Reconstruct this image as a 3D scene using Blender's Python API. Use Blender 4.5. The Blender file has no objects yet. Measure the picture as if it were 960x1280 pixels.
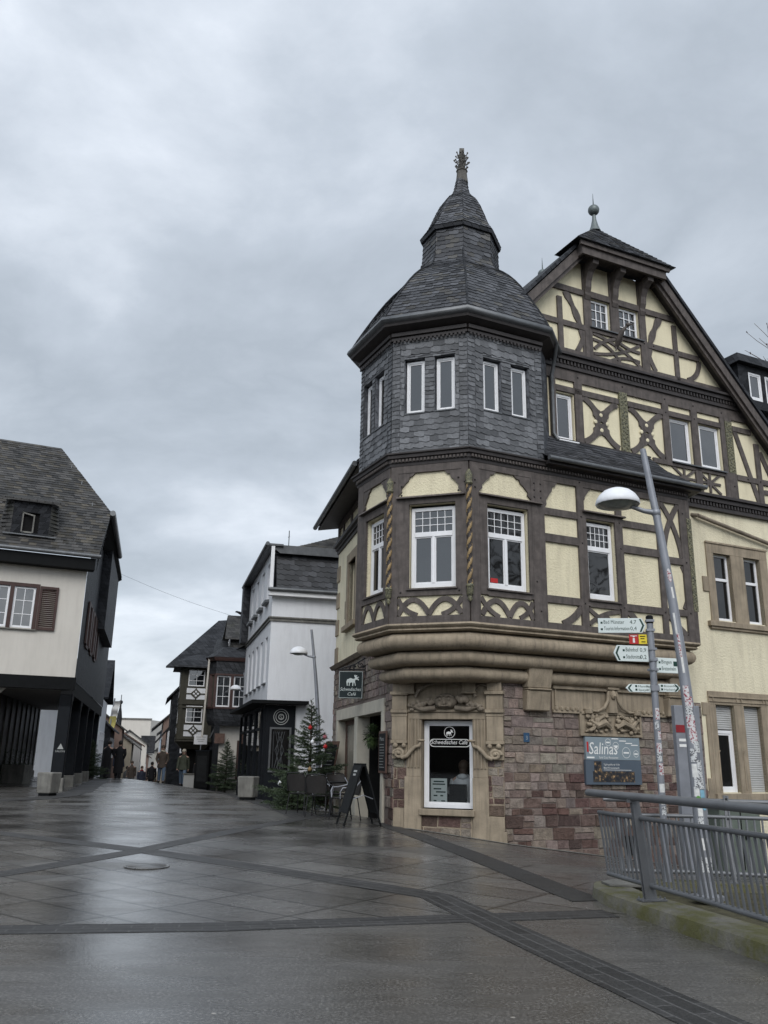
import bpy, bmesh, math, random
from mathutils import Vector, Matrix
from mathutils.geometry import tessellate_polygon
random.seed(7)
R = math.radians
scene = bpy.context.scene
COL = scene.collection

# ------------------------------------------------------------------ terrain
def sst(a, b, x):
    t = min(1.0, max(0.0, (x - a) / (b - a)))
    return t * t * (3 - 2 * t)

def gz(x, y):
    """Height of the ground: the bridge deck rises gently to the old town,
    the side street falls off to the right, the main street drops behind its crest."""
    z = 0.28 * sst(8, 22, y)
    v = (x - .3) * .9056 + (y - 18) * .4242
    v = .5*(v + math.sqrt(v*v + .16))
    z -= min(.135 * v, 1.3) * sst(11.5, 16, y)
    if y > 45.5:
        z -= .055 * (y - 45.5) * sst(45.5, 49, y) if y < 110 else .055 * 64.5
    return z

# ------------------------------------------------------------------ frames
class Frame:
    """Upright plane: u runs along it, w comes out of it, z is up."""
    def __init__(s, x, y, deg, flip=1):
        a = R(deg)
        s.o = Vector((x, y, 0)); s.d = Vector((math.sin(a), math.cos(a), 0))
        s.n = Vector((s.d.y, -s.d.x, 0)) * flip
        s.flip = flip
    def __call__(s, p):
        return s.o + s.d * p[0] + s.n * p[1] + Vector((0, 0, p[2]))
    def shift(s, u=0, w=0):
        f = Frame(0, 0, 0); f.o = s.o + s.d * u + s.n * w; f.d = s.d; f.n = s.n; f.flip = s.flip
        return f
WORLD = lambda p: Vector(p)

def local(loc, deg=0):
    f = Frame(loc[0], loc[1], 0); a = R(deg)
    f.d = Vector((math.cos(a), math.sin(a), 0)); f.n = Vector((-math.sin(a), math.cos(a), 0))
    f.o = Vector(loc); f.flip = -1
    return f

# ------------------------------------------------------------------ mesh builder
BASE = {}
_text_cache = {}
def text_tris(body, shear=0.0):
    key = (body, shear)
    if key in _text_cache: return _text_cache[key]
    cu = bpy.data.curves.new('lettering', 'FONT'); cu.body = body; cu.size = 1; cu.shear = shear
    cu.resolution_u = 2; cu.align_x = 'LEFT'
    ob = bpy.data.objects.new('lettering_tmp', cu); COL.objects.link(ob)
    dg = bpy.context.evaluated_depsgraph_get(); dg.update()
    me = bpy.data.meshes.new_from_object(ob.evaluated_get(dg))
    me.calc_loop_triangles()
    vs = [v.co.copy() for v in me.vertices]; ts = [tuple(t.vertices) for t in me.loop_triangles]
    bpy.data.objects.remove(ob); bpy.data.curves.remove(cu); bpy.data.meshes.remove(me)
    w = max([v.x for v in vs] or [1]); x0 = min([v.x for v in vs] or [0])
    _text_cache[key] = (vs, ts, x0, w)
    return _text_cache[key]

class MB:
    def __init__(s, fr=None):
        s.fr = fr or WORLD; s.V = []; s.F = []; s.M = []; s.C = []; s.col = None
    def pts(s, ps):
        b = len(s.V); s.V += [s.fr(p) for p in ps]; return b
    def face(s, idx, mi=0):
        s.F.append(tuple(idx)); s.M.append(mi); s.C.append(s.col)
    def quad(s, a, b, c, d, mi=0):
        k = s.pts([a, b, c, d]); s.face((k, k+1, k+2, k+3), mi); return s
    def poly(s, ps, mi=0):
        k = s.pts(ps); s.face(range(k, k+len(ps)), mi); return s
    def box(s, u0, u1, w0, w1, z0, z1, mi=0):
        k = s.pts([(u0,w0,z0),(u1,w0,z0),(u1,w1,z0),(u0,w1,z0),(u0,w0,z1),(u1,w0,z1),(u1,w1,z1),(u0,w1,z1)])
        for f in ((0,3,2,1),(4,5,6,7),(0,1,5,4),(1,2,6,5),(2,3,7,6),(3,0,4,7)): s.face([k+i for i in f], mi)
        return s
    def prism(s, poly, w0, w1, mi=0):
        n = len(poly); k = s.pts([(p[0], w0, p[1]) for p in poly] + [(p[0], w1, p[1]) for p in poly])
        s.face(range(k, k+n), mi); s.face(range(k+2*n-1, k+n-1, -1), mi)
        for i in range(n):
            j = (i+1) % n; s.face((k+i, k+j, k+n+j, k+n+i), mi)
        return s
    def hull(s, a, b, mi=0):
        """join two closed loops of 3D points of equal length, capped"""
        n = len(a); k = s.pts(list(a) + list(b))
        s.face(range(k, k+n), mi); s.face(range(k+2*n-1, k+n-1, -1), mi)
        for i in range(n):
            j = (i+1) % n; s.face((k+i, k+j, k+n+j, k+n+i), mi)
        return s
    def strip(s, path, width, w0, w1, mi=0):
        """a band of even width along a (u,z) path"""
        n = len(path); L = []; Rr = []
        ws = width if isinstance(width, (list, tuple)) else [width]*n
        for i in range(n):
            a = Vector(path[max(0, i-1)]); b = Vector(path[min(n-1, i+1)])
            t = (b-a).normalized(); nn = Vector((-t.y, t.x)) * ws[i] / 2; p = Vector(path[i])
            L.append(p+nn); Rr.append(p-nn)
        return s.prism([tuple(p) for p in L] + [tuple(p) for p in reversed(Rr)], w0, w1, mi)
    def wall(s, outer, holes, w=0.0, depth=0.0, mi=0, mr=None):
        """flat wall with openings; depth makes the reveals of the openings"""
        loops = [[Vector((p[0], p[1], 0)) for p in outer]]
        for h in holes:
            if len(h) == 4 and not isinstance(h[0], (tuple, list)):
                h = [(h[0], h[2]), (h[1], h[2]), (h[1], h[3]), (h[0], h[3])]
            loops.append([Vector((p[0], p[1], 0)) for p in h])
        flat = [p for l in loops for p in l]
        k = s.pts([(p.x, w, p.y) for p in flat])
        for t in tessellate_polygon(loops): s.face([k+i for i in t], mi)
        if depth:
            for l in loops[1:]:
                n = len(l)
                for i in range(n):
                    a, b = l[i], l[(i+1) % n]
                    s.quad((a.x,w,a.y),(b.x,w,b.y),(b.x,w-depth,b.y),(a.x,w-depth,a.y), mi if mr is None else mr)
        return s
    def loft(s, loops, closed=True, cap=True, mi=0):
        n = len(loops[0]); ks = [s.pts(l) for l in loops]
        for a, b in zip(ks, ks[1:]):
            for i in range(n if closed else n-1):
                j = (i+1) % n; s.face((a+i, a+j, b+j, b+i), mi)
        if cap and closed:
            s.face([ks[0]+i for i in range(n)][::-1], mi); s.face([ks[-1]+i for i in range(n)], mi)
        return s
    def tube(s, path, r, n=8, mi=0, cap=True):
        P = [Vector(p) for p in path]; m = len(P); loops = []
        rs = r if isinstance(r, (list, tuple)) else [r]*m
        prev = None
        for i in range(m):
            t = (P[min(m-1, i+1)] - P[max(0, i-1)]).normalized()
            if prev is None:
                up = Vector((0,0,1)) if abs(t.z) < .95 else Vector((0,1,0))
                x = t.cross(up).normalized()
            else:
                x = (prev - t * prev.dot(t)).normalized()
            prev = x; y = t.cross(x)
            loops.append([tuple(P[i] + (x*math.cos(2*math.pi*k/n) + y*math.sin(2*math.pi*k/n)) * rs[i]) for k in range(n)])
        return s.loft(loops, True, cap, mi)
    def lathe(s, cu, cw, prof, n=16, mi=0):
        loops = [[(cu + r*math.cos(2*math.pi*k/n), cw + r*math.sin(2*math.pi*k/n), z) for k in range(n)] for r, z in prof]
        return s.loft(loops, True, True, mi)
    def ball(s, c, r, n=10, m=6, mi=0, sq=(1,1,1)):
        loops = []
        for i in range(m+1):
            a = -math.pi/2 + math.pi * i / m
            rr = max(.001, math.cos(a)); loops.append([(c[0]+r*sq[0]*rr*math.cos(2*math.pi*k/n), c[1]+r*sq[1]*rr*math.sin(2*math.pi*k/n), c[2]+r*sq[2]*math.sin(a)) for k in range(n)])
        return s.loft(loops, True, True, mi)
    def sweep(s, path, prof, closed=False, side=1, mi=0):
        """carry a profile [(outset, z)] along a plan polyline with mitred corners (world xy)"""
        P = [Vector(p[:2]) for p in path]; m = len(P); cols = []
        for i in range(m):
            if closed or 0 < i < m-1:
                t0 = (P[i]-P[i-1]).normalized(); t1 = (P[(i+1) % m]-P[i]).normalized()
            elif i == 0: t0 = t1 = (P[1]-P[0]).normalized()
            else: t0 = t1 = (P[i]-P[i-1]).normalized()
            n0 = Vector((t0.y, -t0.x))*side; n1 = Vector((t1.y, -t1.x))*side
            b = (n0+n1); b = b / max(.35, b.length_squared/2)
            cols.append([(P[i].x + b.x*o, P[i].y + b.y*o, z) for o, z in prof])
        ks = [s.pts(c) for c in cols]; q = len(prof)
        for i in range(m if closed else m-1):
            a, b = ks[i], ks[(i+1) % m]
            for j in range(q-1): s.face((a+j, b+j, b+j+1, a+j+1), mi)
        return s
    def text(s, body, u, z, size, w, mi=0, align='L', shear=0.0, width=None, rot=0.0, thick=None):
        vs, ts, x0, x1 = text_tris(body, shear)
        sx = size if width is None else width / max(.01, x1 - x0)
        W = (x1-x0)*sx; off = {'L': 0, 'C': -W/2, 'R': -W}[align]
        sg = getattr(s.fr, 'flip', 1)
        c, sn = math.cos(rot), math.sin(rot)
        out = []
        for v in vs:
            a, b = (v.x - x0)*sx + off, v.y*size
            a, b = a*c - b*sn, a*sn + b*c
            out.append((u + sg*a, w, z + b))
        k = s.pts(out)
        for t in ts: s.face([k+i for i in t], mi)
        return s
    def build(s, name, mats, parent=None, smooth=None, base=None, fix=True, bevel=0):
        if not isinstance(mats, (list, tuple)): mats = [mats]
        me = bpy.data.meshes.new(name)
        org = Vector((0,0,0))
        if parent is not None: org = BASE.get(parent.name, Vector((0,0,0)))
        elif base is not None: org = Vector(base)
        me.from_pydata([tuple(Vector(v)-org) for v in s.V], [], s.F)
        for m in mats: me.materials.append(m)
        me.polygons.foreach_set('material_index', s.M)
        if fix or bevel:
            bm = bmesh.new(); bm.from_mesh(me)
            bmesh.ops.recalc_face_normals(bm, faces=bm.faces)
            if bevel:
                bmesh.ops.bevel(bm, geom=[e for e in bm.edges if len(e.link_faces) == 2 and e.calc_face_angle(0) > .6], offset=bevel, segments=1, affect='EDGES', clamp_overlap=True)
            bm.to_mesh(me); bm.free()
        uv = me.uv_layers.new(name='UVMap'); dat = [0.0]*(2*len(me.loops))
        for p in me.polygons:
            n = p.normal
            if abs(n.z) > .97: t = Vector((1,0,0)); b = Vector((0,1,0))
            else:
                t = Vector((-n.y, n.x, 0)).normalized(); b = n.cross(t)
            for li in p.loop_indices:
                co = me.vertices[me.loops[li].vertex_index].co + org
                dat[2*li] = co.dot(t); dat[2*li+1] = co.dot(b)
        uv.data.foreach_set('uv', dat)
        if any(c is not None for c in s.C) and not bevel:
            at = me.attributes.new('tint', 'FLOAT_COLOR', 'FACE')
            for i, c in enumerate(s.C):
                at.data[i].color = (*(c or (.3,.3,.3)), 1)
        if smooth is not None:
            me.polygons.foreach_set('use_smooth', [True]*len(me.polygons))
            me.set_sharp_from_angle(angle=R(smooth))
        o = bpy.data.objects.new(name, me); COL.objects.link(o)
        if parent is not None: o.parent = parent
        else: o.location = org
        BASE[o.name] = org
        return o

def tag(o, label=None, cat=None, group=None, kind=None):
    if label: o['label'] = label
    if cat: o['category'] = cat
    if group: o['group'] = group
    if kind: o['kind'] = kind
    return o

def thing(name, label, cat, loc=(0,0,0), group=None, rz=0):
    o = bpy.data.objects.new(name, None); COL.objects.link(o)
    o.location = loc; o.rotation_euler = (0, 0, rz); o.empty_display_size = .2
    BASE[o.name] = Vector(loc)
    return tag(o, label, cat, group)

def dup(root, loc, rz=None, label=None, group=None, scale=None):
    r = root.copy(); COL.objects.link(r); r.location = loc
    if rz is not None: r.rotation_euler = (0, 0, rz)
    if scale: r.scale = scale
    if label: r['label'] = label
    if group: r['group'] = group
    BASE[r.name] = Vector(loc)
    for ch in list(root.children):
        c = ch.copy(); COL.objects.link(c); c.parent = r
        for g in list(ch.children):
            d = g.copy(); COL.objects.link(d); d.parent = c
    return r

def _pl(pts, t):
    """point at fraction t along a polyline"""
    seg = [(Vector(b)-Vector(a)).length for a, b in zip(pts, pts[1:])]; d = t*sum(seg)
    for a, b, l in zip(pts, pts[1:], seg):
        if d <= l + 1e-9: return Vector(a).lerp(Vector(b), d/l if l else 0)
        d -= l
    return Vector(pts[-1])
SL_RND = random.Random(21)
def courses(mb, left, right, row, width, lift=.018, tones=((.045,.047,.053), (.12,.125,.14)), slant=.02, holes=None, jitter=.006, moss=0.0, tmap=None):
    """real slates in overlapping courses between a left and a right edge (polylines from eaves to ridge)"""
    rr = SL_RND; H = max(sum((Vector(b)-Vector(a)).length for a, b in zip(e, e[1:])) for e in (left, right)); n = max(2, int(H/row))
    nrm = None
    for i in range(n):
        t0, t1 = i/n, min(1.0, (i+1.18)/n)
        a, b = _pl(left, t0), _pl(right, t0); c, d = _pl(right, t1), _pl(left, t1)
        ln = (b-a).length; lt = (c-d).length
        if max(ln, lt) < .02: continue
        up = ((d-a)+(c-b)); ax = (b-a) if ln > .01 else (c-d); nn = ax.cross(up).normalized()
        m = max(1, int(max(ln, lt)/width)); off = (i % 2)*.5 + rr.uniform(-.12, .12)
        cuts = sorted({0.0, 1.0} | {min(1, max(0, (k+off)/m + rr.uniform(-.12, .12)/m)) for k in range(m+1)})
        for u0, u1 in zip(cuts, cuts[1:]):
            if (u1-u0)*max(ln, lt) < .015: continue
            if holes:
                p = (a.lerp(b, (u0+u1)/2) + d.lerp(c, (u0+u1)/2))/2
                if holes(p): continue
            k = rr.random()*rr.uniform(.7, 1.2); col = tuple(x+(y-x)*k for x, y in zip(*tones))
            if moss and rr.random() < moss: col = (col[0]*1.2, col[1]*1.12, col[2]*.95)
            mb.col = col
            j0, j1 = rr.uniform(-jitter, jitter), rr.uniform(-jitter, jitter); uh = (d-a).normalized() if (d-a).length else Vector((0,0,1))
            lf = nn*(lift*rr.uniform(.75, 1.2)); p0 = a.lerp(b, u0) + lf + uh*(slant+j0); p1 = a.lerp(b, u1) + lf*1.15 + uh*(j1-slant*.3)
            pm = a.lerp(b, u0*.35+u1*.65) + lf*1.1 + uh*(j1-slant*.8)
            q1, q0 = d.lerp(c, u1), d.lerp(c, u0)
            # slate face and its lower edge
            if mb.fr is WORLD or True:
                kx = len(mb.V); mb.V += [p0, pm, p1, q1+nn*.002, q0+nn*.002, p0-lf*.95, pm-lf*.95, p1-lf*.95]
                mb.face((kx, kx+1, kx+2, kx+3, kx+4)); mb.face((kx+5, kx+6, kx+1, kx)); mb.face((kx+6, kx+7, kx+2, kx+1))
    mb.col = None; return mb

# ------------------------------------------------------------------ materials
class NT:
    def __init__(s, m): s.t = m.node_tree; s.n = s.t.nodes; s.l = s.t.links
    def new(s, typ, **kw):
        n = s.n.new(typ)
        for k, v in kw.items():
            if k == 'inp':
                for i, x in v.items(): n.inputs[i].default_value = x
            else: setattr(n, k, v)
        return n
    def link(s, a, b): s.l.new(a, b)
    def mix(s, fac, a, b, blend='MIX'):
        n = s.new('ShaderNodeMix', data_type='RGBA', blend_type=blend)
        for sock, v in ((n.inputs[0], fac), (n.inputs[6], a), (n.inputs[7], b)):
            if hasattr(v, 'is_linked') or hasattr(v, 'links'): s.link(v, sock)
            else: sock.default_value = v if not isinstance(v, tuple) else (*v, 1) if len(v) == 3 else v
        return n.outputs[2]
    def math(s, op, a, b=0.0, c=0.0):
        n = s.new('ShaderNodeMath', operation=op)
        for sock, v in zip(n.inputs, (a, b, c)):
            if hasattr(v, 'links'): s.link(v, sock)
            else: sock.default_value = v
        return n.outputs[0]
    def ramp(s, fac, stops):
        n = s.new('ShaderNodeValToRGB'); s.link(fac, n.inputs[0])
        e = n.color_ramp.elements
        while len(e) < len(stops): e.new(.5)
        for el, (p, c) in zip(e, stops):
            el.position = p; el.color = (*c, 1) if isinstance(c, tuple) else (c, c, c, 1)
        return n.outputs[0]
    def noise(s, vec, scale, detail=4, rough=.55, dist=0):
        n = s.new('ShaderNodeTexNoise', inp={'Scale': scale, 'Detail': detail, 'Roughness': rough, 'Distortion': dist})
        if vec is not None: s.link(vec, n.inputs['Vector'])
        return n.outputs['Fac']
    def bump(s, h, strength, dist, nrm=None):
        n = s.new('ShaderNodeBump', inp={'Strength': strength, 'Distance': dist}); s.link(h, n.inputs['Height'])
        if nrm is not None: s.link(nrm, n.inputs['Normal'])
        return n.outputs[0]
    def map(s, vec, sc=(1,1,1), loc=(0,0,0), rot=(0,0,0)):
        n = s.new('ShaderNodeMapping'); n.inputs['Scale'].default_value = sc; n.inputs['Location'].default_value = loc; n.inputs['Rotation'].default_value = rot
        s.link(vec, n.inputs['Vector']); return n.outputs[0]

def newmat(name):
    m = bpy.data.materials.new(name); m.use_nodes = True
    nt = NT(m); b = m.node_tree.nodes['Principled BSDF']
    uv = nt.new('ShaderNodeUVMap').outputs[0]
    geo = nt.new('ShaderNodeNewGeometry').outputs['Position']
    return m, nt, b, uv, geo

def simple(name, col, rough=.6, var=.25, scale=6, spec=.3, metal=0, bump=0, bscale=60, bdist=.004, streak=0):
    m, nt, b, uv, geo = newmat(name)
    n1 = nt.noise(geo, scale, 5)
    lo = tuple(c*(1-var) for c in col); hi = tuple(min(1, c*(1+var)) for c in col)
    c = nt.ramp(n1, [(.3, lo), (.7, hi)])
    if streak:
        mp = nt.map(geo, (14, 14, 1.1)); n2 = nt.noise(mp, 1.0, 5, .6)
        c = nt.mix(nt.ramp(n2, [(.46, 0.0), (.66, streak)]), c, tuple(x*.45 for x in col))
    nt.link(c, b.inputs['Base Color'])
    b.inputs['Roughness'].default_value = rough; b.inputs['Specular IOR Level'].default_value = spec
    b.inputs['Metallic'].default_value = metal
    if bump:
        n3 = nt.noise(geo, bscale, 3); nt.link(nt.bump(n3, bump, bdist), b.inputs['Normal'])
    return m

def slate(name, w=.24, h=.13, dark=(.028,.030,.035), light=(.085,.09,.10), slant=0.35, moss=.0, rough=.55):
    """overlapping slates: every course tilts out at its foot, slates differ in tone"""
    m, nt, b, uv, geo = newmat(name)
    sep = nt.new('ShaderNodeSeparateXYZ'); nt.link(uv, sep.inputs[0])
    wob = nt.noise(uv, 2.2, 3)
    vv = nt.math('ADD', sep.outputs[1], nt.math('MULTIPLY', wob, .06))
    vv = nt.math('ADD', vv, nt.math('MULTIPLY', sep.outputs[0], slant*.12))
    row = nt.math('DIVIDE', vv, h); fr = nt.math('FRACT', row); ri = nt.math('FLOOR', row)
    uu = nt.math('ADD', nt.math('DIVIDE', sep.outputs[0], w), nt.math('MULTIPLY', ri, .37))
    uu = nt.math('ADD', uu, nt.math('MULTIPLY', fr, slant))
    fu = nt.math('FRACT', uu); iu = nt.math('FLOOR', uu)
    cmb = nt.new('ShaderNodeCombineXYZ'); nt.link(iu, cmb.inputs[0]); nt.link(ri, cmb.inputs[1])
    wn = nt.new('ShaderNodeTexWhiteNoise', noise_dimensions='2D'); nt.link(cmb.outputs[0], wn.inputs['Vector'])
    fine = nt.noise(nt.map(uv, (3, 14, 1)), 3, 4)
    tone = nt.math('ADD', nt.math('MULTIPLY', wn.outputs[0], .6), nt.math('MULTIPLY', fine, .5))
    c = nt.ramp(tone, [(.2, dark), (.9, light)])
    if moss:
        mn = nt.noise(geo, 1.3, 6, .65)
        c = nt.mix(nt.ramp(mn, [(.5, 0.0), (.72, moss)]), c, (.06, .06, .04))
    # relief for the course steps and side joints; a dark line edges each course
    step = nt.math('SUBTRACT', 1.0, fr)
    joint = nt.ramp(fu, [(.0, 0.0), (.06, 1.0), (.94, 1.0), (1.0, 0.0)])
    hgt = nt.math('MULTIPLY', step, joint)
    hgt = nt.math('ADD', hgt, nt.math('MULTIPLY', nt.math('ADD', wn.outputs[0], fine), .22))
    nt.link(nt.bump(hgt, 1.0, .030), b.inputs['Normal'])
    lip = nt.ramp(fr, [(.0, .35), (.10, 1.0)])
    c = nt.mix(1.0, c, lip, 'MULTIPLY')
    b.inputs['Specular IOR Level'].default_value = .16
    nt.link(c, b.inputs['Base Color'])
    nt.link(nt.ramp(fine, [(.3, rough-.15), (.7, rough+.12)]), b.inputs['Roughness'])
    return m

def plaster(name, col, var=.06, rough=.85, bump=.5, dirt=.0):
    m, nt, b, uv, geo = newmat(name)
    n1 = nt.noise(geo, 1.1, 6, .6)
    c = nt.ramp(n1, [(.3, tuple(x*(1-var) for x in col)), (.7, tuple(min(1, x*(1+var)) for x in col))])
    if dirt:
        n2 = nt.noise(nt.map(geo, (6, 6, .8)), 1.0, 5, .6)
        c = nt.mix(nt.ramp(n2, [(.46, 0.0), (.66, dirt*1.6)]), c, (col[0]*.52, col[1]*.5, col[2]*.5))
        n4 = nt.noise(geo, .9, 6, .7); c = nt.mix(nt.ramp(n4, [(.50, 0.0), (.64, dirt*.9)]), c, (col[0]*.72, col[1]*.70, col[2]*.66))
    nt.link(c, b.inputs['Base Color']); b.inputs['Roughness'].default_value = rough; b.inputs['Specular IOR Level'].default_value = .2
    n3 = nt.noise(geo, 26, 5, .6); nt.link(nt.bump(n3, bump, .02), b.inputs['Normal'])
    return m

def tinted(name, rough=.8, bump=.6):
    """stone whose own colour is stored stone by stone"""
    m, nt, b, uv, geo = newmat(name)
    at = nt.new('ShaderNodeAttribute', attribute_name='tint')
    n1 = nt.noise(geo, 9, 6, .65); n2 = nt.noise(geo, 45, 4, .6)
    k = nt.ramp(n1, [(.3, .60), (.7, 1.35)])
    c = nt.mix(1.0, at.outputs['Color'], k, 'MULTIPLY')
    c = nt.mix(nt.ramp(n2, [(.45, 0.0), (.75, .35)]), c, (.16, .12, .10))
    nt.link(c, b.inputs['Base Color']); b.inputs['Roughness'].default_value = rough; b.inputs['Specular IOR Level'].default_value = .25
    h = nt.math('ADD', n1, nt.math('MULTIPLY', n2, .8)); nt.link(nt.bump(h, 1.0, .045), b.inputs['Normal'])
    return m

def glass(name, col=(.012,.014,.016), ior=1.9, rough=.03):
    m, nt, b, uv, geo = newmat(name)
    b.inputs['Base Color'].default_value = (*col, 1); b.inputs['Roughness'].default_value = rough
    b.inputs['IOR'].default_value = ior
    n = nt.noise(geo, 1.2, 2); nt.link(nt.bump(n, .12, .04), b.inputs['Normal'])
    return m

def clearglass(name, refl=.12):
    m = bpy.data.materials.new(name); m.use_nodes = True; nt = NT(m)
    out = m.node_tree.nodes['Material Output']; m.node_tree.nodes.remove(m.node_tree.nodes['Principled BSDF'])
    tr = nt.new('ShaderNodeBsdfTransparent'); tr.inputs[0].default_value = (.82,.84,.84,1)
    gl = nt.new('ShaderNodeBsdfGlossy', inp={'Roughness': .02})
    fr = nt.new('ShaderNodeFresnel', inp={'IOR': 1.5}); mx = nt.new('ShaderNodeMixShader')
    nt.link(nt.math('MULTIPLY', fr.outputs[0], 1.0), mx.inputs[0]); nt.link(tr.outputs[0], mx.inputs[1]); nt.link(gl.outputs[0], mx.inputs[2]); nt.link(mx.outputs[0], out.inputs[0])
    return m

def carved(name, c1, c2, scale=22):
    """painted carving: raised scrolls of one colour on a ground of another"""
    m, nt, b, uv, geo = newmat(name)
    v = nt.new('ShaderNodeTexVoronoi', feature='SMOOTH_F1', inp={'Scale': scale, 'Smoothness': .3}); nt.link(geo, v.inputs['Vector'])
    n = nt.noise(geo, scale*.8, 3, .6, 1.5)
    c = nt.ramp(n, [(.42, c1), (.5, c2), (.62, c1)])
    nt.link(c, b.inputs['Base Color']); b.inputs['Roughness'].default_value = .55
    nt.link(nt.bump(n, .9, .03), b.inputs['Normal'])
    return m

def slate_tint(name, rough=.55, spec=.3):
    m, nt, b, uv, geo = newmat(name)
    at = nt.new('ShaderNodeAttribute', attribute_name='tint'); n1 = nt.noise(geo, 18, 5, .65); n2 = nt.noise(geo, 1.1, 5, .6)
    k = nt.ramp(nt.math('ADD', nt.math('MULTIPLY', n1, .6), nt.math('MULTIPLY', n2, .4)), [(.32, .62), (.68, 1.35)])
    nt.link(nt.mix(1.0, at.outputs['Color'], k, 'MULTIPLY'), b.inputs['Base Color']); b.inputs['Specular IOR Level'].default_value = spec
    nt.link(nt.ramp(n1, [(.3, rough-.15), (.7, rough+.15)]), b.inputs['Roughness']); nt.link(nt.bump(n1, .6, .012), b.inputs['Normal']); return m
M = {}
M['slates'] = slate_tint('roof_slates'); M['slates_wall'] = slate_tint('wall_slates', .5)
M['timber'] = simple('brown_grey_timber', (.094,.080,.073), .6, .28, 7, bump=.6, bscale=34, streak=.5, spec=.22)
M['timber_dark'] = simple('dark_timber', (.035,.030,.029), .55, .25, 5, bump=.3, bscale=30)
M['yellow'] = plaster('yellow_plaster', (.70,.635,.455), .06, bump=1.0, dirt=.17)
M['yellow_smooth'] = plaster('yellow_plaster_gable', (.70,.635,.455), .05, bump=.4, dirt=.15)
M['yellow_wall'] = plaster('yellow_plaster_wall', (.70,.64,.475), .06, bump=.9, dirt=.18)
M['sandstone'] = simple('buff_sandstone', (.285,.235,.172), .8, .22, 3, bump=.5, bscale=35, bdist=.012, streak=.45)
M['sandstone_grey'] = simple('grey_buff_sandstone', (.21,.175,.135), .8, .25, 2.5, bump=.5, bscale=30, bdist=.012, streak=.5)
M['frame_stone'] = simple('pale_stone_frame', (.46,.43,.36), .75, .12, 3, bump=.2)
M['mortar'] = simple('mortar', (.16,.13,.115), .9, .2, 8, bump=.6)
M['stone'] = tinted('red_sandstone_blocks')
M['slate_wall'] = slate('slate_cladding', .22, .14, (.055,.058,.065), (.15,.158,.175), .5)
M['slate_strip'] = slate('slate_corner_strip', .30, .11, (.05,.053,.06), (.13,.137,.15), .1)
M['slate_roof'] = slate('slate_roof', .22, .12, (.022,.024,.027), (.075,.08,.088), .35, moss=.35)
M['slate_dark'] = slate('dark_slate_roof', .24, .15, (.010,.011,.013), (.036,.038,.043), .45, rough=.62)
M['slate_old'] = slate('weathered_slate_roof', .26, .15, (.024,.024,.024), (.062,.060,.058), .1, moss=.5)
M['white_paint'] = simple('white_window_paint', (.74,.74,.75), .4, .05, 4)
M['white_wall'] = plaster('white_render', (.66,.67,.69), .04, bump=.25, dirt=.10)
M['cream_wall'] = plaster('cream_render', (.56,.53,.48), .04, bump=.25, dirt=.08)
M['glass'] = glass('window_glass')
M['glass_dark'] = glass('dark_window_glass', (.010,.010,.010), 1.5)
M['clear'] = clearglass('shop_glass')
M['lead'] = simple('lead_sheet', (.10,.105,.11), .45, .2, 5, metal=.3)
M['zinc'] = simple('zinc_gutter', (.13,.135,.14), .45, .2, 4, metal=.5)
M['iron'] = simple('black_iron', (.012,.012,.013), .45, .2, 6)
M['black'] = simple('black_paint', (.005,.0055,.006), .65, .2, 5, spec=.12)
M['dark_blue'] = simple('blue_black_paint', (.006,.0075,.010), .6, .2, 5, spec=.15)
M['steel'] = simple('grey_painted_steel', (.15,.155,.163), .42, .12, 5, metal=.25, bump=.05)
M['lamp_grey'] = simple('galvanised_grey', (.25,.26,.285), .45, .12, 5, metal=.35)
M['lamp_white'] = simple('white_lamp_shell', (.74,.75,.77), .3, .05, 6)
M['sign_white'] = simple('white_sign_enamel', (.66,.72,.70), .35, .03, 3)
M['green_letter'] = simple('dark_green_lettering', (.012,.045,.035), .5, .1, 3)
M['red'] = simple('red_paint', (.42,.022,.022), .4, .1, 5)
M['yellow_sign'] = simple('yellow_sign', (.72,.56,.04), .4, .06, 5)
M['white_letter'] = simple('white_lettering', (.72,.72,.70), .5, .03, 5)
M['grey_letter'] = simple('chalk_lettering', (.34,.35,.34), .8, .1, 5)
M['shutter_brown'] = simple('red_brown_shutter', (.055,.030,.026), .55, .2, 6)
M['roller'] = simple('grey_roller_shutter', (.42,.42,.41), .5, .05, 4)
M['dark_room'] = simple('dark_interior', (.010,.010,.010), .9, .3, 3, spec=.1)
M['green_dark'] = simple('green_black_sign', (.010,.020,.022), .45, .15, 5)
M['carved'] = carved('gilt_green_carving', (.04,.045,.035), (.25,.23,.13), 30)
M['gold'] = simple('ochre_paint', (.26,.18,.085), .5, .2, 8)
M['chalkboard'] = simple('chalkboard', (.012,.013,.014), .8, .3, 5, spec=.2)
M['wood_red'] = simple('red_brown_wood', (.105,.062,.048), .55, .25, 8, bump=.2)
M['concrete'] = simple('weathered_concrete', (.165,.16,.145), .85, .25, 4, bump=.5, streak=.45)
M['copper_grey'] = simple('grey_green_ball', (.13,.15,.15), .45, .2, 8, metal=.3)
# ------------------------------------------------------------------ camera
cam = bpy.data.cameras.new('camera'); camo = bpy.data.objects.new('camera', cam); COL.objects.link(camo)
cam.sensor_width = 36; cam.sensor_height = 36; cam.sensor_fit = 'AUTO'; cam.lens = 1060/1280*36
cam.clip_start = .05; cam.clip_end = 3000
camo.matrix_world = Matrix.Translation((0, 0, 1.5)) @ Matrix.Rotation(R(90+16.2), 4, 'X') @ Matrix.Rotation(R(1.0), 4, 'Z')
scene.camera = camo

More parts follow.
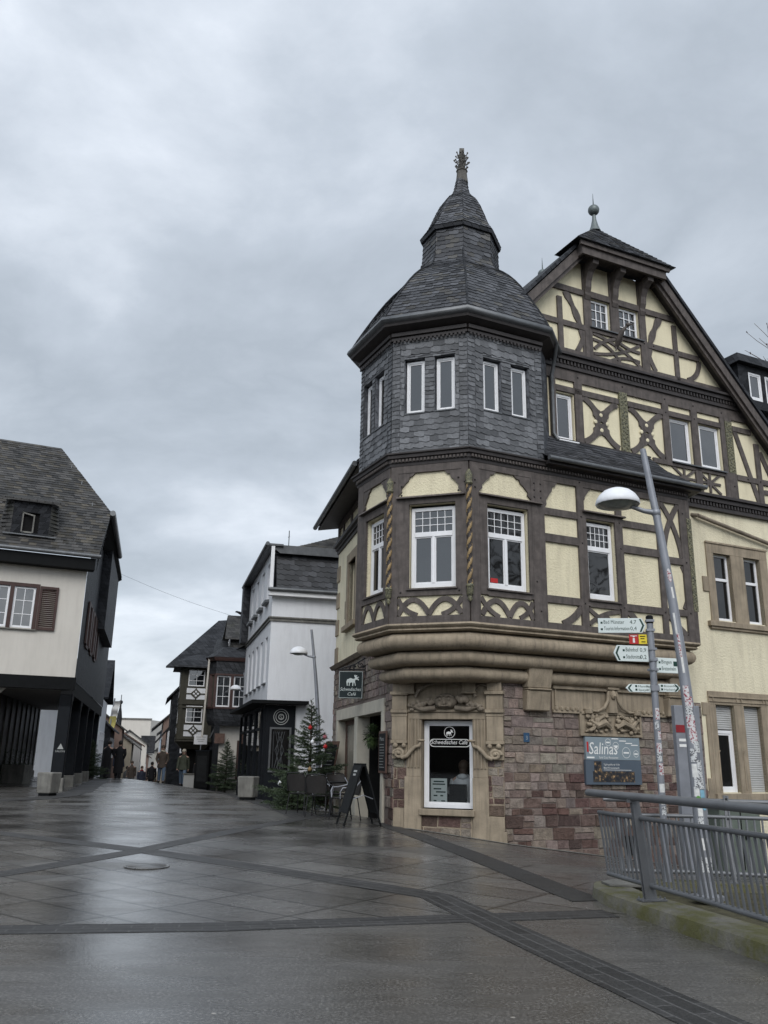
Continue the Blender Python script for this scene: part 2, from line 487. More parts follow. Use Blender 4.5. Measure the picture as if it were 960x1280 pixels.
# ------------------------------------------------------------------ sky and light
SUN_EL, SUN_AZ = 42, 178        # soft light from behind the camera, a little to the left
world = bpy.data.worlds.new('World'); scene.world = world; world.use_nodes = True
wt = NT(world); bg = world.node_tree.nodes['Background']
sky = wt.new('ShaderNodeTexSky', sky_type='NISHITA'); sky.sun_disc = False
sky.sun_elevation = R(SUN_EL); sky.sun_rotation = R(SUN_AZ)
tc = wt.new('ShaderNodeTexCoord').outputs['Generated']
sp = wt.new('ShaderNodeSeparateXYZ'); wt.link(tc, sp.inputs[0])
zz = wt.math('ADD', wt.math('MAXIMUM', sp.outputs[2], 0.0), .36)
pl = wt.new('ShaderNodeCombineXYZ'); wt.link(wt.math('DIVIDE', sp.outputs[0], zz), pl.inputs[0]); wt.link(wt.math('DIVIDE', sp.outputs[1], zz), pl.inputs[1])
big = wt.noise(wt.map(pl.outputs[0], (.85, .95, 1), (20.1, 3.3, 0)), 1.0, 5, .5, .5)
mid = wt.noise(wt.map(pl.outputs[0], (2.6, 3.0, 1), (4.29, 14.07, 2)), 1.0, 8, .58, .25)
den = wt.math('ADD', wt.math('MULTIPLY', big, .58), wt.math('MULTIPLY', mid, .42))
cloud = wt.ramp(den, [(.35, (8.2, 8.5, 8.9)), (.42, (5.7, 6.1, 6.65)), (.50, (3.7, 4.1, 4.6)), (.57, (2.75, 3.1, 3.5)), (.68, (4.4, 4.8, 5.3))])
# the cover thins towards the horizon and overhead, and is brightest behind the camera
hz = wt.ramp(sp.outputs[2], [(.0, (7.6, 7.95, 8.3)), (.16, (4.9, 5.35, 5.85)), (.40, (4.0, 4.45, 5.0)), (.62, (4.6, 5.1, 5.8))])
cl = wt.mix(.68, hz, cloud)
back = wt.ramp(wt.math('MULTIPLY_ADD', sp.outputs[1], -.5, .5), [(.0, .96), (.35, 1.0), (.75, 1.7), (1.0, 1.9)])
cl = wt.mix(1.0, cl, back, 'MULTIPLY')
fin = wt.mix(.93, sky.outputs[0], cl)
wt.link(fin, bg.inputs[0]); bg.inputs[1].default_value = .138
sun = bpy.data.lights.new('sun', 'SUN'); sun.energy = 1.5; sun.angle = R(40); sun.color = (1, .965, .92)
so = bpy.data.objects.new('sun', sun); COL.objects.link(so)
sd = Vector((math.sin(R(SUN_AZ))*math.cos(R(SUN_EL)), math.cos(R(SUN_AZ))*math.cos(R(SUN_EL)), math.sin(R(SUN_EL))))
so.rotation_euler = sd.to_track_quat('Z', 'Y').to_euler(); so.location = (-6, -10, 25)
vs = scene.view_settings; vs.view_transform = 'Standard'; vs.look = 'None'; vs.exposure = .17; vs.gamma = 1; vs.use_curve_mapping = False
scene.cycles.use_denoising = True
scene.cycles.max_bounces = 6; scene.cycles.diffuse_bounces = 3; scene.cycles.glossy_bounces = 3; scene.cycles.transparent_max_bounces = 12
scene.cycles.caustics_reflective = False; scene.cycles.caustics_refractive = False

# ------------------------------------------------------------------ ground
def wet(name, col, joints=None, speck=.5, r0=.22, r1=.55, bmp=.35, spec=.85):
    m, nt, b, uv, geo = newmat(name)
    n1 = nt.noise(geo, .55, 6, .6); n2 = nt.noise(geo, 55, 3, .7); n3 = nt.noise(nt.map(geo, (.25, 1.1, 1)), 1.0, 4, .6)
    c = nt.ramp(n1, [(.3, tuple(x*.72 for x in col)), (.7, tuple(x*1.25 for x in col))])
    n4 = nt.noise(geo, 42, 3, .7); n5 = nt.noise(nt.map(geo, (2.2, 7, 1)), 1.0, 4, .6)
    c = nt.mix(nt.ramp(n2, [(.5, 0.0), (.66, speck)]), c, tuple(min(1, x*2.2) for x in col))
    c = nt.mix(nt.ramp(n4, [(.52, 0.0), (.62, speck)]), c, tuple(min(1, x*2.8) for x in col)); c = nt.mix(nt.ramp(n4, [(.34, .7), (.46, 0.0)]), c, tuple(x*.45 for x in col))
    c = nt.mix(nt.ramp(n5, [(.40, .35), (.55, 0.0)]), c, tuple(x*.62 for x in col))
    vo = nt.new('ShaderNodeTexVoronoi', inp={'Scale': 1.6, 'Randomness': 1.0}); nt.link(geo, vo.inputs['Vector'])
    c = nt.mix(nt.ramp(vo.outputs['Distance'], [(.018, 1.0), (.03, 0.0)]), c, (.30, .28, .25))   # stray leaves and gum spots
    h = nt.math('MULTIPLY', n2, .35)
    if joints:
        br = nt.new('ShaderNodeTexBrick', offset=joints.get('offset', .5), inp={'Scale': 1.0, 'Mortar Size': joints['gap'], 'Mortar Smooth': .2, 'Brick Width': joints['w'], 'Row Height': joints['h'], 'Bias': 0.0})
        nt.link(nt.map(uv, (1, 1, 1), joints.get('loc', (0,0,0)), (0, 0, R(joints['rot']))), br.inputs['Vector'])
        br.inputs['Color1'].default_value = (.75,.75,.75,1); br.inputs['Color2'].default_value = (1.25,1.25,1.25,1); br.inputs['Mortar'].default_value = (*([joints.get('dark', .35)]*3), 1)
        c = nt.mix(1.0, c, br.outputs['Color'], 'MULTIPLY')
        h = nt.math('SUBTRACT', h, nt.math('MULTIPLY', br.outputs['Fac'], .8))
    nt.link(c, b.inputs['Base Color'])
    nt.link(nt.ramp(nt.math('ADD', nt.math('MULTIPLY', n1, .5), nt.math('MULTIPLY', n3, .5)), [(.36, r0), (.62, r1)]), b.inputs['Roughness'])
    b.inputs['Specular IOR Level'].default_value = spec
    h = nt.math('ADD', h, nt.math('MULTIPLY', nt.noise(geo, 9, 3), .35))
    nt.link(nt.bump(h, bmp, .012), b.inputs['Normal'])
    return m
M['asphalt'] = wet('wet_dark_asphalt', (.066,.063,.059), speck=.75, r0=.09, r1=.42, bmp=.40)
M['slabs'] = wet('wet_granite_slabs', (.072,.069,.065), dict(rot=38, w=1.25, h=.60, gap=.020, offset=0.0, dark=.15), r0=.08, r1=.38, bmp=.34)
M['setts'] = wet('dark_sett_band', (.029,.0285,.028), dict(rot=0, w=.42, h=.115, gap=.008, dark=2.4), speck=.3, r0=.45, r1=.62, spec=.35)
M['strip_dark'] = wet('dark_asphalt_strip', (.032,.0315,.031), speck=.3, r0=.45, r1=.62, spec=.35)

def sheet(name, xs, ys, mat, dz=0.0, inside=None):
    mb = MB(); nx, ny = len(xs), len(ys)
    for y in ys:
        for x in xs: mb.V.append(Vector((x, y, gz(x, y)+dz)))
    for j in range(ny-1):
        for i in range(nx-1):
            if inside and not inside((xs[i]+xs[i+1])/2, (ys[j]+ys[j+1])/2): continue
            mb.face((j*nx+i, j*nx+i+1, (j+1)*nx+i+1, (j+1)*nx+i))
    o = mb.build(name, mat, smooth=60, fix=False); o['kind'] = 'structure'; return o
def lin(a, b, n): return [a+(b-a)*i/n for i in range(n+1)]
xs = [-900, -200, -70, -40, -30, -22] + lin(-18, 9, 108) + lin(10, 24, 14) + [60, 200, 900]; ys = [-300, -60, -12] + lin(-2, 26, 112) + lin(26.5, 60, 67) + lin(65, 150, 17) + [400, 1500]
sheet('ground', xs, ys, M['asphalt'])

def ribbon(name, pts, width, mat, dz, step=.2, kind='structure'):
    """a paving band laid on the ground along a smooth line"""
    P = [Vector(p) for p in pts]; dense = []
    for a, b in zip(P, P[1:]):
        k = max(1, int((b-a).length/step))
        dense += [a.lerp(b, i/k) for i in range(k)]
    dense.append(P[-1])
    ws = width if isinstance(width, (list, tuple)) else [width]*2
    mb = MB(); n = len(dense); acc = 0; us = []
    for i, p in enumerate(dense):
        t = (dense[min(n-1, i+1)] - dense[max(0, i-1)]).normalized(); nn = Vector((-t.y, t.x))
        wd = ws[0] + (ws[1]-ws[0])*i/(n-1)
        if i: acc += (dense[i]-dense[i-1]).length
        us.append(acc)
        for k in range(3):
            q = p + nn*wd*(k/2-.5); mb.V.append(Vector((q.x, q.y, gz(q.x, q.y)+dz)))
    for i in range(n-1):
        for k in range(2): mb.face((3*i+k, 3*(i+1)+k, 3*(i+1)+k+1, 3*i+k+1))
    o = mb.build(name, mat, smooth=60, fix=True)
    me = o.data; uvl = me.uv_layers[0].data
    for l in me.loops:
        i, k = divmod(l.vertex_index, 3)
        uvl[l.index].uv = (us[i], (k/2-.5)*ws[0])
    if me.polygons[0].normal.z < 0: me.flip_normals()
    o['kind'] = kind; return o
# slab field between the cross band and the street mouth
def in_slabs(x, y):
    yb = 8.45 + .20*(x+2.3)
    return y > yb and y < 19.2 - .15*x and x > -9 and x < 1.4 - .32*(y-14.3) + (0 if y > 14 else .3)
sheet('paving_slabs', lin(-9, 4, 52), lin(7.5, 21, 54), M['slabs'], .002, in_slabs)
ribbon('sett_band', [(-9, 7.0), (-3.3, 8.17), (-1.4, 8.48), (.7, 9.06), (2.40, 9.5)], .40, M['setts'], .0035)
ribbon('sett_band', [(-9.5, 17.4), (-5.24, 14.77), (-3.67, 13.82), (-1.64, 12.3), (.1, 10.85), (.66, 10.35), (1.05, 9.1), (2.2, 5.2), (2.9, 2.8)], [.34, .46], M['setts'], .0045)
ribbon('sett_band', [(-7.5, 7.5), (-5.2, 10.2), (-3.64, 13.6), (-2.76, 16.1), (-1.55, 19.3)], .36, M['setts'], .0055)
ribbon('sett_band', [(-1.55, 19.3), (-2.78, 23.4), (-4.6, 29.5), (-9.0, 45.0)], .7, M['setts'], .0065)
ribbon('dark_strip', [(.0, 18.75), (.11, 18.3), (.65, 16.6), (1.35, 14.2), (2.35, 10.2)], .42, M['strip_dark'], .0075)
ribbon('wall_kerb', [(.55, 17.75), (1.6, 17.35), (2.5, 17.05), (4.7, 18.05), (8, 19.6)], .30, M['concrete'], .010)
ribbon('arcade_band', [(-15, 20.6), (-12, 21.4), (-10.2, 22.7), (-9.4, 24.4), (-9.3, 26.4), (-9.95, 29.7), (-13.95, 45)], .8, M['setts'], .0085)
# unseen wooded ridge, added behind the viewer to darken what the panes reflect
mb = MB(); n = 40; rh = random.Random(5)
for k in range(n+1):
    a = R(60 + 260*k/n); hgt = 14 + 7*math.sin(k*.7) + rh.uniform(-2, 3)
    for d, z in ((70, -3), (80, hgt*.55), (110, hgt), (150, hgt*1.2)): mb.V.append(Vector((d*math.sin(a), d*math.cos(a), z)))
for k in range(n):
    for j in range(3): mb.face((4*k+j, 4*k+4+j, 4*k+5+j, 4*k+1+j))
o = mb.build('added_hills', simple('added_dark_hill', (.028,.027,.022), .95, .5, .25), smooth=60); o['kind'] = 'structure'
mb = MB(); mb.lathe(-3.08, 12.2, [(.30, gz(-3.08, 12.2)+.0), (.30, gz(-3.08,12.2)+.012), (.27, gz(-3.08,12.2)+.013), (.262, gz(-3.08,12.2)+.008), (.25, gz(-3.08,12.2)+.008), (.245, gz(-3.08,12.2)+.012), (.02, gz(-3.08,12.2)+.012)], 28)
o = mb.build('manhole_cover', M['slabs'], smooth=40, base=(-3.08, 12.2, gz(-3.08,12.2)))
tag(o, 'round iron manhole cover set in the wet paving', 'manhole cover')

# ------------------------------------------------------------------ plinth and railings of the bridge end
def moss(name):
    m, nt, b, uv, geo = newmat(name)
    n1 = nt.noise(geo, 2.2, 6, .65); n2 = nt.noise(geo, 14, 5, .7)
    c = nt.ramp(n2, [(.3, (.10,.095,.08)), (.7, (.19,.18,.155))])
    k = nt.math('ADD', nt.math('MULTIPLY', n1, .7), nt.math('MULTIPLY', n2, .3))
    c = nt.mix(nt.ramp(k, [(.40, 0.0), (.55, .95)]), c, (.080, .078, .022))
    nt.link(c, b.inputs['Base Color']); b.inputs['Roughness'].default_value = .85
    nt.link(nt.bump(n2, .7, .02), b.inputs['Normal']); return m
M['moss'] = moss('mossy_concrete')
foot = [(3.9, 3.0), (3.45, 5.4), (3.24, 6.4), (3.06, 7.4), (2.82, 8.44), (2.62, 9.25), (2.47, 9.9), (2.43, 10.4), (2.53, 10.8), (2.8, 11.05), (3.2, 11.2), (4.2, 11.1), (5.4, 10.9), (7.5, 10.5), (9.5, 10.2)]
mb = MB(); mb.sweep(foot, [(0, -.25), (0, .06), (-.02, .135), (-.05, .15), (-.42, .155), (-.43, .02)], side=-1)
pl_o = mb.build('railing_plinth', M['moss'], smooth=40, base=(3.0, 8.5, 0)); tag(pl_o, 'mossy curved concrete plinth edging the bridge under the grey railing', 'plinth')
mb = MB(); b2 = [(p[0]+.2, p[1]) for p in foot[2:9]] + [(9.5, 10.2), (9.5, 3.0), (4.5, 3.0)]
mb.poly([(p[0], p[1]-.15 if p[1] > 10 else p[1], .09) for p in b2])
o = mb.build('planting_soil', simple('mossy_soil', (.055,.05,.028), .95, .45, 6, bump=.8, bscale=20, bdist=.03), base=(4, 8, 0)); o['kind'] = 'structure'
mb = MB(); mb.prism([(2.62, 10.35), (3.1, 10.30), (3.15, 10.75), (2.8, 10.83), (2.6, 10.65)], 0, .02)
mb.V = [Vector((v.x, v.z, .157 + v.y)) for v in mb.V]
mb.build('access_cover', M['concrete'], pl_o, fix=True)

def railing(name, label, line, posts, lean, z_b=.30, z_m=.95, z_h=1.16, r_h=.042):
    """line: plan points; n points to the walkway side"""
    P = [Vector(p) for p in line]
    seg = [(b-a).length for a, b in zip(P, P[1:])]; tot = sum(seg)
    def at(s):
        for a, b, l in zip(P, P[1:], seg):
            if s <= l + 1e-6:
                t = (b-a).normalized(); return a + t*s, t
            s -= l
        t = (P[-1]-P[-2]).normalized(); return P[-1], t
    root = thing(name, label, 'railing', (P[0].x, P[0].y, .15))
    def side(t): return Vector((t.y, -t.x)) * lean
    def lift(z): return (z-.3)/.86
    def pth(z, extra=0.0, s0=0.0):
        out = []; k = 28
        for i in range(k+1):
            p, t = at(s0 + (tot-s0)*i/k); q = p + side(t)*(.10*lift(z) + extra); out.append((q.x, q.y, z))
        return out
    h = pth(z_h, .05); a = Vector(h[0]); d = (Vector(h[0])-Vector(h[1])).normalized()
    h = [tuple(a + d*.16 + Vector((0,0,-.006))), tuple(a+d*.1)] + h
    MB().tube(h, [r_h*.55] + [r_h]*(len(h)-1), 12).build('handrail', M['steel'], root, smooth=40)
    MB().tube(pth(z_m), .024, 10).build('middle_rail', M['steel'], root, smooth=40)
    MB().tube(pth(z_b), .026, 10).build('bottom_rail', M['steel'], root, smooth=40)
    n = int(tot/.088)
    for i in range(n+1):
        p, t = at(tot*i/n); a = p + side(t)*(.10*lift(z_b)); b = p + side(t)*(.10*lift(z_m))
        MB().tube([(a.x, a.y, z_b), (b.x, b.y, z_m)], .0135, 6).build('baluster', M['steel'], root, smooth=40)
    for s in posts:
        p, t = at(s); nn = side(t); f = Frame(0, 0, 0); f.o = Vector((p.x, p.y, 0)); f.d = Vector((t.x, t.y, 0)); f.n = Vector((nn.x, nn.y, 0)) if lean else Vector((1,0,0))
        if f.n.length: f.n.normalize()
        mb = MB(f)
        # two raking flat bars on a foot plate, tapering to the handrail
        for u0 in (-.028, .016):
            mb.hull([(u0, -.06, .16), (u0+.012, -.06, .16), (u0+.012, .07, .16), (u0, .07, .16)], [(u0, .08, 1.13), (u0+.012, .08, 1.13), (u0+.012, .16, 1.13), (u0, .16, 1.13)])
        mb.hull([(-.016, -.06, .17), (.016, -.06, .17), (.016, .05, .17), (-.016, .05, .17)], [(-.016, .115, 1.10), (.016, .115, 1.10), (.016, .15, 1.10), (-.016, .15, 1.10)])
        mb.box(-.06, .06, -.15, .13, .157, .172); mb.box(-.03, .03, .08, .19, 1.10, 1.13)
        for u in (-.045, .045):
            for w in (-.13, .11): mb.tube([(u, w, .172), (u, w, .192)], .009, 6)
        mb.build('post', M['steel'], root)
    return root
railing('bridge_railing', 'grey steel railing along the near mossy plinth curving towards the viewer', [(2.60, 10.3), (2.68, 9.85), (2.80, 9.3), (2.99, 8.46), (3.16, 7.47), (3.32, 6.5), (3.52, 5.4), (3.9, 3.8)], [.95, 3.6, 5.2], 1)
railing('bridge_railing', 'grey steel railing farther back, seen through the balusters of the near one', [(2.95, 11.0), (3.9, 10.98), (4.65, 10.75), (6.4, 10.3), (8.4, 9.9)], [1.3, 3.0, 4.6], -1, .25, .88, 1.06, .03)
# bare riverside wood on the far bank to the right, reflected in the dark panes of the front
rw = random.Random(17); mb = MB()
for k in range(26):
    bx_, by_ = rw.uniform(19, 34), rw.uniform(-26, 7); hh = rw.uniform(11, 17)
    mb.tube([(bx_, by_, -3), (bx_+rw.uniform(-.5, .5), by_, hh*.5), (bx_+rw.uniform(-1, 1), by_, hh)], [.28, .16, .04], 5)
    for j in range(230):
        c = Vector((bx_, by_, rw.uniform(hh*.25, hh*1.05))); s_ = 3.2*math.sin(math.pi*min(1, max(.12, (c.z-hh*.2)/(hh*.9)))); a = rw.uniform(0, 6.28)
        c += Vector((math.cos(a), math.sin(a), 0))*s_*rw.random()**.5; d = Vector((rw.uniform(-1, 1), rw.uniform(-1, 1), rw.uniform(-.2, 1))).normalized()*rw.uniform(.5, 1.1); q = d.cross(Vector((rw.random(), rw.random(), rw.random()))).normalized()*.10
        b0 = len(mb.V); mb.V += [c-q, c+q, c+d]; mb.face((b0, b0+1, b0+2))
o = mb.build('riverside_wood', simple('bare_wood', (.035,.03,.024), .9, .3, 1), fix=False); o['kind'] = 'stuff'
# ------------------------------------------------------------------ the corner house
S = Frame(2.43, 17.29, 64.9); P = Frame(1.70, 16.28, 64.9)
FLf = Frame(1.70, 16.28, -71.4, -1); SF = Frame(2.43, 17.29, -71.4, -1)
e3 = Vector((1.70, 16.28)); e2 = e3 + 1.63*Vector((FLf.d.x, FLf.d.y))
LF = Frame(e2.x, e2.y, -26, -1); e1 = e2 + 1.58*Vector((LF.d.x, LF.d.y))
e4 = e3 + 1.85*Vector((P.d.x, P.d.y)); cc = Vector((1.78, 18.55))
OCT = [e1, e2, e3, e4, 2*cc-e1, 2*cc-e2, 2*cc-e3, 2*cc-e4]
corner = SF((2.26, 0, 0)); L = Frame(corner.x, corner.y, -13, -1)
house = thing('corner_house', 'yellow and brown half-timbered corner house with slate tower over a red sandstone café floor', 'house', (2.43, 17.29, 0))
def part(mb, name, mat, parent=None, smooth=None, bevel=0):
    return mb.build(name, mat, parent or house, smooth=smooth, bevel=bevel)
def shade(col, k, s=.08):
    r = random.uniform(1-s, 1+s)*k
    return tuple(max(.01, c*r*random.uniform(.95, 1.05)) for c in col)

# ---- windows
def window(fr, u0, u1, z0, z1, back=-.10, kind='cross', fw=.06, mat='glass', parent=None, name='window', frame_mat='white_paint', depth=.05, transom=.66, cols=2, curtain=False, single=False):
    par = parent or house; mb = MB(fr); a, b = back, back+depth
    mb.box(u0, u0+fw, a, b, z0, z1); mb.box(u1-fw, u1, a, b, z0, z1)
    mb.box(u0+fw, u1-fw, a, b, z0, z0+fw*1.2); mb.box(u0+fw, u1-fw, a, b, z1-fw, z1)
    um = (u0+u1)/2; zt = z0 + (z1-z0)*transom; e = .004
    if kind == 'cross':          # two casements below a gridded top light
        mb.box(u0+fw, u1-fw, a, b+.012, zt-.05, zt+.05)
        if not single: mb.box(um-.028, um+.028, a, b+.01, z0+fw*1.2, zt-.05)
        for i in range(1, 5): mb.box(u0+fw+(u1-u0-2*fw)*i/5-.008, u0+fw+(u1-u0-2*fw)*i/5+.008, b-.03, b-.012, zt+.05, z1-fw)
        for i in range(1, 3): mb.box(u0+fw, u1-fw, b-.031, b-.0125, zt+.05+(z1-fw-zt-.05)*i/3-.008, zt+.05+(z1-fw-zt-.05)*i/3+.008)
        for q0, q1 in ([(u0+fw, u1-fw)] if single else [(u0+fw, um-.028), (um+.028, u1-fw)]):
            for (x0, x1, y0, y1) in ((q0, q0+.025, z0+fw*1.2, zt-.05), (q1-.025, q1, z0+fw*1.2, zt-.05), (q0+.025, q1-.025, z0+fw*1.2, z0+fw*1.2+.025), (q0+.025, q1-.025, zt-.075, zt-.05)):
                mb.box(x0, x1, a+.006, b-.008, y0, y1)
    elif kind == 'tee':
        mb.box(u0+fw, u1-fw, a, b+.012, zt-.035, zt+.035)
    elif kind == 'grid':
        for i in range(1, cols): mb.box(u0+fw+(u1-u0-2*fw)*i/cols-.012, u0+fw+(u1-u0-2*fw)*i/cols+.012, b-.03, b-.004, z0+fw*1.2, z1-fw)
        for i in range(1, 3): mb.box(u0+fw, u1-fw, b-.031, b-.0045, z0+(z1-z0)*i/3-.012, z0+(z1-z0)*i/3+.012)
    else:
        i_ = fw*.55
        for (x0, x1, y0, y1) in ((u0+fw, u0+fw+i_, z0+fw*1.2, z1-fw), (u1-fw-i_, u1-fw, z0+fw*1.2, z1-fw), (u0+fw+i_, u1-fw-i_, z0+fw*1.2, z0+fw*1.2+i_), (u0+fw+i_, u1-fw-i_, z1-fw-i_, z1-fw)):
            mb.box(x0, x1, a, b-.014, y0, y1)
    w = mb.build(name, M[frame_mat], par, bevel=.004)
    pb = MB(fr); pb.quad((u0+fw*.5, a+.02, z0+fw*.5), (u1-fw*.5, a+.02, z0+fw*.5), (u1-fw*.5, a+.02, z1-fw*.5), (u0+fw*.5, a+.02, z1-fw*.5))
    sub = w if par.type == 'EMPTY' else par
    pb.build('pane', M[mat], sub)
    if curtain:
        cb = MB(fr); n = 14; loops = []
        for q in range(2):
            c0 = (u0+fw) if q == 0 else um+.05; c1 = um-.05 if q == 0 else u1-fw
            ps = [(c0+(c1-c0)*i/n, a-.04+.012*math.sin(i*2.1), z) for z in (z0+.05, z1-.05) for i in range(n+1)]
            k = cb.pts(ps)
            for i in range(n): cb.face((k+i, k+i+1, k+n+2+i, k+n+1+i))
        cb.build('net_curtain', M['white_paint'], sub)
    return w
def sill(fr, u0, u1, z, w0, w1, parent, mat='timber', t=.045, name='sill'):
    MB(fr).hull([(u0, w0, z-t), (u1, w0, z-t), (u1, w1, z-t), (u0, w1, z-t)], [(u0, w0, z+.01), (u1, w0, z+.01), (u1, w1, z-.015), (u0, w1, z-.015)]).build(name, M[mat], parent)

# ---- sandstone walls, stone by stone
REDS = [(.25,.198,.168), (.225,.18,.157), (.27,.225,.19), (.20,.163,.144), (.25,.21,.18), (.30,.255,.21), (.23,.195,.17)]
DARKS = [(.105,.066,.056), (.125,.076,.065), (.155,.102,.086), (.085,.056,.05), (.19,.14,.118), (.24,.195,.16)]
def stones(fr, u0, u1, z0, z1, clip, low=1.35, hmin=.11, hmax=.25):
    mb = MB(fr); z = z0
    while z < z1-.02:
        h = random.uniform(hmin, hmax); h = min(h, z1-z)
        if z1-(z+h) < .08: h = z1-z
        u = u0 - random.uniform(0, .2)
        while u < u1:
            w = random.uniform(.15, .50)*(1.15 if h > .2 else .85)
            a, b = max(u, u0), min(u+w, u1)
            split = h > .19 and random.random() < .18
            for (c, d) in (((z, z+h*.5), (z+h*.5, z+h)) if split else ((z, z+h),)):
                if b-a > .03 and not clip(a, b, c, d):
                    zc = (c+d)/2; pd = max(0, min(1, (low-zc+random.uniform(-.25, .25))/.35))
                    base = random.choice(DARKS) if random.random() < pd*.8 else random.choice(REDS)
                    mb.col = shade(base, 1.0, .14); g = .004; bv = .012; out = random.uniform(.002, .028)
                    j = lambda: random.uniform(-.010, .010)
                    A = [(a+g+j(), -.01, c+g+j()), (b-g+j(), -.01, c+g+j()), (b-g+j(), -.01, d-g+j()), (a+g+j(), -.01, d-g+j())]
                    B = [(A[0][0]+bv, out, A[0][2]+bv), (A[1][0]-bv, out, A[1][2]+bv), (A[2][0]-bv, out, A[2][2]-bv), (A[3][0]+bv, out, A[3][2]-bv)]
                    k = mb.pts(A+B); mb.face((k+4, k+5, k+6, k+7))
                    for i in range(4): mb.face((k+i, k+(i+1) % 4, k+4+(i+1) % 4, k+4+i))
            u += w
        z += h
    mb.col = None; return mb
def overlap(rects):
    def f(a, b, c, d):
        for (p, q, r, s) in rects:
            if a < q-.02 and b > p+.02 and c < s-.02 and d > r+.02:
                return True
        return False
    return f
# main stone front (S): stones up to the frieze slab, quoins at the right
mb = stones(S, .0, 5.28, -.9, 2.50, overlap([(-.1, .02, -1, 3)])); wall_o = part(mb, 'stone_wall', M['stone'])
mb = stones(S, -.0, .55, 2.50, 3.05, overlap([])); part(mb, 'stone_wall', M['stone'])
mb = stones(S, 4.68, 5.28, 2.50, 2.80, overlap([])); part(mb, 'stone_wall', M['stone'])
mb = MB(S); mb.wall([(0, -1), (5.3, -1), (5.3, 2.82), (4.6, 2.82), (4.6, 3.1), (0, 3.1)], [], -.004); part(mb, 'mortar_bed', M['mortar'])
# right-hand house wall: plaster with stone window frames
UW = [(6.06, 6.62), (7.05, 7.60)]; LW = [(5.70, 6.27), (6.57, 7.12)]
holes = [(a, b, 4.76, 6.38) for a, b in UW] + [(a, b, .90, 2.80) for a, b in LW]
mb = MB(S); mb.wall([(5.28, -1.4), (14, -1.4), (14, 7.5), (4.4, 7.5), (4.4, 2.82), (5.28, 2.82)], [(8.9, 9.5, 4.76, 6.38), (8.3, 8.85, .9, 2.8)] + holes, 0, .16); part(mb, 'plaster_wall', M['yellow_wall'])
for zz_, (u0, u1, z0, z1), wins in ((0, (5.84, 7.86, 4.72, 6.66), UW), (1, (5.50, 7.42, .70, 3.10), LW)):
    za, zb = (4.76, 6.38) if zz_ == 0 else (.90, 2.80)
    w_ = .035; mb = MB(S)
    mb.box(u0, u1, -.05, w_, zb, z1); mb.box(u0, wins[0][0], -.1, w_+.002, z0, zb); mb.box(wins[0][1], wins[1][0], -.1, w_+.001, z0, zb); mb.box(wins[1][1], u1, -.1, w_+.002, z0, zb)
    if zz_ == 0:
        mb.box(5.66, 5.84, -.02, w_-.004, 5.42, 5.78); mb.box(5.72, 7.92, -.02, .10, 4.60, 4.72); mb.box(5.77, 7.87, -.02, .06, 4.54, 4.60)
        mb.box(u0-.02, u1+.02, .03, .06, z1-.05, z1)
    else:
        mb.box(5.30, 5.50, -.02, w_-.004, 2.56, 2.84); mb.box(5.40, 5.50, -.02, w_-.004, .2, 2.56); mb.box(5.30, 5.40, -.02, w_-.005, .2, 1.20)
        mb.box(5.46, 7.60, -.02, .10, .74, .88)
        mb.box(u0, u1, w_, w_+.03, 2.96, 2.99); mb.box(u0, u1, w_, w_+.022, 2.86, 2.88)
        for x in (5.62, 6.36, 6.50, 7.20, 7.3): mb.box(x-.015, x+.015, w_, w_+.022, 2.88, 2.96)
        for x in (5.66, 6.42, 7.16): mb.tube([(x, w_+.005, .95), (x, w_+.005, 1.75), (x+.03, w_+.02, 1.80)], .018, 6)
    part(mb, 'window_surround', M['sandstone'], bevel=.006)
for a, b in UW: window(S, a, b, 4.76, 6.38, -.14, 'tee', .06, 'glass_dark', transom=.62)
window(S, 5.70, 6.27, .90, 2.24, -.14, 'plain', .07, 'glass_dark'); 
mb = MB(S)
def shutter_slats(mb, a, b, z0, z1, w):
    n = int((z1-z0)/.048)
    for i in range(n):
        z = z0+(z1-z0)*i/n; h = (z1-z0)/n
        mb.hull([(a, w, z), (b, w, z), (b, w, z+h*.97), (a, w, z+h*.97)], [(a, w+.012, z+h*.25), (b, w+.012, z+h*.25), (b, w+.012, z+h*.75), (a, w+.012, z+h*.75)])
shutter_slats(mb, 5.70, 6.27, 2.26, 2.80, -.10); r_o = part(mb, 'roller_shutter', M['roller'])
mb = MB(S); shutter_slats(mb, 6.57, 7.12, .90, 2.80, -.10); mb.box(6.55, 7.14, -.14, -.12, .88, 2.82); part(mb, 'roller_shutter', M['roller'])
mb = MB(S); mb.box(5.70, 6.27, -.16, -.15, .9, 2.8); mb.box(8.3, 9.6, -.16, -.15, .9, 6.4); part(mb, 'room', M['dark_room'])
mb = MB(S); mb.tube([(5.60, .10, 7.24), (8.05, .10, 6.80), (10.5, .10, 6.36)], .05, 10); mb.tube([(5.60, .10, 7.24), (5.50, -.02, 7.27)], .05, 8); part(mb, 'pipe', M['sandstone_grey'], smooth=40)

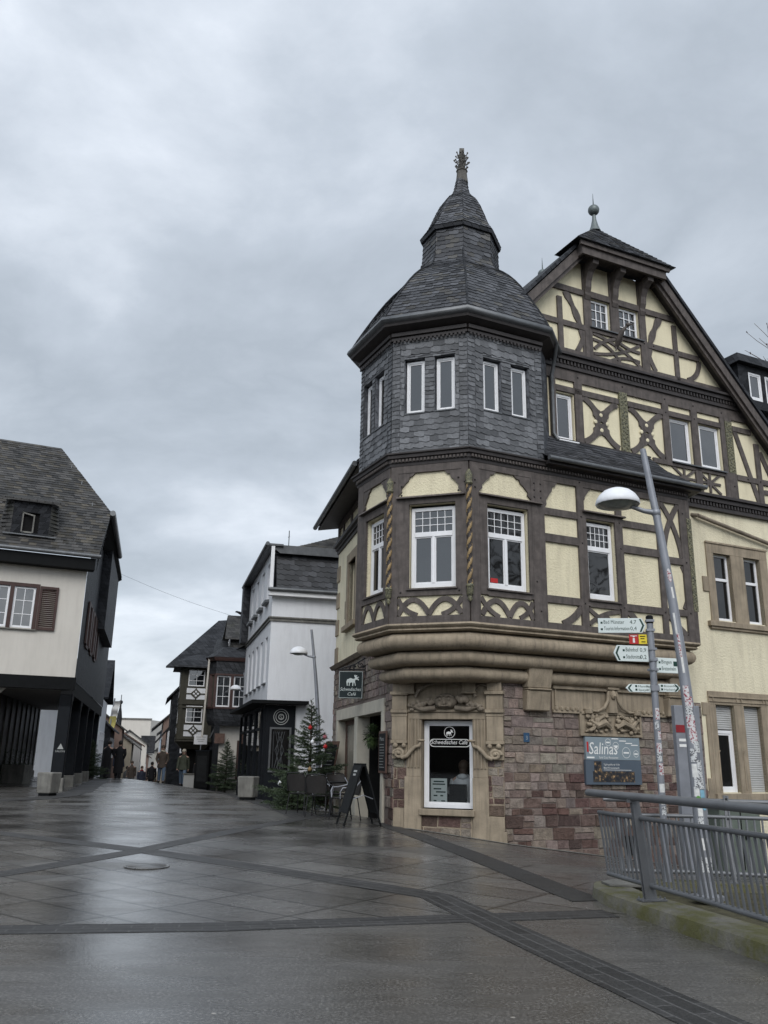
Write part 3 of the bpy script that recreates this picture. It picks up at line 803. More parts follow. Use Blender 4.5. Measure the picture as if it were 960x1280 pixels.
# ---- corbelled stone base of the oriel: three rolls
def roll(c_out, zt, zb, bulge):
    n = 7; out = []
    for i in range(n+1):
        t = math.pi*(.5 - i/n*.95); out.append((c_out + bulge*math.cos(t), (zt+zb)/2 + (zt-zb)/2*math.sin(t)))
    return out
pend = P((5.75, 0, 0)); pret = P((5.75, -.66, 0)); L0 = L((2.2, -.1, 0))
path = [pret, pend, e3, e2, e1 + Vector((LF.d.x, LF.d.y))*-.0, e1 - 1.2*Vector((LF.n.x, LF.n.y))*1.0]
prof = [(-.08, 4.06), (.07, 4.055), (.085, 4.02), (.06, 3.985), (.02, 3.965), (.035, 3.93), (.0, 3.90)] + roll(-.17, 3.90, 3.57, .17) + roll(-.36, 3.56, 3.28, .17) + roll(-.54, 3.27, 3.00, .17) + [(-.75, 2.98)]
mb = MB(); mb.sweep(path, prof, side=-1); cm_ = part(mb, 'corbel_moulding', M['sandstone'], smooth=45)
for k, (za, zb) in enumerate(((3.90, 3.57), (3.56, 3.28), (3.27, 3.00))):
    c0_ = (-.17, -.36, -.54)[k]
    for u in [.35+k*.3+i*1.15 for i in range(5)]:
        mb = MB(P); pr_ = roll(c0_, za, zb, .1715); mb.loft([[(u-.004, w, z) for w, z in pr_], [(u+.004, w, z) for w, z in pr_]], closed=False, cap=False); mb.build('block_joint', M['mortar'], cm_)
mb = MB(); mb.poly([(pret.x, pret.y, 4.05), (pend.x, pend.y, 4.05), (e3.x, e3.y, 4.05), (e2.x, e2.y, 4.05), (e1.x, e1.y, 4.05), (3.0, 19.5, 4.05)][::-1]); part(mb, 'oriel_floor', M['sandstone'])
# frieze slab with frame, corbel blocks and the carved relief
for a, b in ((.47, 1.04), (4.16, 4.60)):
    mb = MB(S)
    mb.hull([(a, 0, 2.47), (b, 0, 2.47), (b, .16, 2.47), (a, .16, 2.47)], [(a, 0, 2.87), (b, 0, 2.87), (b, .22, 2.87), (a, .22, 2.87)])
    mb.hull([(a, 0, 2.91), (b, 0, 2.91), (b, .22, 2.91), (a, .22, 2.91)], [(a, 0, 3.40), (b, 0, 3.40), (b, .34, 3.40), (a, .34, 3.40)])
    mb.box(a, b, 0, .26, 2.87, 2.91)
    part(mb, 'corbel_block', M['sandstone'], bevel=.02)
mb = MB(S); mb.box(1.18, 4.22, -.02, .03, 2.50, 3.10); mb.box(1.18, 4.22, .03, .10, 2.94, 3.02); mb.box(1.18, 4.22, .03, .07, 2.46, 2.52)
for i in range(22):
    u = 1.25+i*.135
    if not 1.85 < u < 3.45: mb.ball((u, .07, 2.545), .045, 6, 4)
mb.box(4.02, 4.06, .03, .06, 2.55, 2.94); mb.box(1.24, 1.28, .03, .06, 2.6, 2.94)
part(mb, 'frieze_panel', M['sandstone'], smooth=40)
rnd = random.Random(3)
mb = MB(S); mb.box(1.87, 3.44, -.01, .04, 2.06, 2.50); mb.box(1.84, 3.47, .0, .075, 2.02, 2.07); mb.box(1.84, 1.89, .0, .07, 2.07, 2.5); mb.box(3.42, 3.47, .0, .07, 2.07, 2.44)
mb.hull([(2.52, .02, 2.5), (2.86, .02, 2.5), (2.80, .12, 2.5), (2.58, .12, 2.5)], [(2.60, .02, 2.98), (2.78, .02, 2.98), (2.76, .12, 2.98), (2.62, .12, 2.98)])
mb.box(2.54, 2.84, .02, .16, 2.98, 3.10)
mb.ball((2.69, .13, 2.87), .085, 10, 7, sq=(.85, .8, 1.15)); mb.ball((2.69, .19, 2.85), .03, 6, 4)
for sg in (-1, 1):
    mb.tube([(2.69+sg*.10, .10, 2.95), (2.69+sg*.14, .12, 2.75), (2.69+sg*.24, .12, 2.60), (2.69+sg*.42, .11, 2.52), (2.69+sg*.60, .10, 2.53)], [.03, .035, .035, .03, .02], 7)
    mb.tube([(2.69+sg*.08, .08, 2.20), (2.69+sg*.25, .11, 2.30), (2.69+sg*.45, .11, 2.22), (2.69+sg*.62, .09, 2.33)], [.05, .075, .07, .04], 7)
    mb.tube([(2.69+sg*.72, .06, 2.10), (2.69+sg*.55, .10, 2.16), (2.69+sg*.40, .10, 2.36), (2.69+sg*.22, .09, 2.44)], [.02, .05, .05, .03], 7)
    for _ in range(46):
        mb.ball((2.69+sg*rnd.uniform(.06, .72), .05+rnd.uniform(0, .07), rnd.uniform(2.10, 2.44)), rnd.uniform(.018, .05), 7, 5, sq=(rnd.uniform(.8, 1.6), .8, rnd.uniform(.7, 1.4)))
    mb.lathe(2.69+sg*.64, .09, [(.02, 2.44), (.09, 2.47), (.10, 2.56), (.05, 2.58)], 10)
part(mb, 'carved_relief', M['sandstone'], smooth=50)
# ---- window portal on the chamfered corner (SF; u runs to the left)
mb = MB(SF); mb.wall([(0, -.6), (2.26, -.6), (2.26, 3.1), (0, 3.1)], [(.61, 1.67, .56, 2.28)], .0, .22); part(mb, 'portal_wall', M['sandstone'])
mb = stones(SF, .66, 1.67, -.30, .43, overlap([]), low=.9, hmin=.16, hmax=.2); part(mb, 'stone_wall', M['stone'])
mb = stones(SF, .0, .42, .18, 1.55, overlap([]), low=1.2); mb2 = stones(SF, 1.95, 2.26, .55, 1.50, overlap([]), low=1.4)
part(mb, 'stone_wall', M['stone']); part(mb2, 'stone_wall', M['stone'])
mb = MB(SF)
for a, b in ((-.02, .31), (1.96, 2.28)):
    mb.box(a, b, 0, .12, 1.86, 2.33); mb.box(a, b, 0, .12, 2.47, 2.76); mb.box(a-.03, b+.03, 0, .17, 2.76, 2.83); mb.box(a-.02, b+.02, 0, .16, 2.40, 2.47); mb.box(a-.01, b+.01, 0, .125, 2.33, 2.40)
    mb.box(a+.02, b-.02, 0, .14, 2.83, 3.06); mb.box(a-.015, b+.015, 0, .15, 1.80, 1.86); mb.box(a, b, 0, .07, 1.50, 1.80)
mb.box(.28, 1.98, 0, .10, 2.42, 2.47); mb.box(.31, 1.96, 0, .06, 2.28, 2.42); mb.box(.31, 1.96, 0, .05, 2.47, 3.0)
for a, b in ((.31, .61), (1.67, 1.98)):
    mb.box(a, b, 0, .045, 1.16, 2.28)
    for i in range(4): mb.box(a+.03+i*.07, a+.065+i*.07, .045, .075, 1.33, 2.28)
for a, b, c in ((.30, .62, .42), (1.66, 2.02, 1.9)):
    mb.box(a, b, 0, .05, -.4, 1.16)
mb.box(.0, .31, 0, .055, -.4, .45); mb.box(-.04, .04, -.02, .06, -.4, .18)
mb.box(.58, 1.70, -.2, .10, .44, .56)
for c, w in ((.52, .26), (1.80, .0)): pass
mb.box(.52, .80, 0, .16, 2.80, 3.06); mb.box(1.80, 2.06, 0, .16, 2.80, 3.06); mb.box(.50, .82, 0, .18, 2.78, 2.82); mb.box(1.78, 2.08, 0, .18, 2.78, 2.82)
part(mb, 'portal_surround', M['sandstone'], bevel=.008)
mb = MB(SF)   # carved mask with garlands over the window, arched hood
mb.tube([(1.14+.62*math.cos(t), .12, 2.72+.30*math.sin(t)) for t in [math.pi*i/14 for i in range(15)]], .035, 8)
mb.tube([(.40+.13*math.cos(t), .09, 2.86+.10*math.sin(t)) for t in [math.pi*i/8 for i in range(9)]], .025, 6)
mb.ball((1.14, .10, 2.63), .17, 14, 9, sq=(1.45, .8, .95)); mb.ball((1.14, .22, 2.60), .05, 8, 6, sq=(.8, 1, 1.3))
for sg in (-1, 1):
    mb.ball((1.14+sg*.09, .22, 2.67), .035, 8, 5); mb.tube([(1.14+sg*.03, .235, 2.72), (1.14+sg*.10, .235, 2.745), (1.14+sg*.18, .20, 2.70)], .02, 6)
    mb.ball((1.14+sg*.10, .20, 2.56), .05, 8, 5)
    for i in range(16):
        t = i/15; mb.ball((1.14+sg*(.26+.50*t), .13+rnd.uniform(-.02, .03), 2.58+.07*math.cos(t*3)+rnd.uniform(-.05, .05)), rnd.uniform(.045, .08)*(1.1-.35*t), 7, 5)
    mb.tube([(1.14+sg*.2, .14, 2.50), (1.14+sg*.45, .15, 2.47), (1.14+sg*.75, .12, 2.55)], [.05, .055, .03], 8)
mb.tube([(1.06, .225, 2.545), (1.14, .24, 2.53), (1.22, .225, 2.545)], .016, 6)
part(mb, 'carved_mask', M['sandstone_grey'], smooth=60)
mb = MB(SF)   # scrolls that end the pilasters
for base, sg in ((.16, 1), (2.10, -1)):
    mb = MB(SF); sp_ = []
    for i in range(26):
        t = i/25*math.pi*3.2; r = .115*(1-i/25*.72); sp_.append((base - sg*.02 + r*math.cos(t)*sg*-1, .11, 1.62 + r*math.sin(t)*.85 - .02))
    mb.tube(sp_, [.036]*20+[.03]*6, 8)
    mb.tube([(base-sg*.02+.11*-sg*-1*0+sg*.06, .11, 1.52), (base+sg*.16, .12, 1.56), (base+sg*.24, .12, 1.66), (base+sg*.33, .12, 1.74), (base+sg*.42, .12, 1.76), (base+sg*.44, .12, 1.84)], [.045, .045, .042, .038, .034, .03], 8)
    mb.ball((base+sg*.45, .13, 1.86), .05, 8, 6, sq=(1.7, 1, .55)); mb.ball((base-sg*.09, .13, 1.76), .055, 8, 6); mb.ball((base+sg*.09, .13, 1.76), .05, 8, 6); mb.ball((base-sg*.02, .13, 1.61), .035, 8, 6)
    part(mb, 'scroll_bracket', M['sandstone'], smooth=60)
# café window in the portal
cw = window(SF, .62, 1.66, .57, 2.26, -.20, 'plain', .065, 'clear')
mb = MB(SF)
mb.text('Schwedisches Café', 1.52, 1.80, .115, -.165, width=.76, shear=.25)
def rrect(mb, u0, u1, z0, z1, w, t=.012, n=6):
    r = (z1-z0)/2; c = []
    for k in range(n+1):
        a = -math.pi/2 + math.pi*k/n; c.append((u1-r+r*math.cos(a), z0+r+r*math.sin(a)))
    for k in range(n+1):
        a = math.pi/2 + math.pi*k/n; c.append((u0+r+r*math.cos(a), z0+r+r*math.sin(a)))
    m_ = len(c); cu, cz = (u0+u1)/2, (z0+z1)/2
    for i in range(m_):
        a, b = c[i], c[(i+1) % m_]
        f = lambda p: (p[0] + (t if p[0] < cu else -t), p[1] + (t if p[1] < cz else -t))
        a2, b2 = f(a), f(b); mb.quad((a[0], w, a[1]), (b[0], w, b[1]), (b2[0], w, b2[1]), (a2[0], w, a2[1]))
rrect(mb, .70, 1.55, 1.745, 1.90, -.165)
def ring(mb, u, z, r, t, w, n=28):
    for i in range(n):
        a, b = 2*math.pi*i/n, 2*math.pi*(i+1)/n
        mb.quad((u+r*math.cos(a), w, z+r*math.sin(a)), (u+r*math.cos(b), w, z+r*math.sin(b)), (u+(r-t)*math.cos(b), w, z+(r-t)*math.sin(b)), (u+(r-t)*math.cos(a), w, z+(r-t)*math.sin(a)))
ring(mb, 1.13, 2.03, .115, .01, -.165)
MOOSE = [(-.46,-.02),(-.50,-.10),(-.47,-.22),(-.44,-.46),(-.36,-.47),(-.37,-.25),(-.31,-.12),(-.24,-.24),(-.27,-.47),(-.19,-.48),(-.16,-.22),(.02,-.14),(.08,-.24),(.06,-.48),(.14,-.48),(.17,-.22),(.20,-.13),(.28,-.24),(.32,-.46),(.39,-.45),(.34,-.20),(.31,-.04),(.34,.08),(.44,.10),(.55,.10),(.60,.03),(.66,.03),(.68,.10),(.60,.20),(.52,.25),(.58,.30),(.70,.31),(.64,.37),(.55,.36),(.46,.32),(.44,.40),(.52,.50),(.44,.52),(.36,.46),(.32,.55),(.24,.52),(.22,.42),(.28,.32),(.33,.26),(.24,.18),(.10,.17),(-.02,.22),(-.14,.24),(-.28,.16),(-.42,.12)]
def moose(mb, fr, u, z, s, w):
    sg = fr.flip; mb.poly([(u+sg*x*s, w, z+y*s) for x, y in MOOSE])
moose(mb, SF, 1.14, 2.02, .125, -.165)
part(mb, 'window_lettering', M['white_letter'], cw)
mb = MB(SF); mb.box(1.22, 1.56, -.30, -.295, .66, 1.13); part(mb, 'window_poster', M['sign_white'], cw)
mb = MB(SF)
for i, (u, z, w_) in enumerate(((1.50, 1.07, .22), (1.52, 1.02, .26), (1.50, .93, .16), (1.45, .87, .2), (1.5, .80, .08), (1.36, .80, .06), (1.5, .70, .06), (1.34, .70, .08))): mb.box(u-w_, u, -.294, -.292, z-.014, z+.012)
part(mb, 'poster_print', M['green_letter'], cw)
# the dim café room behind it
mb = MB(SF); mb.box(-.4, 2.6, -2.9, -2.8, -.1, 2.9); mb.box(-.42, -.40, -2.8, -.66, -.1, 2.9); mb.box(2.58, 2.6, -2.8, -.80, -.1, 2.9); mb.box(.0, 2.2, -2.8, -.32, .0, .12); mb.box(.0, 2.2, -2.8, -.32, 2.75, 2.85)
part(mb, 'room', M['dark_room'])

# ---- timber storey of the oriel
def plast(fr, outer, holes, depth, mat='yellow', w=0): return part(_w(fr, outer, holes, depth, w), 'plaster_panel', M[mat])
def _w(fr, outer, holes, depth, w=0):
    mb = MB(fr); mb.wall(outer, holes, w, depth); return mb
BT = .045
def beams(fr, boxes, strips=(), mat='timber', name='timber_frame', polys=(), t=BT):
    mb = MB(fr); q = 0
    for (a, b, c, d) in boxes:
        q = (q+1) % 5; mb.box(a, b, -.02, t + q*.0016, c, d)
    for pth, wd in strips:
        q = (q+1) % 5; mb.strip(pth, wd, -.02, t*.7 + q*.0016)
    for pl_ in polys:
        q = (q+1) % 5; mb.prism(pl_, -.02, t*.8 + q*.0016)
    return part(mb, name, M[mat])
def arc(p, q, h, n=9):
    """curved path from p to q, bulging by h to its left"""
    p, q = Vector(p), Vector(q); t = (q-p).normalized(); nn = Vector((-t.y, t.x))
    return [tuple(p.lerp(q, i/n) + nn*h*4*(i/n)*(1-i/n)) for i in range(n+1)]
W1 = (.40, 1.40, 4.76, 6.50); W2 = (2.88, 3.66, 4.77, 6.52)
plast(P, [(0, 4.04), (5.75, 4.04), (5.75, 7.5), (0, 7.5)], [W1, W2], .16)
def cusp(u0, z0, du, dz):
    """cusped bracket filling a panel's corner"""
    return [(u0, z0), (u0+du*1.0, z0), (u0+du*.82, z0+dz*.16), (u0+du*.66, z0+dz*.18), (u0+du*.60, z0+dz*.36), (u0+du*.46, z0+dz*.44), (u0+du*.30, z0+dz*.60), (u0+du*.16, z0+dz*.72), (u0+du*.20, z0+dz*.86), (u0+du*.04, z0+dz*1.0), (u0, z0+dz*1.0)]
def brace(a, b, h, w=.13): return (arc(a, b, h), w)
beams(P, [(.0, .22, 4.04, 7.5), (1.48, 1.80, 4.19, 7.2), (2.66, 2.84, 4.19, 7.2), (3.66+.04, 3.86, 4.19, 7.2), (4.85, 5.0, 4.19, 7.2), (5.55, 5.75, 4.04, 7.5),
    (.22, 5.55, 4.04, 4.19), (.22, 5.55, 7.2, 7.5),
    (.22, .40, 4.62, 6.66), (1.40, 1.48, 4.62, 6.66), (.40, 1.40, 6.50, 6.66), (.40, 1.40, 4.60, 4.75), (2.84, 2.88, 4.62, 6.7), (3.66, 3.70, 4.62, 6.7), (2.88, 3.66, 6.52, 6.7), (2.88, 3.66, 4.60, 4.76),
    (1.80, 2.66, 4.60, 4.75), (3.86, 4.85, 4.60, 4.75), (5.0, 5.55, 4.62, 4.76),
    (1.80, 2.66, 6.46, 6.61), (3.86, 4.85, 6.46, 6.61), (1.80, 2.66, 5.88, 6.05), (3.86, 4.85, 5.88, 6.05), (5.0, 5.55, 5.78, 5.93)],
  strips=[(arc((.26, 4.22), (.90, 4.22), .30), .105), (arc((.90, 4.22), (1.46, 4.22), .30), .105), (arc((.24, 4.56), (.66, 4.20), -.05), .09), (arc((1.46, 4.56), (1.14, 4.22), .05), .09),
    brace((2.18, 4.19), (2.68, 4.58), -.05, .14), brace((3.84, 4.62), (4.22, 4.19), .06, .14), brace((2.86, 4.24), (3.68, 4.56), .07, .09), brace((2.86, 4.56), (3.68, 4.24), -.07, .09),
    brace((5.02, 7.18), (5.55, 5.95), .10, .12), brace((5.54, 7.18), (5.02, 5.95), -.10, .12), brace((5.54, 5.76), (5.52, 4.78), .14, .12), brace((5.02, 4.60), (5.52, 4.20), .0, .12)],
  polys=[cusp(.22, 7.2, .42, -.46), cusp(1.48, 7.2, -.42, -.46), cusp(1.80, 7.2, .36, -.60), cusp(2.84, 7.2, .22, -.3), cusp(3.70, 7.2, -.22, -.3),
    [(3.05, 4.30), (3.28, 4.52), (3.50, 4.30), (3.28, 4.38)]])
plast(FLf, [(0, 4.04), (1.63, 4.04), (1.63, 7.5), (0, 7.5)], [(.27, 1.24, 4.76, 6.50)], .16)
beams(FLf, [(.0, .14, 4.04, 7.5), (1.47, 1.63, 4.04, 7.5), (.14, 1.47, 4.04, 4.20), (.14, 1.47, 7.18, 7.5), (.14, .27, 4.62, 6.66), (1.24, 1.47, 4.62, 6.66), (.27, 1.24, 6.50, 6.66), (.14, 1.47, 4.60, 4.75)],
  strips=[(arc((.16, 4.23), (.82, 4.23), .30), .10), (arc((.82, 4.23), (1.46, 4.23), .30), .10), (arc((.15, 4.55), (.56, 4.22), -.06), .095), (arc((1.46, 4.55), (1.06, 4.22), .06), .095)],
  polys=[cusp(.14, 7.18, .36, -.46), cusp(1.47, 7.18, -.36, -.46)])
plast(LF, [(0, 4.04), (1.58, 4.04), (1.58, 7.5), (0, 7.5)], [(.26, 1.14, 4.76, 6.44)], .16)
beams(LF, [(.0, .13, 4.04, 7.5), (1.30, 1.58, 4.04, 7.5), (.13, 1.30, 4.04, 4.20), (.13, 1.30, 7.15, 7.5), (.13, .26, 4.62, 6.6), (1.14, 1.30, 4.62, 6.6), (.26, 1.14, 6.44, 6.6), (.13, 1.30, 4.60, 4.75)],
  strips=[(arc((.15, 4.22), (.72, 4.22), .32), .10), (arc((.72, 4.22), (1.28, 4.22), .32), .10)], polys=[cusp(.13, 7.15, .34, -.44), cusp(1.30, 7.15, -.34, -.44)])
window(P, .42, 1.38, 4.78, 6.44, -.13, 'cross', .075, 'glass_dark'); window(FLf, .29, 1.22, 4.78, 6.44, -.13, 'cross', .075); window(LF, .28, 1.12, 4.78, 6.38, -.13, 'cross', .075, 'glass_dark')
w2 = window(P, 2.90, 3.64, 4.80, 6.46, -.13, 'cross', .075, 'glass_dark', single=True)
mb = MB(P); mb.box(.53, .70, -.085, -.08, 4.90, 4.99); st_o = part(mb, 'red_sticker', M['red']); 
mb = MB(P); mb.text('FREI', .555, 4.925, .05, -.078, width=.12); 
for (a, b) in ((.2, 1.72), (2.78, 3.92)):
    mb2_ = MB(P); mb2_.hull([(a, .0, 6.64), (b, 0, 6.64), (b, .13, 6.64), (a, .13, 6.64)], [(a, .0, 6.70), (b, 0, 6.70), (b, .10, 6.68), (a, .10, 6.68)]); part(mb2_, 'drip_ledge', M['timber'])
for fr, a, b in ((FLf, .06, 1.50), (LF, .06, 1.4)):
    mb2_ = MB(fr); mb2_.hull([(a, .0, 6.62), (b, 0, 6.62), (b, .13, 6.62), (a, .13, 6.62)], [(a, .0, 6.68), (b, 0, 6.68), (b, .10, 6.66), (a, .10, 6.66)]); part(mb2_, 'drip_ledge', M['timber'])
sill(P, .36, 1.44, 4.76, -.05, .09, house); sill(FLf, .23, 1.28, 4.76, -.05, .09, house); sill(LF, .22, 1.18, 4.76, -.05, .09, house); sill(P, 2.84, 3.70, 4.77, -.05, .09, house)
# wooden pegs
mb = MB(P)
for (u, z) in [(1.56,7.1),(1.72,7.1),(1.56,6.95),(1.72,6.95),(1.56,6.8),(1.72,6.8),(.12,6.95),(.12,6.8),(1.56,5.0),(1.64,4.4),(2.75,6.53),(3.78,6.53),(4.92,6.53),(2.75,5.95),(3.78,5.95),(4.92,5.95),(2.75,4.66),(3.78,4.66),(4.92,4.66),(5.65,7.0),(5.65,5.85),(5.65,4.7),(2.75,7.3),(3.78,7.3),(4.92,7.3)]: mb.ball((u, BT+.006, z), .022, 6, 4)
for (u, z) in [(1.55,7.0),(1.40,6.9),(.07,6.9),(.2,7.0),(1.40,4.68),(.2,4.68),(1.4,6.7),(.2,6.72)]:
    p_ = FLf((u, BT+.006, z)); q_ = p_ - P.o; mb.ball((q_.dot(P.d), q_.dot(P.n), p_.z), .022, 6, 4)
part(mb, 'peg', M['timber_dark'], smooth=60)
# twisted columns on the oriel's two edges
for e, z0, z1 in ((e3, 4.45, 7.10), (e2, 4.45, 7.05)):
    out = (e-cc).normalized()*.055; mb = MB(); n, m_ = 12, 70; x, y = e.x+out.x, e.y+out.y
    loops = []
    za, zb = z0+.34, z1-.28
    for i in range(m_+1):
        z = za+(zb-za)*i/m_
        loops.append([(x+(.050+.012*math.cos(2*(2*math.pi*k/n - z*13)))*math.cos(2*math.pi*k/n), y+(.050+.012*math.cos(2*(2*math.pi*k/n - z*13)))*math.sin(2*math.pi*k/n), z) for k in range(n)])
    mb.loft(loops)
    k0 = 0
    for fi in range(len(mb.F)):
        if len(mb.F[fi]) == 4:
            i, k = divmod(fi, n); z = za+(zb-za)*(i+.5)/m_; mb.M[fi] = 1 if math.cos(2*(2*math.pi*(k+.5)/n - z*13)) > .1 else 0
    part(mb, 'twisted_column', [M['timber_dark'], M['gold']], smooth=50)
    mb = MB(); mb.lathe(x, y, [(.02, z0), (.05, z0+.05), (.035, z0+.1), (.07, z0+.14), (.065, z0+.26), (.085, z0+.30), (.06, z0+.34)], 10); part(mb, 'column_end', M['carved'], smooth=50); mb = MB(); mb.lathe(x, y, [(.06, zb), (.085, zb+.03), (.06, zb+.08), (.075, zb+.16), (.07, zb+.24), (.02, zb+.33)], 10)
    part(mb, 'column_end', M['carved'], smooth=50)
# carved post at the right end of the oriel
mb = MB(P); mb.hull([(5.75, -.1, 4.75), (5.90, -.1, 4.75), (5.88, .06, 4.75), (5.75, .06, 4.75)], [(5.75, -.1, 6.9), (5.90, -.1, 6.9), (5.88, .06, 6.9), (5.75, .06, 6.9)])
for i in range(44): mb.ball((5.815+.035*math.sin(i*1.9), .05, 4.82+i*.047), .036, 6, 4, sq=(.9, .8, 1))
part(mb, 'carved_post', M['carved'], smooth=60)
mb = MB(P); mb.box(5.75, 5.86, -.1, .05, 4.04, 4.75); mb.box(5.75, 5.86, -.1, .05, 6.9, 7.5); mb.box(5.72, 5.75, -.64, -.02, 4.04, 7.5); part(mb, 'timber_frame', M['timber'])
# dentil cornice round the tower and along the oriel
path_t = [P((5.75, -.66, 0)), pend, e3, e2, e1, e1 - 1.0*Vector((LF.n.x, LF.n.y))]
mb = MB(); mb.sweep(path_t, [(-.05, 7.34), (.06, 7.34), (.065, 7.40), (.085, 7.41), (.085, 7.48), (.13, 7.50), (.135, 7.56), (.17, 7.58), (.17, 7.61), (-.1, 7.63)], side=-1); part(mb, 'cornice', M['timber_dark'], smooth=30)
for fr, ln in ((P, 5.75), (FLf, 1.63), (LF, 1.58)):
    mb = MB(fr); n = int(ln/.075)
    for i in range(n): mb.box(ln*(i+.2)/n, ln*(i+.75)/n, .08, .115, 7.42, 7.475)
    part(mb, 'dentil_frieze', M['timber'])

# ---- slate storey of the tower
oc = [Frame(0, 0, 0) for _ in OCT]
tower_frames = {'FR': P, 'FL': FLf, 'L': LF}
tw = {'FR': (1.85, [(.37, .81), (1.07, 1.52)], 8.53, 9.73), 'FL': (1.63, [(.26, .70), (.92, 1.36)], 8.51, 9.77), 'L': (1.58, [(.38, .83), (1.0, 1.42)], 8.45, 9.75)}
for k, (ln, wins, z0, z1) in tw.items():
    fr = tower_frames[k].shift(0, .03); mb = MB(fr)
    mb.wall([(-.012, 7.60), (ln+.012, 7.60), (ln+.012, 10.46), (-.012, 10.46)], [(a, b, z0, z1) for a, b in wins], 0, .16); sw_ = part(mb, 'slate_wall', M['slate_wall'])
    WT = ((.058,.060,.064), (.155,.159,.168))
    mb = MB(); e_ = 1 if fr.flip == 1 else -1
    def slab(u0, u1, za, zb, row, wd, tones=WT, sl=.02):
        A_, B_ = (u0, u1) if e_ == 1 else (u1, u0)
        courses(mb, [fr((A_, .004, za)), fr((A_, .004, zb))], [fr((B_, .004, za)), fr((B_, .004, zb))], row, wd, .016, tones, sl)
    (w0a, w0b), (w1a, w1b) = wins
    slab(.17, ln-.17, 7.60, z0-.03, .125, .19); slab(.17, ln-.17, z1+.10, 10.30, .125, .19); slab(.17, w0a-.01, z0-.03, z1+.10, .125, .19); slab(w1b+.01, ln-.17, z0-.03, z1+.10, .125, .19)
    ST_ = ((.053,.055,.059), (.14,.144,.153))
    slab(-.01, .16, 7.60, 10.32, .10, .2, ST_, .012); slab(ln-.16, ln+.01, 7.60, 10.32, .10, .2, ST_, -.012); slab(w0b+.01, w1a-.01, z0, z1, .095, .4, ST_, .01); slab(w0a-.02, w1b+.02, z1+.005, z1+.10, .095, .16, ST_, 0)
    mb.build('slates', M['slates_wall'], sw_)
    for a, b in wins:
        window(fr, a+.02, b-.02, z0+.01, z1-.03, -.13, 'plain', .05, 'glass' if k != 'L' else 'glass_dark')
        mb = MB(fr); mb.box(a, b, -.14, .025, z0-.02, z0+.008); part(mb, 'sill', M['lead'])
    mb = MB(fr)
    for (za, zb, t) in ((10.24, 10.30, .05), (10.32, 10.40, .09)): mb.box(-.02, ln+.02, 0, t, za, zb)
    n = int(ln/.09)
    for i in range(n): mb.box(ln*(i+.2)/n, ln*(i+.75)/n, .045, .075, 10.18, 10.235)
    part(mb, 'eaves_moulding', M['timber_dark'])
def octo(k, z, sh=0): return [(cc.x+sh+(p.x-cc.x)*k, cc.y+(p.y-cc.y)*k, z) for p in OCT]
mb = MB()
for i in (3, 4, 5, 6, 7):
    a, b = OCT[i], OCT[(i+1) % 8]; mb.quad((a.x, a.y, 7.6), (b.x, b.y, 7.6), (b.x, b.y, 10.46), (a.x, a.y, 10.46))
part(mb, 'slate_wall', M['slate_wall'])
mb = MB(); mb.loft([octo(1.0, 10.40), octo(1.13, 10.50), octo(1.14, 10.58)], cap=False); mb.poly(octo(1.02, 10.44)); part(mb, 'soffit', M['timber_dark'])
mb = MB(); mb.loft([octo(1.12, 10.56), octo(1.16, 10.58), octo(1.175, 10.63), octo(1.165, 10.70), octo(1.13, 10.71)], cap=False); part(mb, 'gutter', M['zinc'], smooth=50)
prof_r = [(1.135, 10.68), (1.11, 10.80), (1.06, 11.02), (.995, 11.28), (.925, 11.55), (.855, 11.81), (.785, 12.05), (.715, 12.26), (.645, 12.44), (.575, 12.59), (.51, 12.71), (.46, 12.83), (.432, 12.98), (.418, 13.18), (.41, 13.5), (.405, 13.86)]
mb = MB(); mb.loft([octo(k, z, .03*(z-10.6)/3) for k, z in prof_r], cap=False); tr = part(mb, 'tower_roof', M['slate_roof'], smooth=35)
RT = ((.022,.023,.026), (.085,.088,.097))
def face_slates(prof, shf, row, wd, nm):
    mb = MB(); cols = [octo(k, z, shf(z)) for k, z in prof]
    for i in range(8):
        courses(mb, [c[i] for c in cols], [c[(i+1) % 8] for c in cols], row, wd, .016, RT, .018, moss=.15)
    mb.build(nm, M['slates'], tr)
face_slates(prof_r, lambda z: .03*(z-10.6)/3, .12, .19, 'slates')
mb = MB(); mb.loft([octo(k, z, .03) for k, z in ((.39, 13.80), (.435, 13.82), (.445, 13.90), (.43, 13.93))], cap=False); mb.poly(octo(.43, 13.83, .03)); part(mb, 'lantern_eaves', M['slate_dark'], tr)
prof_l = [(.44, 13.92), (.405, 14.05), (.365, 14.2), (.335, 14.36), (.305, 14.54), (.272, 14.74), (.235, 14.93), (.19, 15.08), (.14, 15.20), (.10, 15.34), (.075, 15.55), (.060, 15.80)]
mb = MB(); mb.loft([octo(k, z, .03+.04*(z-13.9)/2) for k, z in prof_l], cap=False); part(mb, 'lantern_roof', M['slate_roof'], tr, smooth=35)
face_slates(prof_l, lambda z: .03+.04*(z-13.9)/2, .10, .15, 'lantern_slates')
mb = MB()     # lead rolls over the hips, slate ridge strips
for i in range(8):
    mb.tube([octo(k+.006, z+.01, .03*(z-10.6)/3)[i] for k, z in prof_r[:14]], .022, 6)
part(mb, 'hip_strip', M['slate_dark'], tr, smooth=60)
fx, fy = cc.x+.075, cc.y; mb = MB()
mb.lathe(fx, fy, [(.16, 15.72), (.135, 15.95), (.13, 16.05), (.15, 16.06), (.15, 16.09), (.10, 16.10)], 8)
mb.lathe(fx, fy, [(.095, 16.08), (.085, 16.3), (.08, 16.45), (.10, 16.47), (.10, 16.56), (.07, 16.58), (.07, 16.63)], 4); mb.box(fx-.06, fx+.06, fy-.06, fy+.06, 16.63, 16.74)
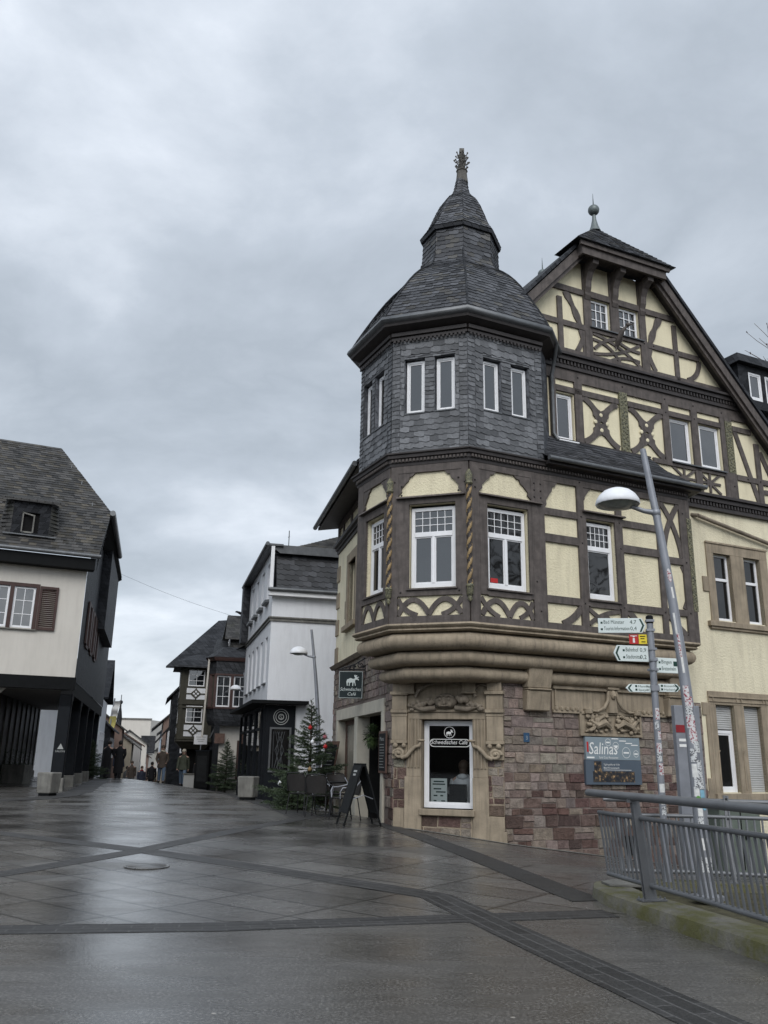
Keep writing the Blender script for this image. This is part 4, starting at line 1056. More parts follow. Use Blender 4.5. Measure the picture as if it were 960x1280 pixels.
for z, r in ((16.16, .15), (16.24, .17), (16.33, .20), (16.42, .16), (16.54, .16)):
    for k in range(6):
        a = k*math.pi/3+z*7; mb.tube([(fx+.06*math.cos(a), fy+.06*math.sin(a), z), (fx+r*.8*math.cos(a), fy+r*.8*math.sin(a), z-.02), (fx+r*math.cos(a), fy+r*math.sin(a), z+.04)], .014, 5); mb.ball((fx+r*math.cos(a), fy+r*math.sin(a), z+.045), .024, 6, 4)
part(mb, 'finial', simple('grey_weathered_oak', (.10,.095,.085), .8, .3, 8), tr, smooth=40)

# ---- slate skirt roof over the oriel
mb = MB(S)
u0, u1 = .72, 4.66
A = [(u0, .92, 7.62), (u1+.35, .92, 7.62)]; mid = [(u0, .55, 7.86), (u1+.30, .55, 7.86)]; top_ = [(u0, .06, 8.50), (u1-.45, .06, 8.50)]
mb.poly([A[0], A[1], mid[1], mid[0]]); mb.poly([mid[0], mid[1], (u1-.12, .28, 8.14), (u0, .28, 8.14)]); mb.poly([(u0, .28, 8.14), (u1-.12, .28, 8.14), top_[1], top_[0]])
mb.poly([A[1], (u1+.55, .0, 7.62), (u1+.28, .0, 7.86), mid[1]]); mb.poly([mid[1], (u1+.28, .0, 7.86), (u1-.12, .0, 8.14), (u1-.12, .28, 8.14)]); mb.poly([(u1-.12, .28, 8.14), (u1-.12, .0, 8.14), (u1-.45, .0, 8.5), top_[1]])
sk = part(mb, 'skirt_roof', M['slate_dark'], smooth=40)
mb = MB(); DT = ((.018,.019,.022), (.06,.062,.069)); courses(mb, [S((u0, .92, 7.62)), S((u0, .55, 7.86)), S((u0, .28, 8.14)), S((u0, .06, 8.5))], [S((u1+.35, .92, 7.62)), S((u1+.30, .55, 7.86)), S((u1-.12, .28, 8.14)), S((u1-.45, .06, 8.5))], .11, .22, .012, DT, .008); mb.build('slates', M['slates'], sk)
mb = MB(S); mb.tube([(u0-.05, .95, 7.62), (u1+.4, .95, 7.62)], .055, 8); mb.tube([(u1+.38, .95, 7.62), (u1+.62, .0, 7.62)], .045, 8); part(mb, 'gutter', M['zinc'], smooth=50)
mb = MB(S); mb.box(u0, u1+.30, .0, .88, 7.52, 7.60); mb.box(.9, 4.3, -.02, .07, 8.49, 8.53); part(mb, 'soffit', M['timber_dark'])
# downpipe of the tower
mb = MB(S); mb.tube([(1.30, .55, 10.62), (1.42, .28, 10.30), (1.46, .10, 10.0), (1.47, .08, 8.6), (1.55, .12, 8.45)], .045, 8); part(mb, 'downpipe', M['zinc'], smooth=50)

# ---- gable front (frame S)
gh = lambda z: (14.70-z)/1.10          # half width of the gable at height z
g = [(-1.5, 7.45), (12.0, 7.45), (3.5+gh(7.45), 7.45)]
outer = [(-1.4, 7.45), (3.5+gh(7.45), 7.45), (3.5+gh(13.3), 13.3), (3.5-gh(13.3), 13.3), (3.5-gh(10.2), 10.2), (-1.4, 9.6)]
G1 = [(2.77, 3.37, 11.62, 12.42), (3.63, 4.28, 11.62, 12.42)]; G2 = [(1.60, 2.12, 8.51, 9.69), (5.02, 5.72, 8.55, 9.73), (6.00, 6.70, 8.55, 9.73)]
plast(S, outer, G1+G2, .14, 'yellow_smooth')
c0 = 3.5
def mir(p): return (2*c0-p[0], p[1])
lat = []
for a, b, h in (((2.80, 11.46), (4.24, 10.86), .10), ((2.80, 10.92), (4.24, 11.46), -.10), ((2.80, 11.30), (3.60, 10.84), .12), ((4.24, 11.26), (3.44, 11.5), .08), ((2.82, 11.05), (3.7, 11.48), .10), ((4.22, 11.0), (3.3, 10.84), -.08)): lat.append((arc(a, b, h), .075))
def wavy(p, q, h, w=.16): return (arc(p, q, h, 12), [w*(1+.28*math.sin(i*1.7)) for i in range(13)])
beams(S, [(2.55, 2.77, 10.74, 13.3), (3.37, 3.63, 11.58, 13.3), (4.28, 4.48, 10.74, 13.3), (1.76, 1.90, 10.74, 12.2), (5.36, 5.50, 10.74, 12.3),
    (2.77, 3.37, 12.42, 12.58), (3.63, 4.28, 12.42, 12.58), (1.55, 2.55, 12.40, 12.55), (4.48, 5.45, 12.40, 12.55), (.85, 1.76, 11.46, 11.60), (1.90, 2.55, 11.46, 11.60), (4.48, 5.36, 11.46, 11.60), (5.50, 6.20, 11.46, 11.60),
    (2.77, 4.28, 11.48, 11.60), (.0, 7.05, 10.72, 10.86),
    # storey below
    (.0, 7.7, 10.02, 10.30), (1.45, 3.44, 9.72, 9.86), (3.72, 4.8, 9.72, 9.86), (4.98, 5.75, 9.73, 9.86), (5.92, 6.74, 9.73, 9.86), (7.14, 7.78, 9.72, 9.86),
    (2.14, 2.36, 8.45, 10.02), (4.80, 5.0, 8.45, 10.02), (5.73, 5.94, 7.9, 10.02), (6.72, 6.86, 7.9, 10.02), (7.86, 8.02, 7.9, 9.5), (8.75, 8.9, 7.9, 8.9), (1.44, 1.60, 8.2, 10.02),
    (4.4, 6.72, 8.42, 8.54), (7.14, 7.86, 8.40, 8.54), (8.02, 8.75, 8.40, 8.54), (4.4, 9.2, 7.70, 7.90), (6.86, 7.12, 7.9, 8.55), (6.86, 7.12, 9.95, 10.05)],
  strips=lat + [wavy((2.02, 12.40), (2.58, 10.86), .10), wavy((4.98, 12.40), (4.45, 10.86), -.10), (arc((2.58, 11.5), (2.3, 10.86), .03), .12), (arc((4.45, 11.5), (4.72, 10.86), -.03), .12), (arc((6.20, 11.46), (5.78, 10.86), .12), .13),
    (arc((7.18, 9.85), (7.86, 7.88), .0), .14), (arc((8.05, 9.3), (8.75, 7.9), .0), .14), (arc((8.02, 8.2), (8.72, 7.92), .12), .12)]
   + [(arc((5.02+.83*i, 7.92), (5.72+.83*i, 8.42), 0), .06) for i in (0, 1, 2) if i < 2] + [(arc((5.02+.83*i, 8.42), (5.72+.83*i, 7.92), 0), .06) for i in (0, 1)] + [((((5.37+.83*i), 7.92), ((5.37+.83*i), 8.42)), .06) for i in (0, 1)] + [((((5.02+.83*i), 8.17), ((5.72+.83*i), 8.17)), .06) for i in (0, 1)],
  polys=[])
# the two crosses of curved struts with pierced hearts
for a, b in ((2.36, 3.42), (3.74, 4.80)):
    m_ = (a+b)/2; zc = 9.14
    mb = MB(S)
    for sx in (-1, 1):
        for sz in (-1, 1):
            t_ = (m_+sx*.50, zc+sz*.56); pth = arc((m_+sx*.02, zc+sz*.02), t_, .075*sx*sz, 10); mb.strip(pth, [.26, .25, .20, .26, .17, .145, .14, .14, .145, .15, .16], -.02, .034+.002*(sx+1)+.001*(sz+1))
    part(mb, 'cross_strut', M['timber'])
    mb = MB(S)
    for dx, dz in ((-.17, 0), (.17, 0), (0, .19), (0, -.19)): mb.ball((m_+dx, .034, zc+dz), .052, 10, 6, sq=(1, .25, 1))
    part(mb, 'cross_boss', M['yellow_smooth'], smooth=60)
for a, b, z0, z1 in ((3.46, 3.70, 8.45, 10.05), (6.88, 7.11, 8.55, 9.95)):
    mb = MB(S); mb.box(a, b, -.01, .055, z0, z1); 
    for i in range(44): mb.ball(((a+b)/2+.07*math.sin(i*2.3), .05, z0+.06+i*(z1-z0-.12)/43), .038, 6, 4, sq=(1, .6, 1.0))
    part(mb, 'carved_post', M['carved'], smooth=50)
mb = MB(S)
for (u, z) in [(2.25,9.8),(2.25,10.15),(3.58,10.2),(4.9,10.15),(4.9,9.8),(5.83,10.15),(5.83,9.8),(6.79,10.15),(4.38,11.54),(4.68,11.54),(5.43,11.54),(5.43,10.8),(7.5,8.47),(7.0,8.2),(7.94,8.47)]: mb.ball((u, BT+.006, z), .022, 6, 4)
part(mb, 'peg', M['timber_dark'], smooth=60)
for (z0, a, b) in ((10.30, .0, 7.5), (7.45, 4.9, 13.0)):
    mb = MB(S); mb.box(a, b, -.01, .09, z0, z0+.09); mb.box(a, b, -.01, .14, z0+.20, z0+.30); mb.box(a, b, -.01, .20, z0+.31, z0+.37); mb.box(a, b, -.01, .07, z0+.09, z0+.20)
    n = int((b-a)/.10)
    for i in range(n): mb.box(a+(b-a)*(i+.2)/n, a+(b-a)*(i+.7)/n, .07, .115, z0+.10, z0+.19)
    part(mb, 'cornice', M['timber_dark'])
for a, b, z0, z1 in G1: window(S, a+.02, b-.02, z0+.02, z1-.02, -.10, 'grid', .055, 'glass', cols=3)
for a, b, z0, z1 in G2: window(S, a+.02, b-.02, z0+.02, z1-.02, -.10, 'plain', .055, 'glass')
sill(S, 2.7, 4.36, 11.62, -.05, .10, house, 'lead'); sill(S, 4.98, 6.76, 8.55, -.05, .10, house, 'lead'); sill(S, 1.56, 2.18, 8.52, -.05, .08, house, 'white_paint')
# little carved bird figure on the sill beam
mb = MB(S); mb.tube([(3.42, .10, 11.15), (3.40, .22, 11.30), (3.42, .34, 11.50), (3.50, .42, 11.62)], [.04, .075, .06, .03], 8); mb.ball((3.53, .44, 11.66), .055, 8, 6); mb.tube([(3.56, .47, 11.67), (3.64, .50, 11.66)], [.025, .008], 6); mb.tube([(3.41, .14, 11.25), (3.36, .16, 11.05)], [.03, .015], 6)
part(mb, 'carved_figure', M['timber'], smooth=50)
# verge boards, hipped top, brackets
for sg in (-1, 1):
    zt = 13.45; zb = 7.2 if sg > 0 else 10.6
    mb = MB(S); o = lambda z, k: (c0+sg*(gh(z)+k), z)
    mb.prism([o(zt, .16), o(zb, .16), o(zb, -.10), o(zt, -.10)], .30, .36); mb.prism([o(zt, -.10), o(zb, -.10), o(zb, -.22), o(zt, -.22)], .22, .30); part(mb, 'verge_board', M['timber'])
    mb = MB(S); mb.prism([o(zt, -.06), o(zb, -.06), o(zb, .0), o(zt, .0)], .0, .30); part(mb, 'verge_soffit', M['timber_dark'])
    mb = MB(S); dp_ = -9 if sg > 0 else -4.5; a, b = o(13.55, .20), o(zb if sg > 0 else 11.3, .20); mb.hull([(a[0], .40, a[1]), (b[0], .40, b[1]), (b[0], dp_, b[1]), (a[0], dp_, a[1])], [(a[0]+sg*.05, .40, a[1]+.06), (b[0]+sg*.05, .40, b[1]+.06), (b[0]+sg*.05, dp_, b[1]+.06), (a[0]+sg*.05, dp_, a[1]+.06)])
    mb.hull([(c0, -.5, 14.86), (a[0], -.5, a[1]), (a[0], dp_, a[1]), (c0, dp_, 14.86)], [(c0, -.5, 14.93), (a[0]+sg*.05, -.5, a[1]+.06), (a[0]+sg*.05, dp_, a[1]+.06), (c0, dp_, 14.93)])
    part(mb, 'main_roof', M['slate_dark'])
hw = gh(13.35)+.02
mb = MB(S)
ev = [(c0-hw-.28, .66, 13.52), (c0+hw+.28, .66, 13.52)]
mb.poly([ev[0], ev[1], (c0, -.5, 14.93)]); mb.poly([ev[0], (c0, -.5, 14.93), (c0-hw-.22, -.35, 13.60)]); mb.poly([ev[1], (c0+hw+.22, -.35, 13.60), (c0, -.5, 14.93)]); mb.poly([ev[0], (c0-hw-.22, -.35, 13.60), (c0+hw+.22, -.35, 13.60), ev[1]])
hip = part(mb, 'hip_roof', M['slate_roof'])
mb = MB(); courses(mb, [S(ev[0]), S((c0, -.5, 14.93))], [S(ev[1]), S((c0, -.5, 14.93))], .13, .2, .016, RT, .018, moss=.2); mb.build('slates', M['slates'], hip)
mb = MB(S); mb.box(c0-hw-.06, c0+hw+.06, .48, .54, 13.20, 13.50); mb.box(c0-hw-.06, c0-hw, .0, .48, 13.20, 13.50); mb.box(c0+hw, c0+hw+.06, .0, .48, 13.20, 13.50); mb.box(c0-hw, c0+hw, .0, .48, 13.40, 13.46); mb.box(c0-hw-.14, c0+hw+.14, .54, .60, 13.40, 13.52)
part(mb, 'hip_fascia', M['timber'])
for u in (2.66, 3.5, 4.38):
    mb = MB(S); pts_ = [(0, 12.35), (.06, 12.32), (.10, 12.42), (.08, 12.5), (.13, 12.62), (.15, 12.8), (.24, 12.98), (.36, 13.06), (.44, 13.10), (.46, 13.25), (0, 13.25)]
    k1 = [(u-.085, w_, z_) for w_, z_ in pts_]; k2 = [(u+.085, w_, z_) for w_, z_ in pts_]; mb.hull(k1, k2); part(mb, 'bracket', M['timber'])
def ballspike(fr, u, w, z, r=.16, name='roof_ball'):
    mb = MB(fr); mb.lathe(u, w, [(.16, z-.05), (.10, z+.12), (.06, z+.30), (.045, z+.46)], 12); mb.ball((u, w, z+.46+r), r, 16, 10); mb.lathe(u, w, [(.02, z+.46+2*r-.02), (.004, z+.46+2*r+.36)], 6)
    part(mb, name, M['copper_grey'], smooth=50)
ballspike(S, c0, -.5, 14.86, .15); ballspike(S, 2.52, -1.5, 13.25, .13)

# ---- slate mansard wing with a window dormer, right of the gable
wg = S.shift(0, -1.5)
mb = MB(wg); mb.poly([(7.6, .9, 9.0), (14, .9, 9.0), (14, 0, 11.40), (7.6, 0, 11.40)]); mb.poly([(7.6, 0, 11.40), (14, 0, 11.40), (14, -1.8, 13.1), (7.6, -1.8, 13.1)]); mb.poly([(7.6, .9, 9.0), (7.6, 0, 11.4), (7.6, -1.8, 13.1), (7.6, -3.0, 9.0)])
wing = part(mb, 'wing_roof', M['slate_dark'])
mb = MB(wg); mb.wall([(9.02, 11.30), (12.0, 11.30), (12.0, 12.62), (9.02, 12.62)], [(9.42, 9.95, 11.56, 12.44), (10.08, 10.62, 11.56, 12.44), (11.0, 11.6, 11.56, 12.44)], .30, .12)
mb.poly([(9.02, .30, 11.3), (9.02, .30, 12.62), (9.02, -2, 12.62), (9.02, -2, 11.3)]); mb.box(8.25, 9.0, -1.0, -.2, 12.2, 13.0)
mb.hull([(8.90, .48, 12.60), (12.1, .48, 12.60), (12.1, -2, 12.60), (8.9, -2, 12.60)], [(8.94, .40, 12.88), (12.1, .40, 12.88), (12.1, -2, 12.95), (8.94, -2, 12.95)]); part(mb, 'dormer', M['slate_dark'])
for a, b in ((9.42, 9.95), (10.08, 10.62), (11.0, 11.6)): window(wg, a, b, 11.56, 12.44, .22, 'plain', .07, 'glass')
# ---- street side of the corner house (frame L; u runs away along the street, i.e. to the left)
LE = 7.15
SH = [(1.02, 3.62), (3.98, 6.30)]     # the two shop bays
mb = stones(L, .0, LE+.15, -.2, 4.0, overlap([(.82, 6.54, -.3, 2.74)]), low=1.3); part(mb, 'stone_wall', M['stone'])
mb = MB(L); mb.wall([(0, -.5), (LE+.16, -.5), (LE+.16, 4.02), (0, 4.02)], [(.86, 6.50, -.6+.15, 2.70)], -.004, .3); mb.quad((LE+.16, 0, -.5), (LE+.16, -5, -.5), (LE+.16, -5, 4.02), (LE+.16, 0, 4.02)); part(mb, 'mortar_bed', M['mortar'])
mb = MB(L)
mb.box(.80, 6.56, -.28, .05, 2.48, 2.76); mb.box(.80, 1.02, -.28, .048, -.1, 2.48); mb.box(3.62, 3.98, -.28, .046, -.1, 2.48); mb.box(6.30, 6.56, -.28, .048, -.1, 2.48)
mb.box(3.98, 6.30, -.30, .02, .52, .62); mb.box(3.98, 6.30, -.30, -.02, -.1, .52)
part(mb, 'shop_frame', M['frame_stone'], bevel=.008)
mb = MB(L); mb.box(3.98, 4.10, -.24, -.18, .62, 2.48); mb.box(6.2, 6.30, -.24, -.18, .62, 2.48); mb.box(4.10, 6.2, -.24, -.18, 2.36, 2.48); mb.box(4.10, 6.2, -.24, -.18, .62, .72); sw = part(mb, 'shop_window', M['wood_red'])
mb = MB(L); mb.quad((4.05, -.21, .66), (6.25, -.21, .66), (6.25, -.21, 2.44), (4.05, -.21, 2.44)); part(mb, 'pane', glass('curtained_glass', (.20,.19,.165), 1.5), sw)
mb = MB(L); moose(mb, L, 4.75, 1.98, .30, -.205); mb.text('Schwedisches', 5.25, 1.62, .13, -.205, width=1.0); mb.text('Café', 4.95, 1.42, .13, -.205); part(mb, 'window_lettering', M['sign_white'], sw)
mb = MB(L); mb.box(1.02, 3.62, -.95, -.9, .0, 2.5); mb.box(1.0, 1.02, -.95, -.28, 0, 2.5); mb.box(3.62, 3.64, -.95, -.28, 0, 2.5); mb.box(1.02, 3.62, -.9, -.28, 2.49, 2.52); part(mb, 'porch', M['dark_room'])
mb = MB(L); mb.box(1.10, 2.1, -.62, -.56, .1, 2.4); d_o = part(mb, 'shop_door', M['wood_red'])
mb = MB(L); mb.quad((1.2, -.555, .7), (2.0, -.555, .7), (2.0, -.555, 2.25), (1.2, -.555, 2.25)); part(mb, 'pane', M['glass_dark'], d_o)
mb = MB(L); mb.box(1.5, 1.75, -.553, -.55, 1.28, 1.52); part(mb, 'door_notice', M['red'], d_o); mb = MB(L); mb.ball((1.62, -.55, 1.68), .10, 12, 6, sq=(1, .1, 1)); part(mb, 'door_sticker', M['sign_white'], d_o)
# string course, upper wall, window
LU = L.shift(0, .02)
mb = MB(L); mb.hull([(-.2, -.02, 3.94), (LE+.24, -.02, 3.94), (LE+.24, .08, 3.94), (-.2, .08, 3.94)], [(-.2, -.02, 4.06), (LE+.24, -.02, 4.06), (LE+.24, .16, 4.03), (-.2, .16, 4.03)]); part(mb, 'string_course', M['sandstone_grey'])
mb = MB(LU); mb.wall([(0, 4.04), (LE, 4.04), (LE, 7.4), (0, 7.4)], [(4.28, 5.30, 4.96, 6.72)], 0, .2); mb.quad((LE, 0, 4.04), (LE, -6, 4.04), (LE, -6, 9.0), (LE, 0, 9.0)); mb.wall([(0, 7.62), (LE, 7.62), (LE, 8.3), (0, 8.3)], [], 0); part(mb, 'plaster_wall', M['yellow_wall'])
mb = MB(LU)
mb.box(4.05, 4.28, -.1, .05, 4.9, 6.98); mb.box(5.30, 5.55, -.1, .05, 4.9, 6.98); mb.box(4.28, 5.30, -.1, .048, 6.72, 6.98); mb.box(3.95, 5.65, -.1, .14, 4.82, 4.96); mb.box(3.95, 4.05, -.02, .046, 5.2, 5.7); mb.box(5.55, 5.68, -.02, .046, 5.2, 5.7)
part(mb, 'window_surround', M['sandstone'], bevel=.006)
for z in (4.1, 4.9, 5.7, 6.5):
    mb = MB(LU); mb.box(LE-.42 if int(z*10) % 2 else LE-.28, LE+.01, -.02, .035, z, z+.45); part(mb, 'corner_stone', M['sandstone'], bevel=.006)
window(LU, 4.28, 5.30, 4.96, 6.72, -.18, 'plain', .06, 'glass_dark', frame_mat='sandstone_grey')
mb = MB(LU)
for (za, zb, t) in ((7.38, 7.48, .05), (7.48, 7.56, .10), (7.56, 7.66, .17)): mb.box(-.1, LE+.06, -.02, t, za, zb)
part(mb, 'cornice', M['timber_dark'])
beams(LU, [(.6, .75, 7.66, 8.3), (2.2, 2.35, 7.66, 8.3), (3.6, 3.75, 7.66, 8.3), (5.0, 5.15, 7.66, 8.3), (6.2, 6.35, 7.66, 8.3), (LE-.2, LE, 7.66, 8.3), (-.1, LE, 8.1, 8.34)])
mb = MB(LU); mb.hull([(1.3, -.1, 8.29), (LE+.3, -.1, 8.29), (LE+.3, .62, 8.17), (1.3, .62, 8.17)], [(1.3, -.1, 8.37), (LE+.3, -.1, 8.37), (LE+.3, .62, 8.25), (1.3, .62, 8.25)]); part(mb, 'soffit', M['timber_dark'])
mb = MB(LU); mb.hull([(1.3, .66, 8.27), (LE+.35, .66, 8.27), (LE-2.5, -4.0, 11.97), (1.3, -4.0, 11.97)], [(1.3, .66, 8.35), (LE+.35, .66, 8.35), (LE-2.5, -4.0, 12.05), (1.3, -4.0, 12.05)]); mb.poly([(LE+.35, .66, 8.33), (LE+.35, -8, 8.33), (LE-2.5, -4.0, 12.05)]); part(mb, 'street_roof', M['slate_dark'])
mb = MB(LU); mb.tube([(1.35, .70, 8.27), (LE+.4, .70, 8.27)], .07, 8); part(mb, 'gutter', M['zinc'], smooth=50)

# ---- things fixed to or standing at the house
hs = Frame(-.42, 20.85, -90, 1); hs.d = Vector((1, .0, 0)); hs.n = Vector((0, -1, 0)); hs.flip = 1; hs.o = Vector((-.42, 20.85, 0))
r = thing('hanging_sign', 'dark square café sign with white moose hanging from a scrolled iron bracket', 'sign', (-.42, 20.85, 3.6))
mb = MB(hs); mb.box(-.60, -.02, -.03, .03, 2.87, 3.52); board = mb.build('sign_board', M['green_dark'], r, bevel=.006)
mb = MB(hs); moose(mb, hs, -.29, 3.29, .26, .033); mb.text('Schwedisches', -.31, 3.05, .115, .033, align='C', width=.5, shear=.25); mb.text('Café', -.28, 2.94, .105, .033, align='C', shear=.25, width=.2)
for a, b, c, d in ((-.59, -.03, 2.88, 2.888), (-.59, -.03, 3.502, 3.51), (-.59, -.582, 2.888, 3.502), (-.038, -.03, 2.888, 3.502)): mb.quad((a, .032, c), (b, .032, c), (b, .032, d), (a, .032, d))
mb.build('lettering', M['sign_white'], board)
mb = MB(hs); mb.tube([(-.62, -.03, 3.56), (.06, -.03, 3.56)], .02, 6); mb.tube([(-.55, -.03, 3.58), (-.2, -.03, 3.70), (.04, -.03, 3.86)], .018, 6); mb.tube([(.04, -.03, 3.45), (.04, -.03, 3.88)], .022, 6)
for cx, cz, r_ in ((-.10, 3.66, .07), (-.24, 3.62, .045), (-.34, 3.61, .035), (-.02, 3.62, .035)):
    mb.tube([(cx+r_*(1-i/20)*math.cos(i*.6), 0, cz+r_*(1-i/20)*math.sin(i*.6)) for i in range(16)], .013, 5)
mb.build('bracket', M['iron'], r, smooth=40)
r = thing('menu_board', 'narrow wooden framed chalk menu board hung on the wall beside the café door', 'menu board', tuple(L((.70, .06, 1.2))))
mb = MB(L); mb.box(.36, 1.04, .052, .085, 1.20, 2.06); mb.build('frame', M['wood_red'], r, bevel=.006)
mb = MB(L); mb.box(.41, .99, .085, .089, 1.25, 2.01); b_ = mb.build('slate', M['chalkboard'], r)
mb = MB(L); mb.text('Menu', .90, 1.86, .12, .092, width=.36)
for i in range(9): mb.box(.92-random.uniform(.3, .46), .92, .090, .092, 1.78-i*.058, 1.79-i*.058)
mb.build('chalk_writing', M['grey_letter'], b_)
r = thing('house_number', 'small blue enamel plaque on the red stone wall', 'plaque', tuple(S((.53, .03, 1.86))))
mb = MB(S); mb.box(.46, .60, .02, .035, 1.86, 2.04); mb.build('plate', simple('blue_enamel', (.03,.07,.13), .35, .1), r, bevel=.004); mb = MB(S); mb.text('3', .53, 1.905, .11, .037, align='C'); mb.build('numeral', M['grey_letter'], r)
# information board with the lettering of the photo
bw = S.shift(0, .06)
r = thing('information_board', 'grey and blue advertising board lettered Salinas on the stone wall under the carved relief', 'sign board', tuple(S((2.65, .06, 1.06))))
pb = MB(bw); pb.box(1.92, 3.37, -.04, .02, 1.06, 1.545); pb.build('lower_panel', simple('slate_blue_board', (.075,.095,.12), .4, .05), r)
pb = MB(bw); pb.box(1.94, 3.36, -.04, .022, 1.55, 2.0); pb.build('upper_panel', simple('blue_grey_board', (.20,.245,.27), .4, .05), r)
pb = MB(bw); pb.text('Salinas', 2.02, 1.66, .34, .026, width=.74, shear=.15); pb.text('Spiel Casa Restaurant', 2.27, 1.575, .06, .026, width=.5)
for u, z, r_ in ((2.52, 1.90, .075), (2.72, 1.83, .08), (2.99, 1.70, .11), (3.25, 1.68, .07)):
    ring(pb, u, z, r_, .008, .026, 20); pb.box(u-r_*.65, u+r_*.65, .024, .026, z-.018, z+.012)
for u, z in ((2.62, 1.965), (2.82, 1.925), (2.98, 1.88), (3.13, 1.845)): pb.box(u, u+.18, .024, .026, z, z+.018)
pb.box(1.96, 2.15, .024, .026, 1.575, 1.605); pb.text('Täglich geöffnet ab 10 Uhr', 2.38, 1.44, .05, .024, width=.42); pb.text('Bad Kreuznach', 2.38, 1.375, .05, .024, width=.40); pb.box(2.38, 3.10, .022, .024, 1.345, 1.352)
pb.build('lettering', M['white_letter'], r)
pb = MB(bw); pb.box(1.97, 2.01, .02, .026, 1.7, 1.9); pb.build('red_mark', M['red'], r)
m, nt, b, uv, geo = newmat('night_photo_print'); n_ = nt.noise(geo, 14, 5, .7); c_ = nt.ramp(n_, [(.42, (.012,.014,.02)), (.55, (.05,.04,.03)), (.66, (.42,.26,.12)), (.76, (.30,.34,.38))]); nt.link(c_, b.inputs['Base Color']); b.inputs['Roughness'].default_value = .3
pb = MB(bw); pb.box(2.10, 3.18, .02, .025, 1.11, 1.32); pb.box(2.14, 2.32, .02, .027, 1.26, 1.52); pb.build('printed_picture', m, r)

def cellar(u0, u1, z0, z1):
    mb = MB(S); mb.box(u0, u1, .005, .03, z0, z1); part(mb, 'cellar_window', M['dark_room'])
cellar(2.85, 3.3, -.32, .06); cellar(5.6, 6.2, -.35, .3)
# ------------------------------------------------------------------ arcade house on the left
A = Frame(-10.55, 29.7, 244.9, -1); B = Frame(-10.55, 29.7, -14.5, 1)
ah = thing('arcade_house', 'pale rendered house with slate roof and black timber arcade on posts along the street', 'house', (-10.55, 29.7, .2))
def ap(mb, name, mat, parent=None, smooth=None, bevel=0): return mb.build(name, mat, parent or ah, smooth=smooth, bevel=bevel)
zc = 4.0
wins = [(1.60, 2.28, 5.56, 6.98), (2.42, 3.10, 5.56, 6.98)]
mb = MB(A); mb.wall([(0, zc), (9, zc), (9, 7.75), (0, 7.75)], wins, 0, .12); ap(mb, 'rendered_wall', M['cream_wall'])
mb = MB(A)
for a, b, c, d in ((1.48, 1.60, 5.5, 7.10), (2.28, 2.42, 5.5, 7.10), (3.10, 3.22, 5.5, 7.10), (1.60, 2.28, 6.98, 7.10), (2.42, 3.1, 6.98, 7.10)): mb.box(a, b, -.08, .03, c, d)
ap(mb, 'window_casing', M['shutter_brown'])
sill(A, 1.44, 3.26, 5.54, -.05, .09, ah, 'concrete')
for w_ in wins: window(A, w_[0]+.01, w_[1]-.01, w_[2]+.01, w_[3]-.01, -.08, 'grid', .06, 'glass', parent=ah, cols=2)
mb = MB(A); mb.box(.86, .94, .03, .075, 5.53, 7.04); mb.box(1.40, 1.47, .03, .075, 5.53, 7.04); mb.box(.94, 1.40, .03, .075, 5.53, 5.63); mb.box(.94, 1.40, .03, .075, 6.95, 7.04)
for i in range(19):
    z = 5.65+i*.068; mb.hull([(.94, .035, z), (1.40, .035, z), (1.40, .045, z), (.94, .045, z)], [(.94, .062, z+.045), (1.40, .062, z+.045), (1.40, .072, z+.045), (.94, .072, z+.045)])
ap(mb, 'shutter', M['shutter_brown'])
# slate-hung street side
sl = M['slate_dark']
mb = MB(B); mb.wall([(0, zc-.1), (18, zc-.1), (18, 9.9), (2.4, 9.9), (0, 7.75)], [(2.3, 3.1, 5.4, 6.9), (4.6, 5.4, 5.4, 6.9), (7.0, 7.8, 5.4, 6.9)], .01, .12); ap(mb, 'slate_wall', sl)
mb = MB(B)
for u in (2.3, 4.6, 7.0): mb.box(u-.1, u+.9, .01, .07, 5.3, 5.4); mb.box(u-.1, u, .01, .07, 5.4, 7.0); mb.box(u+.8, u+.9, .01, .07, 5.4, 7.0); mb.box(u, u+.8, .01, .07, 6.9, 7.0); mb.box(u+.9, u+1.35, .03, .09, 5.4, 6.95); mb.box(u-.55, u-.1, .03, .09, 5.4, 6.95)
ap(mb, 'shutter', M['shutter_brown'])
for u in (2.3, 4.6, 7.0): window(B, u+.02, u+.78, 5.42, 6.88, -.06, 'grid', .06, 'glass_dark', parent=ah)
mb = MB(B); mb.box(6.6, 13.5, .01, .38, 6.6, 10.0); ap(mb, 'jettied_gable', M['slate_dark'])
# roof: front slope, half hip and street eaves
tp = math.tan(R(50)); zr = lambda w: 8.25+(.42-w)*tp
mb = MB(A)
E0, E1 = (-.28, .42), (9, .42); H = (-.75, -1.35); Rg = (1.17, -4.0); Rl = (9, -4.0)
q3 = lambda p, dz=0: (p[0], p[1], zr(p[1])+dz)
mb.poly([q3(E0), q3(E1), q3(Rl), q3(Rg), q3(H)])
mb.poly([q3(E0, -.10), q3(H, -.10), q3(Rg, -.10), q3(Rl, -.10), q3(E1, -.10)]); mb.quad(q3(E0), q3(E1), q3(E1, -.10), q3(E0, -.10)); mb.quad(q3(E0), q3(H), q3(H, -.12), q3(E0, -.12))
frf = ap(mb, 'front_roof', M['slate_old'])
mb = MB(); LT = ((.022,.022,.022), (.075,.072,.069)); courses(mb, [A(q3(E1, .004)), A(q3(Rl, .004))], [A(q3(E0, .004)), A(q3(H, .004)), A(q3(Rg, .004))], .165, .24, .02, LT, .0, moss=.35, holes=lambda p: 1.2 < (p-A.o).dot(A.d) < 2.95 and 8.8 < p.z < 10.45); mb.build('slates', M['slates'], frf)
Hw = A(q3(H)); Rw = A(q3(Rg)); far = Hw + B.d*13; farR = Rw + B.d*13
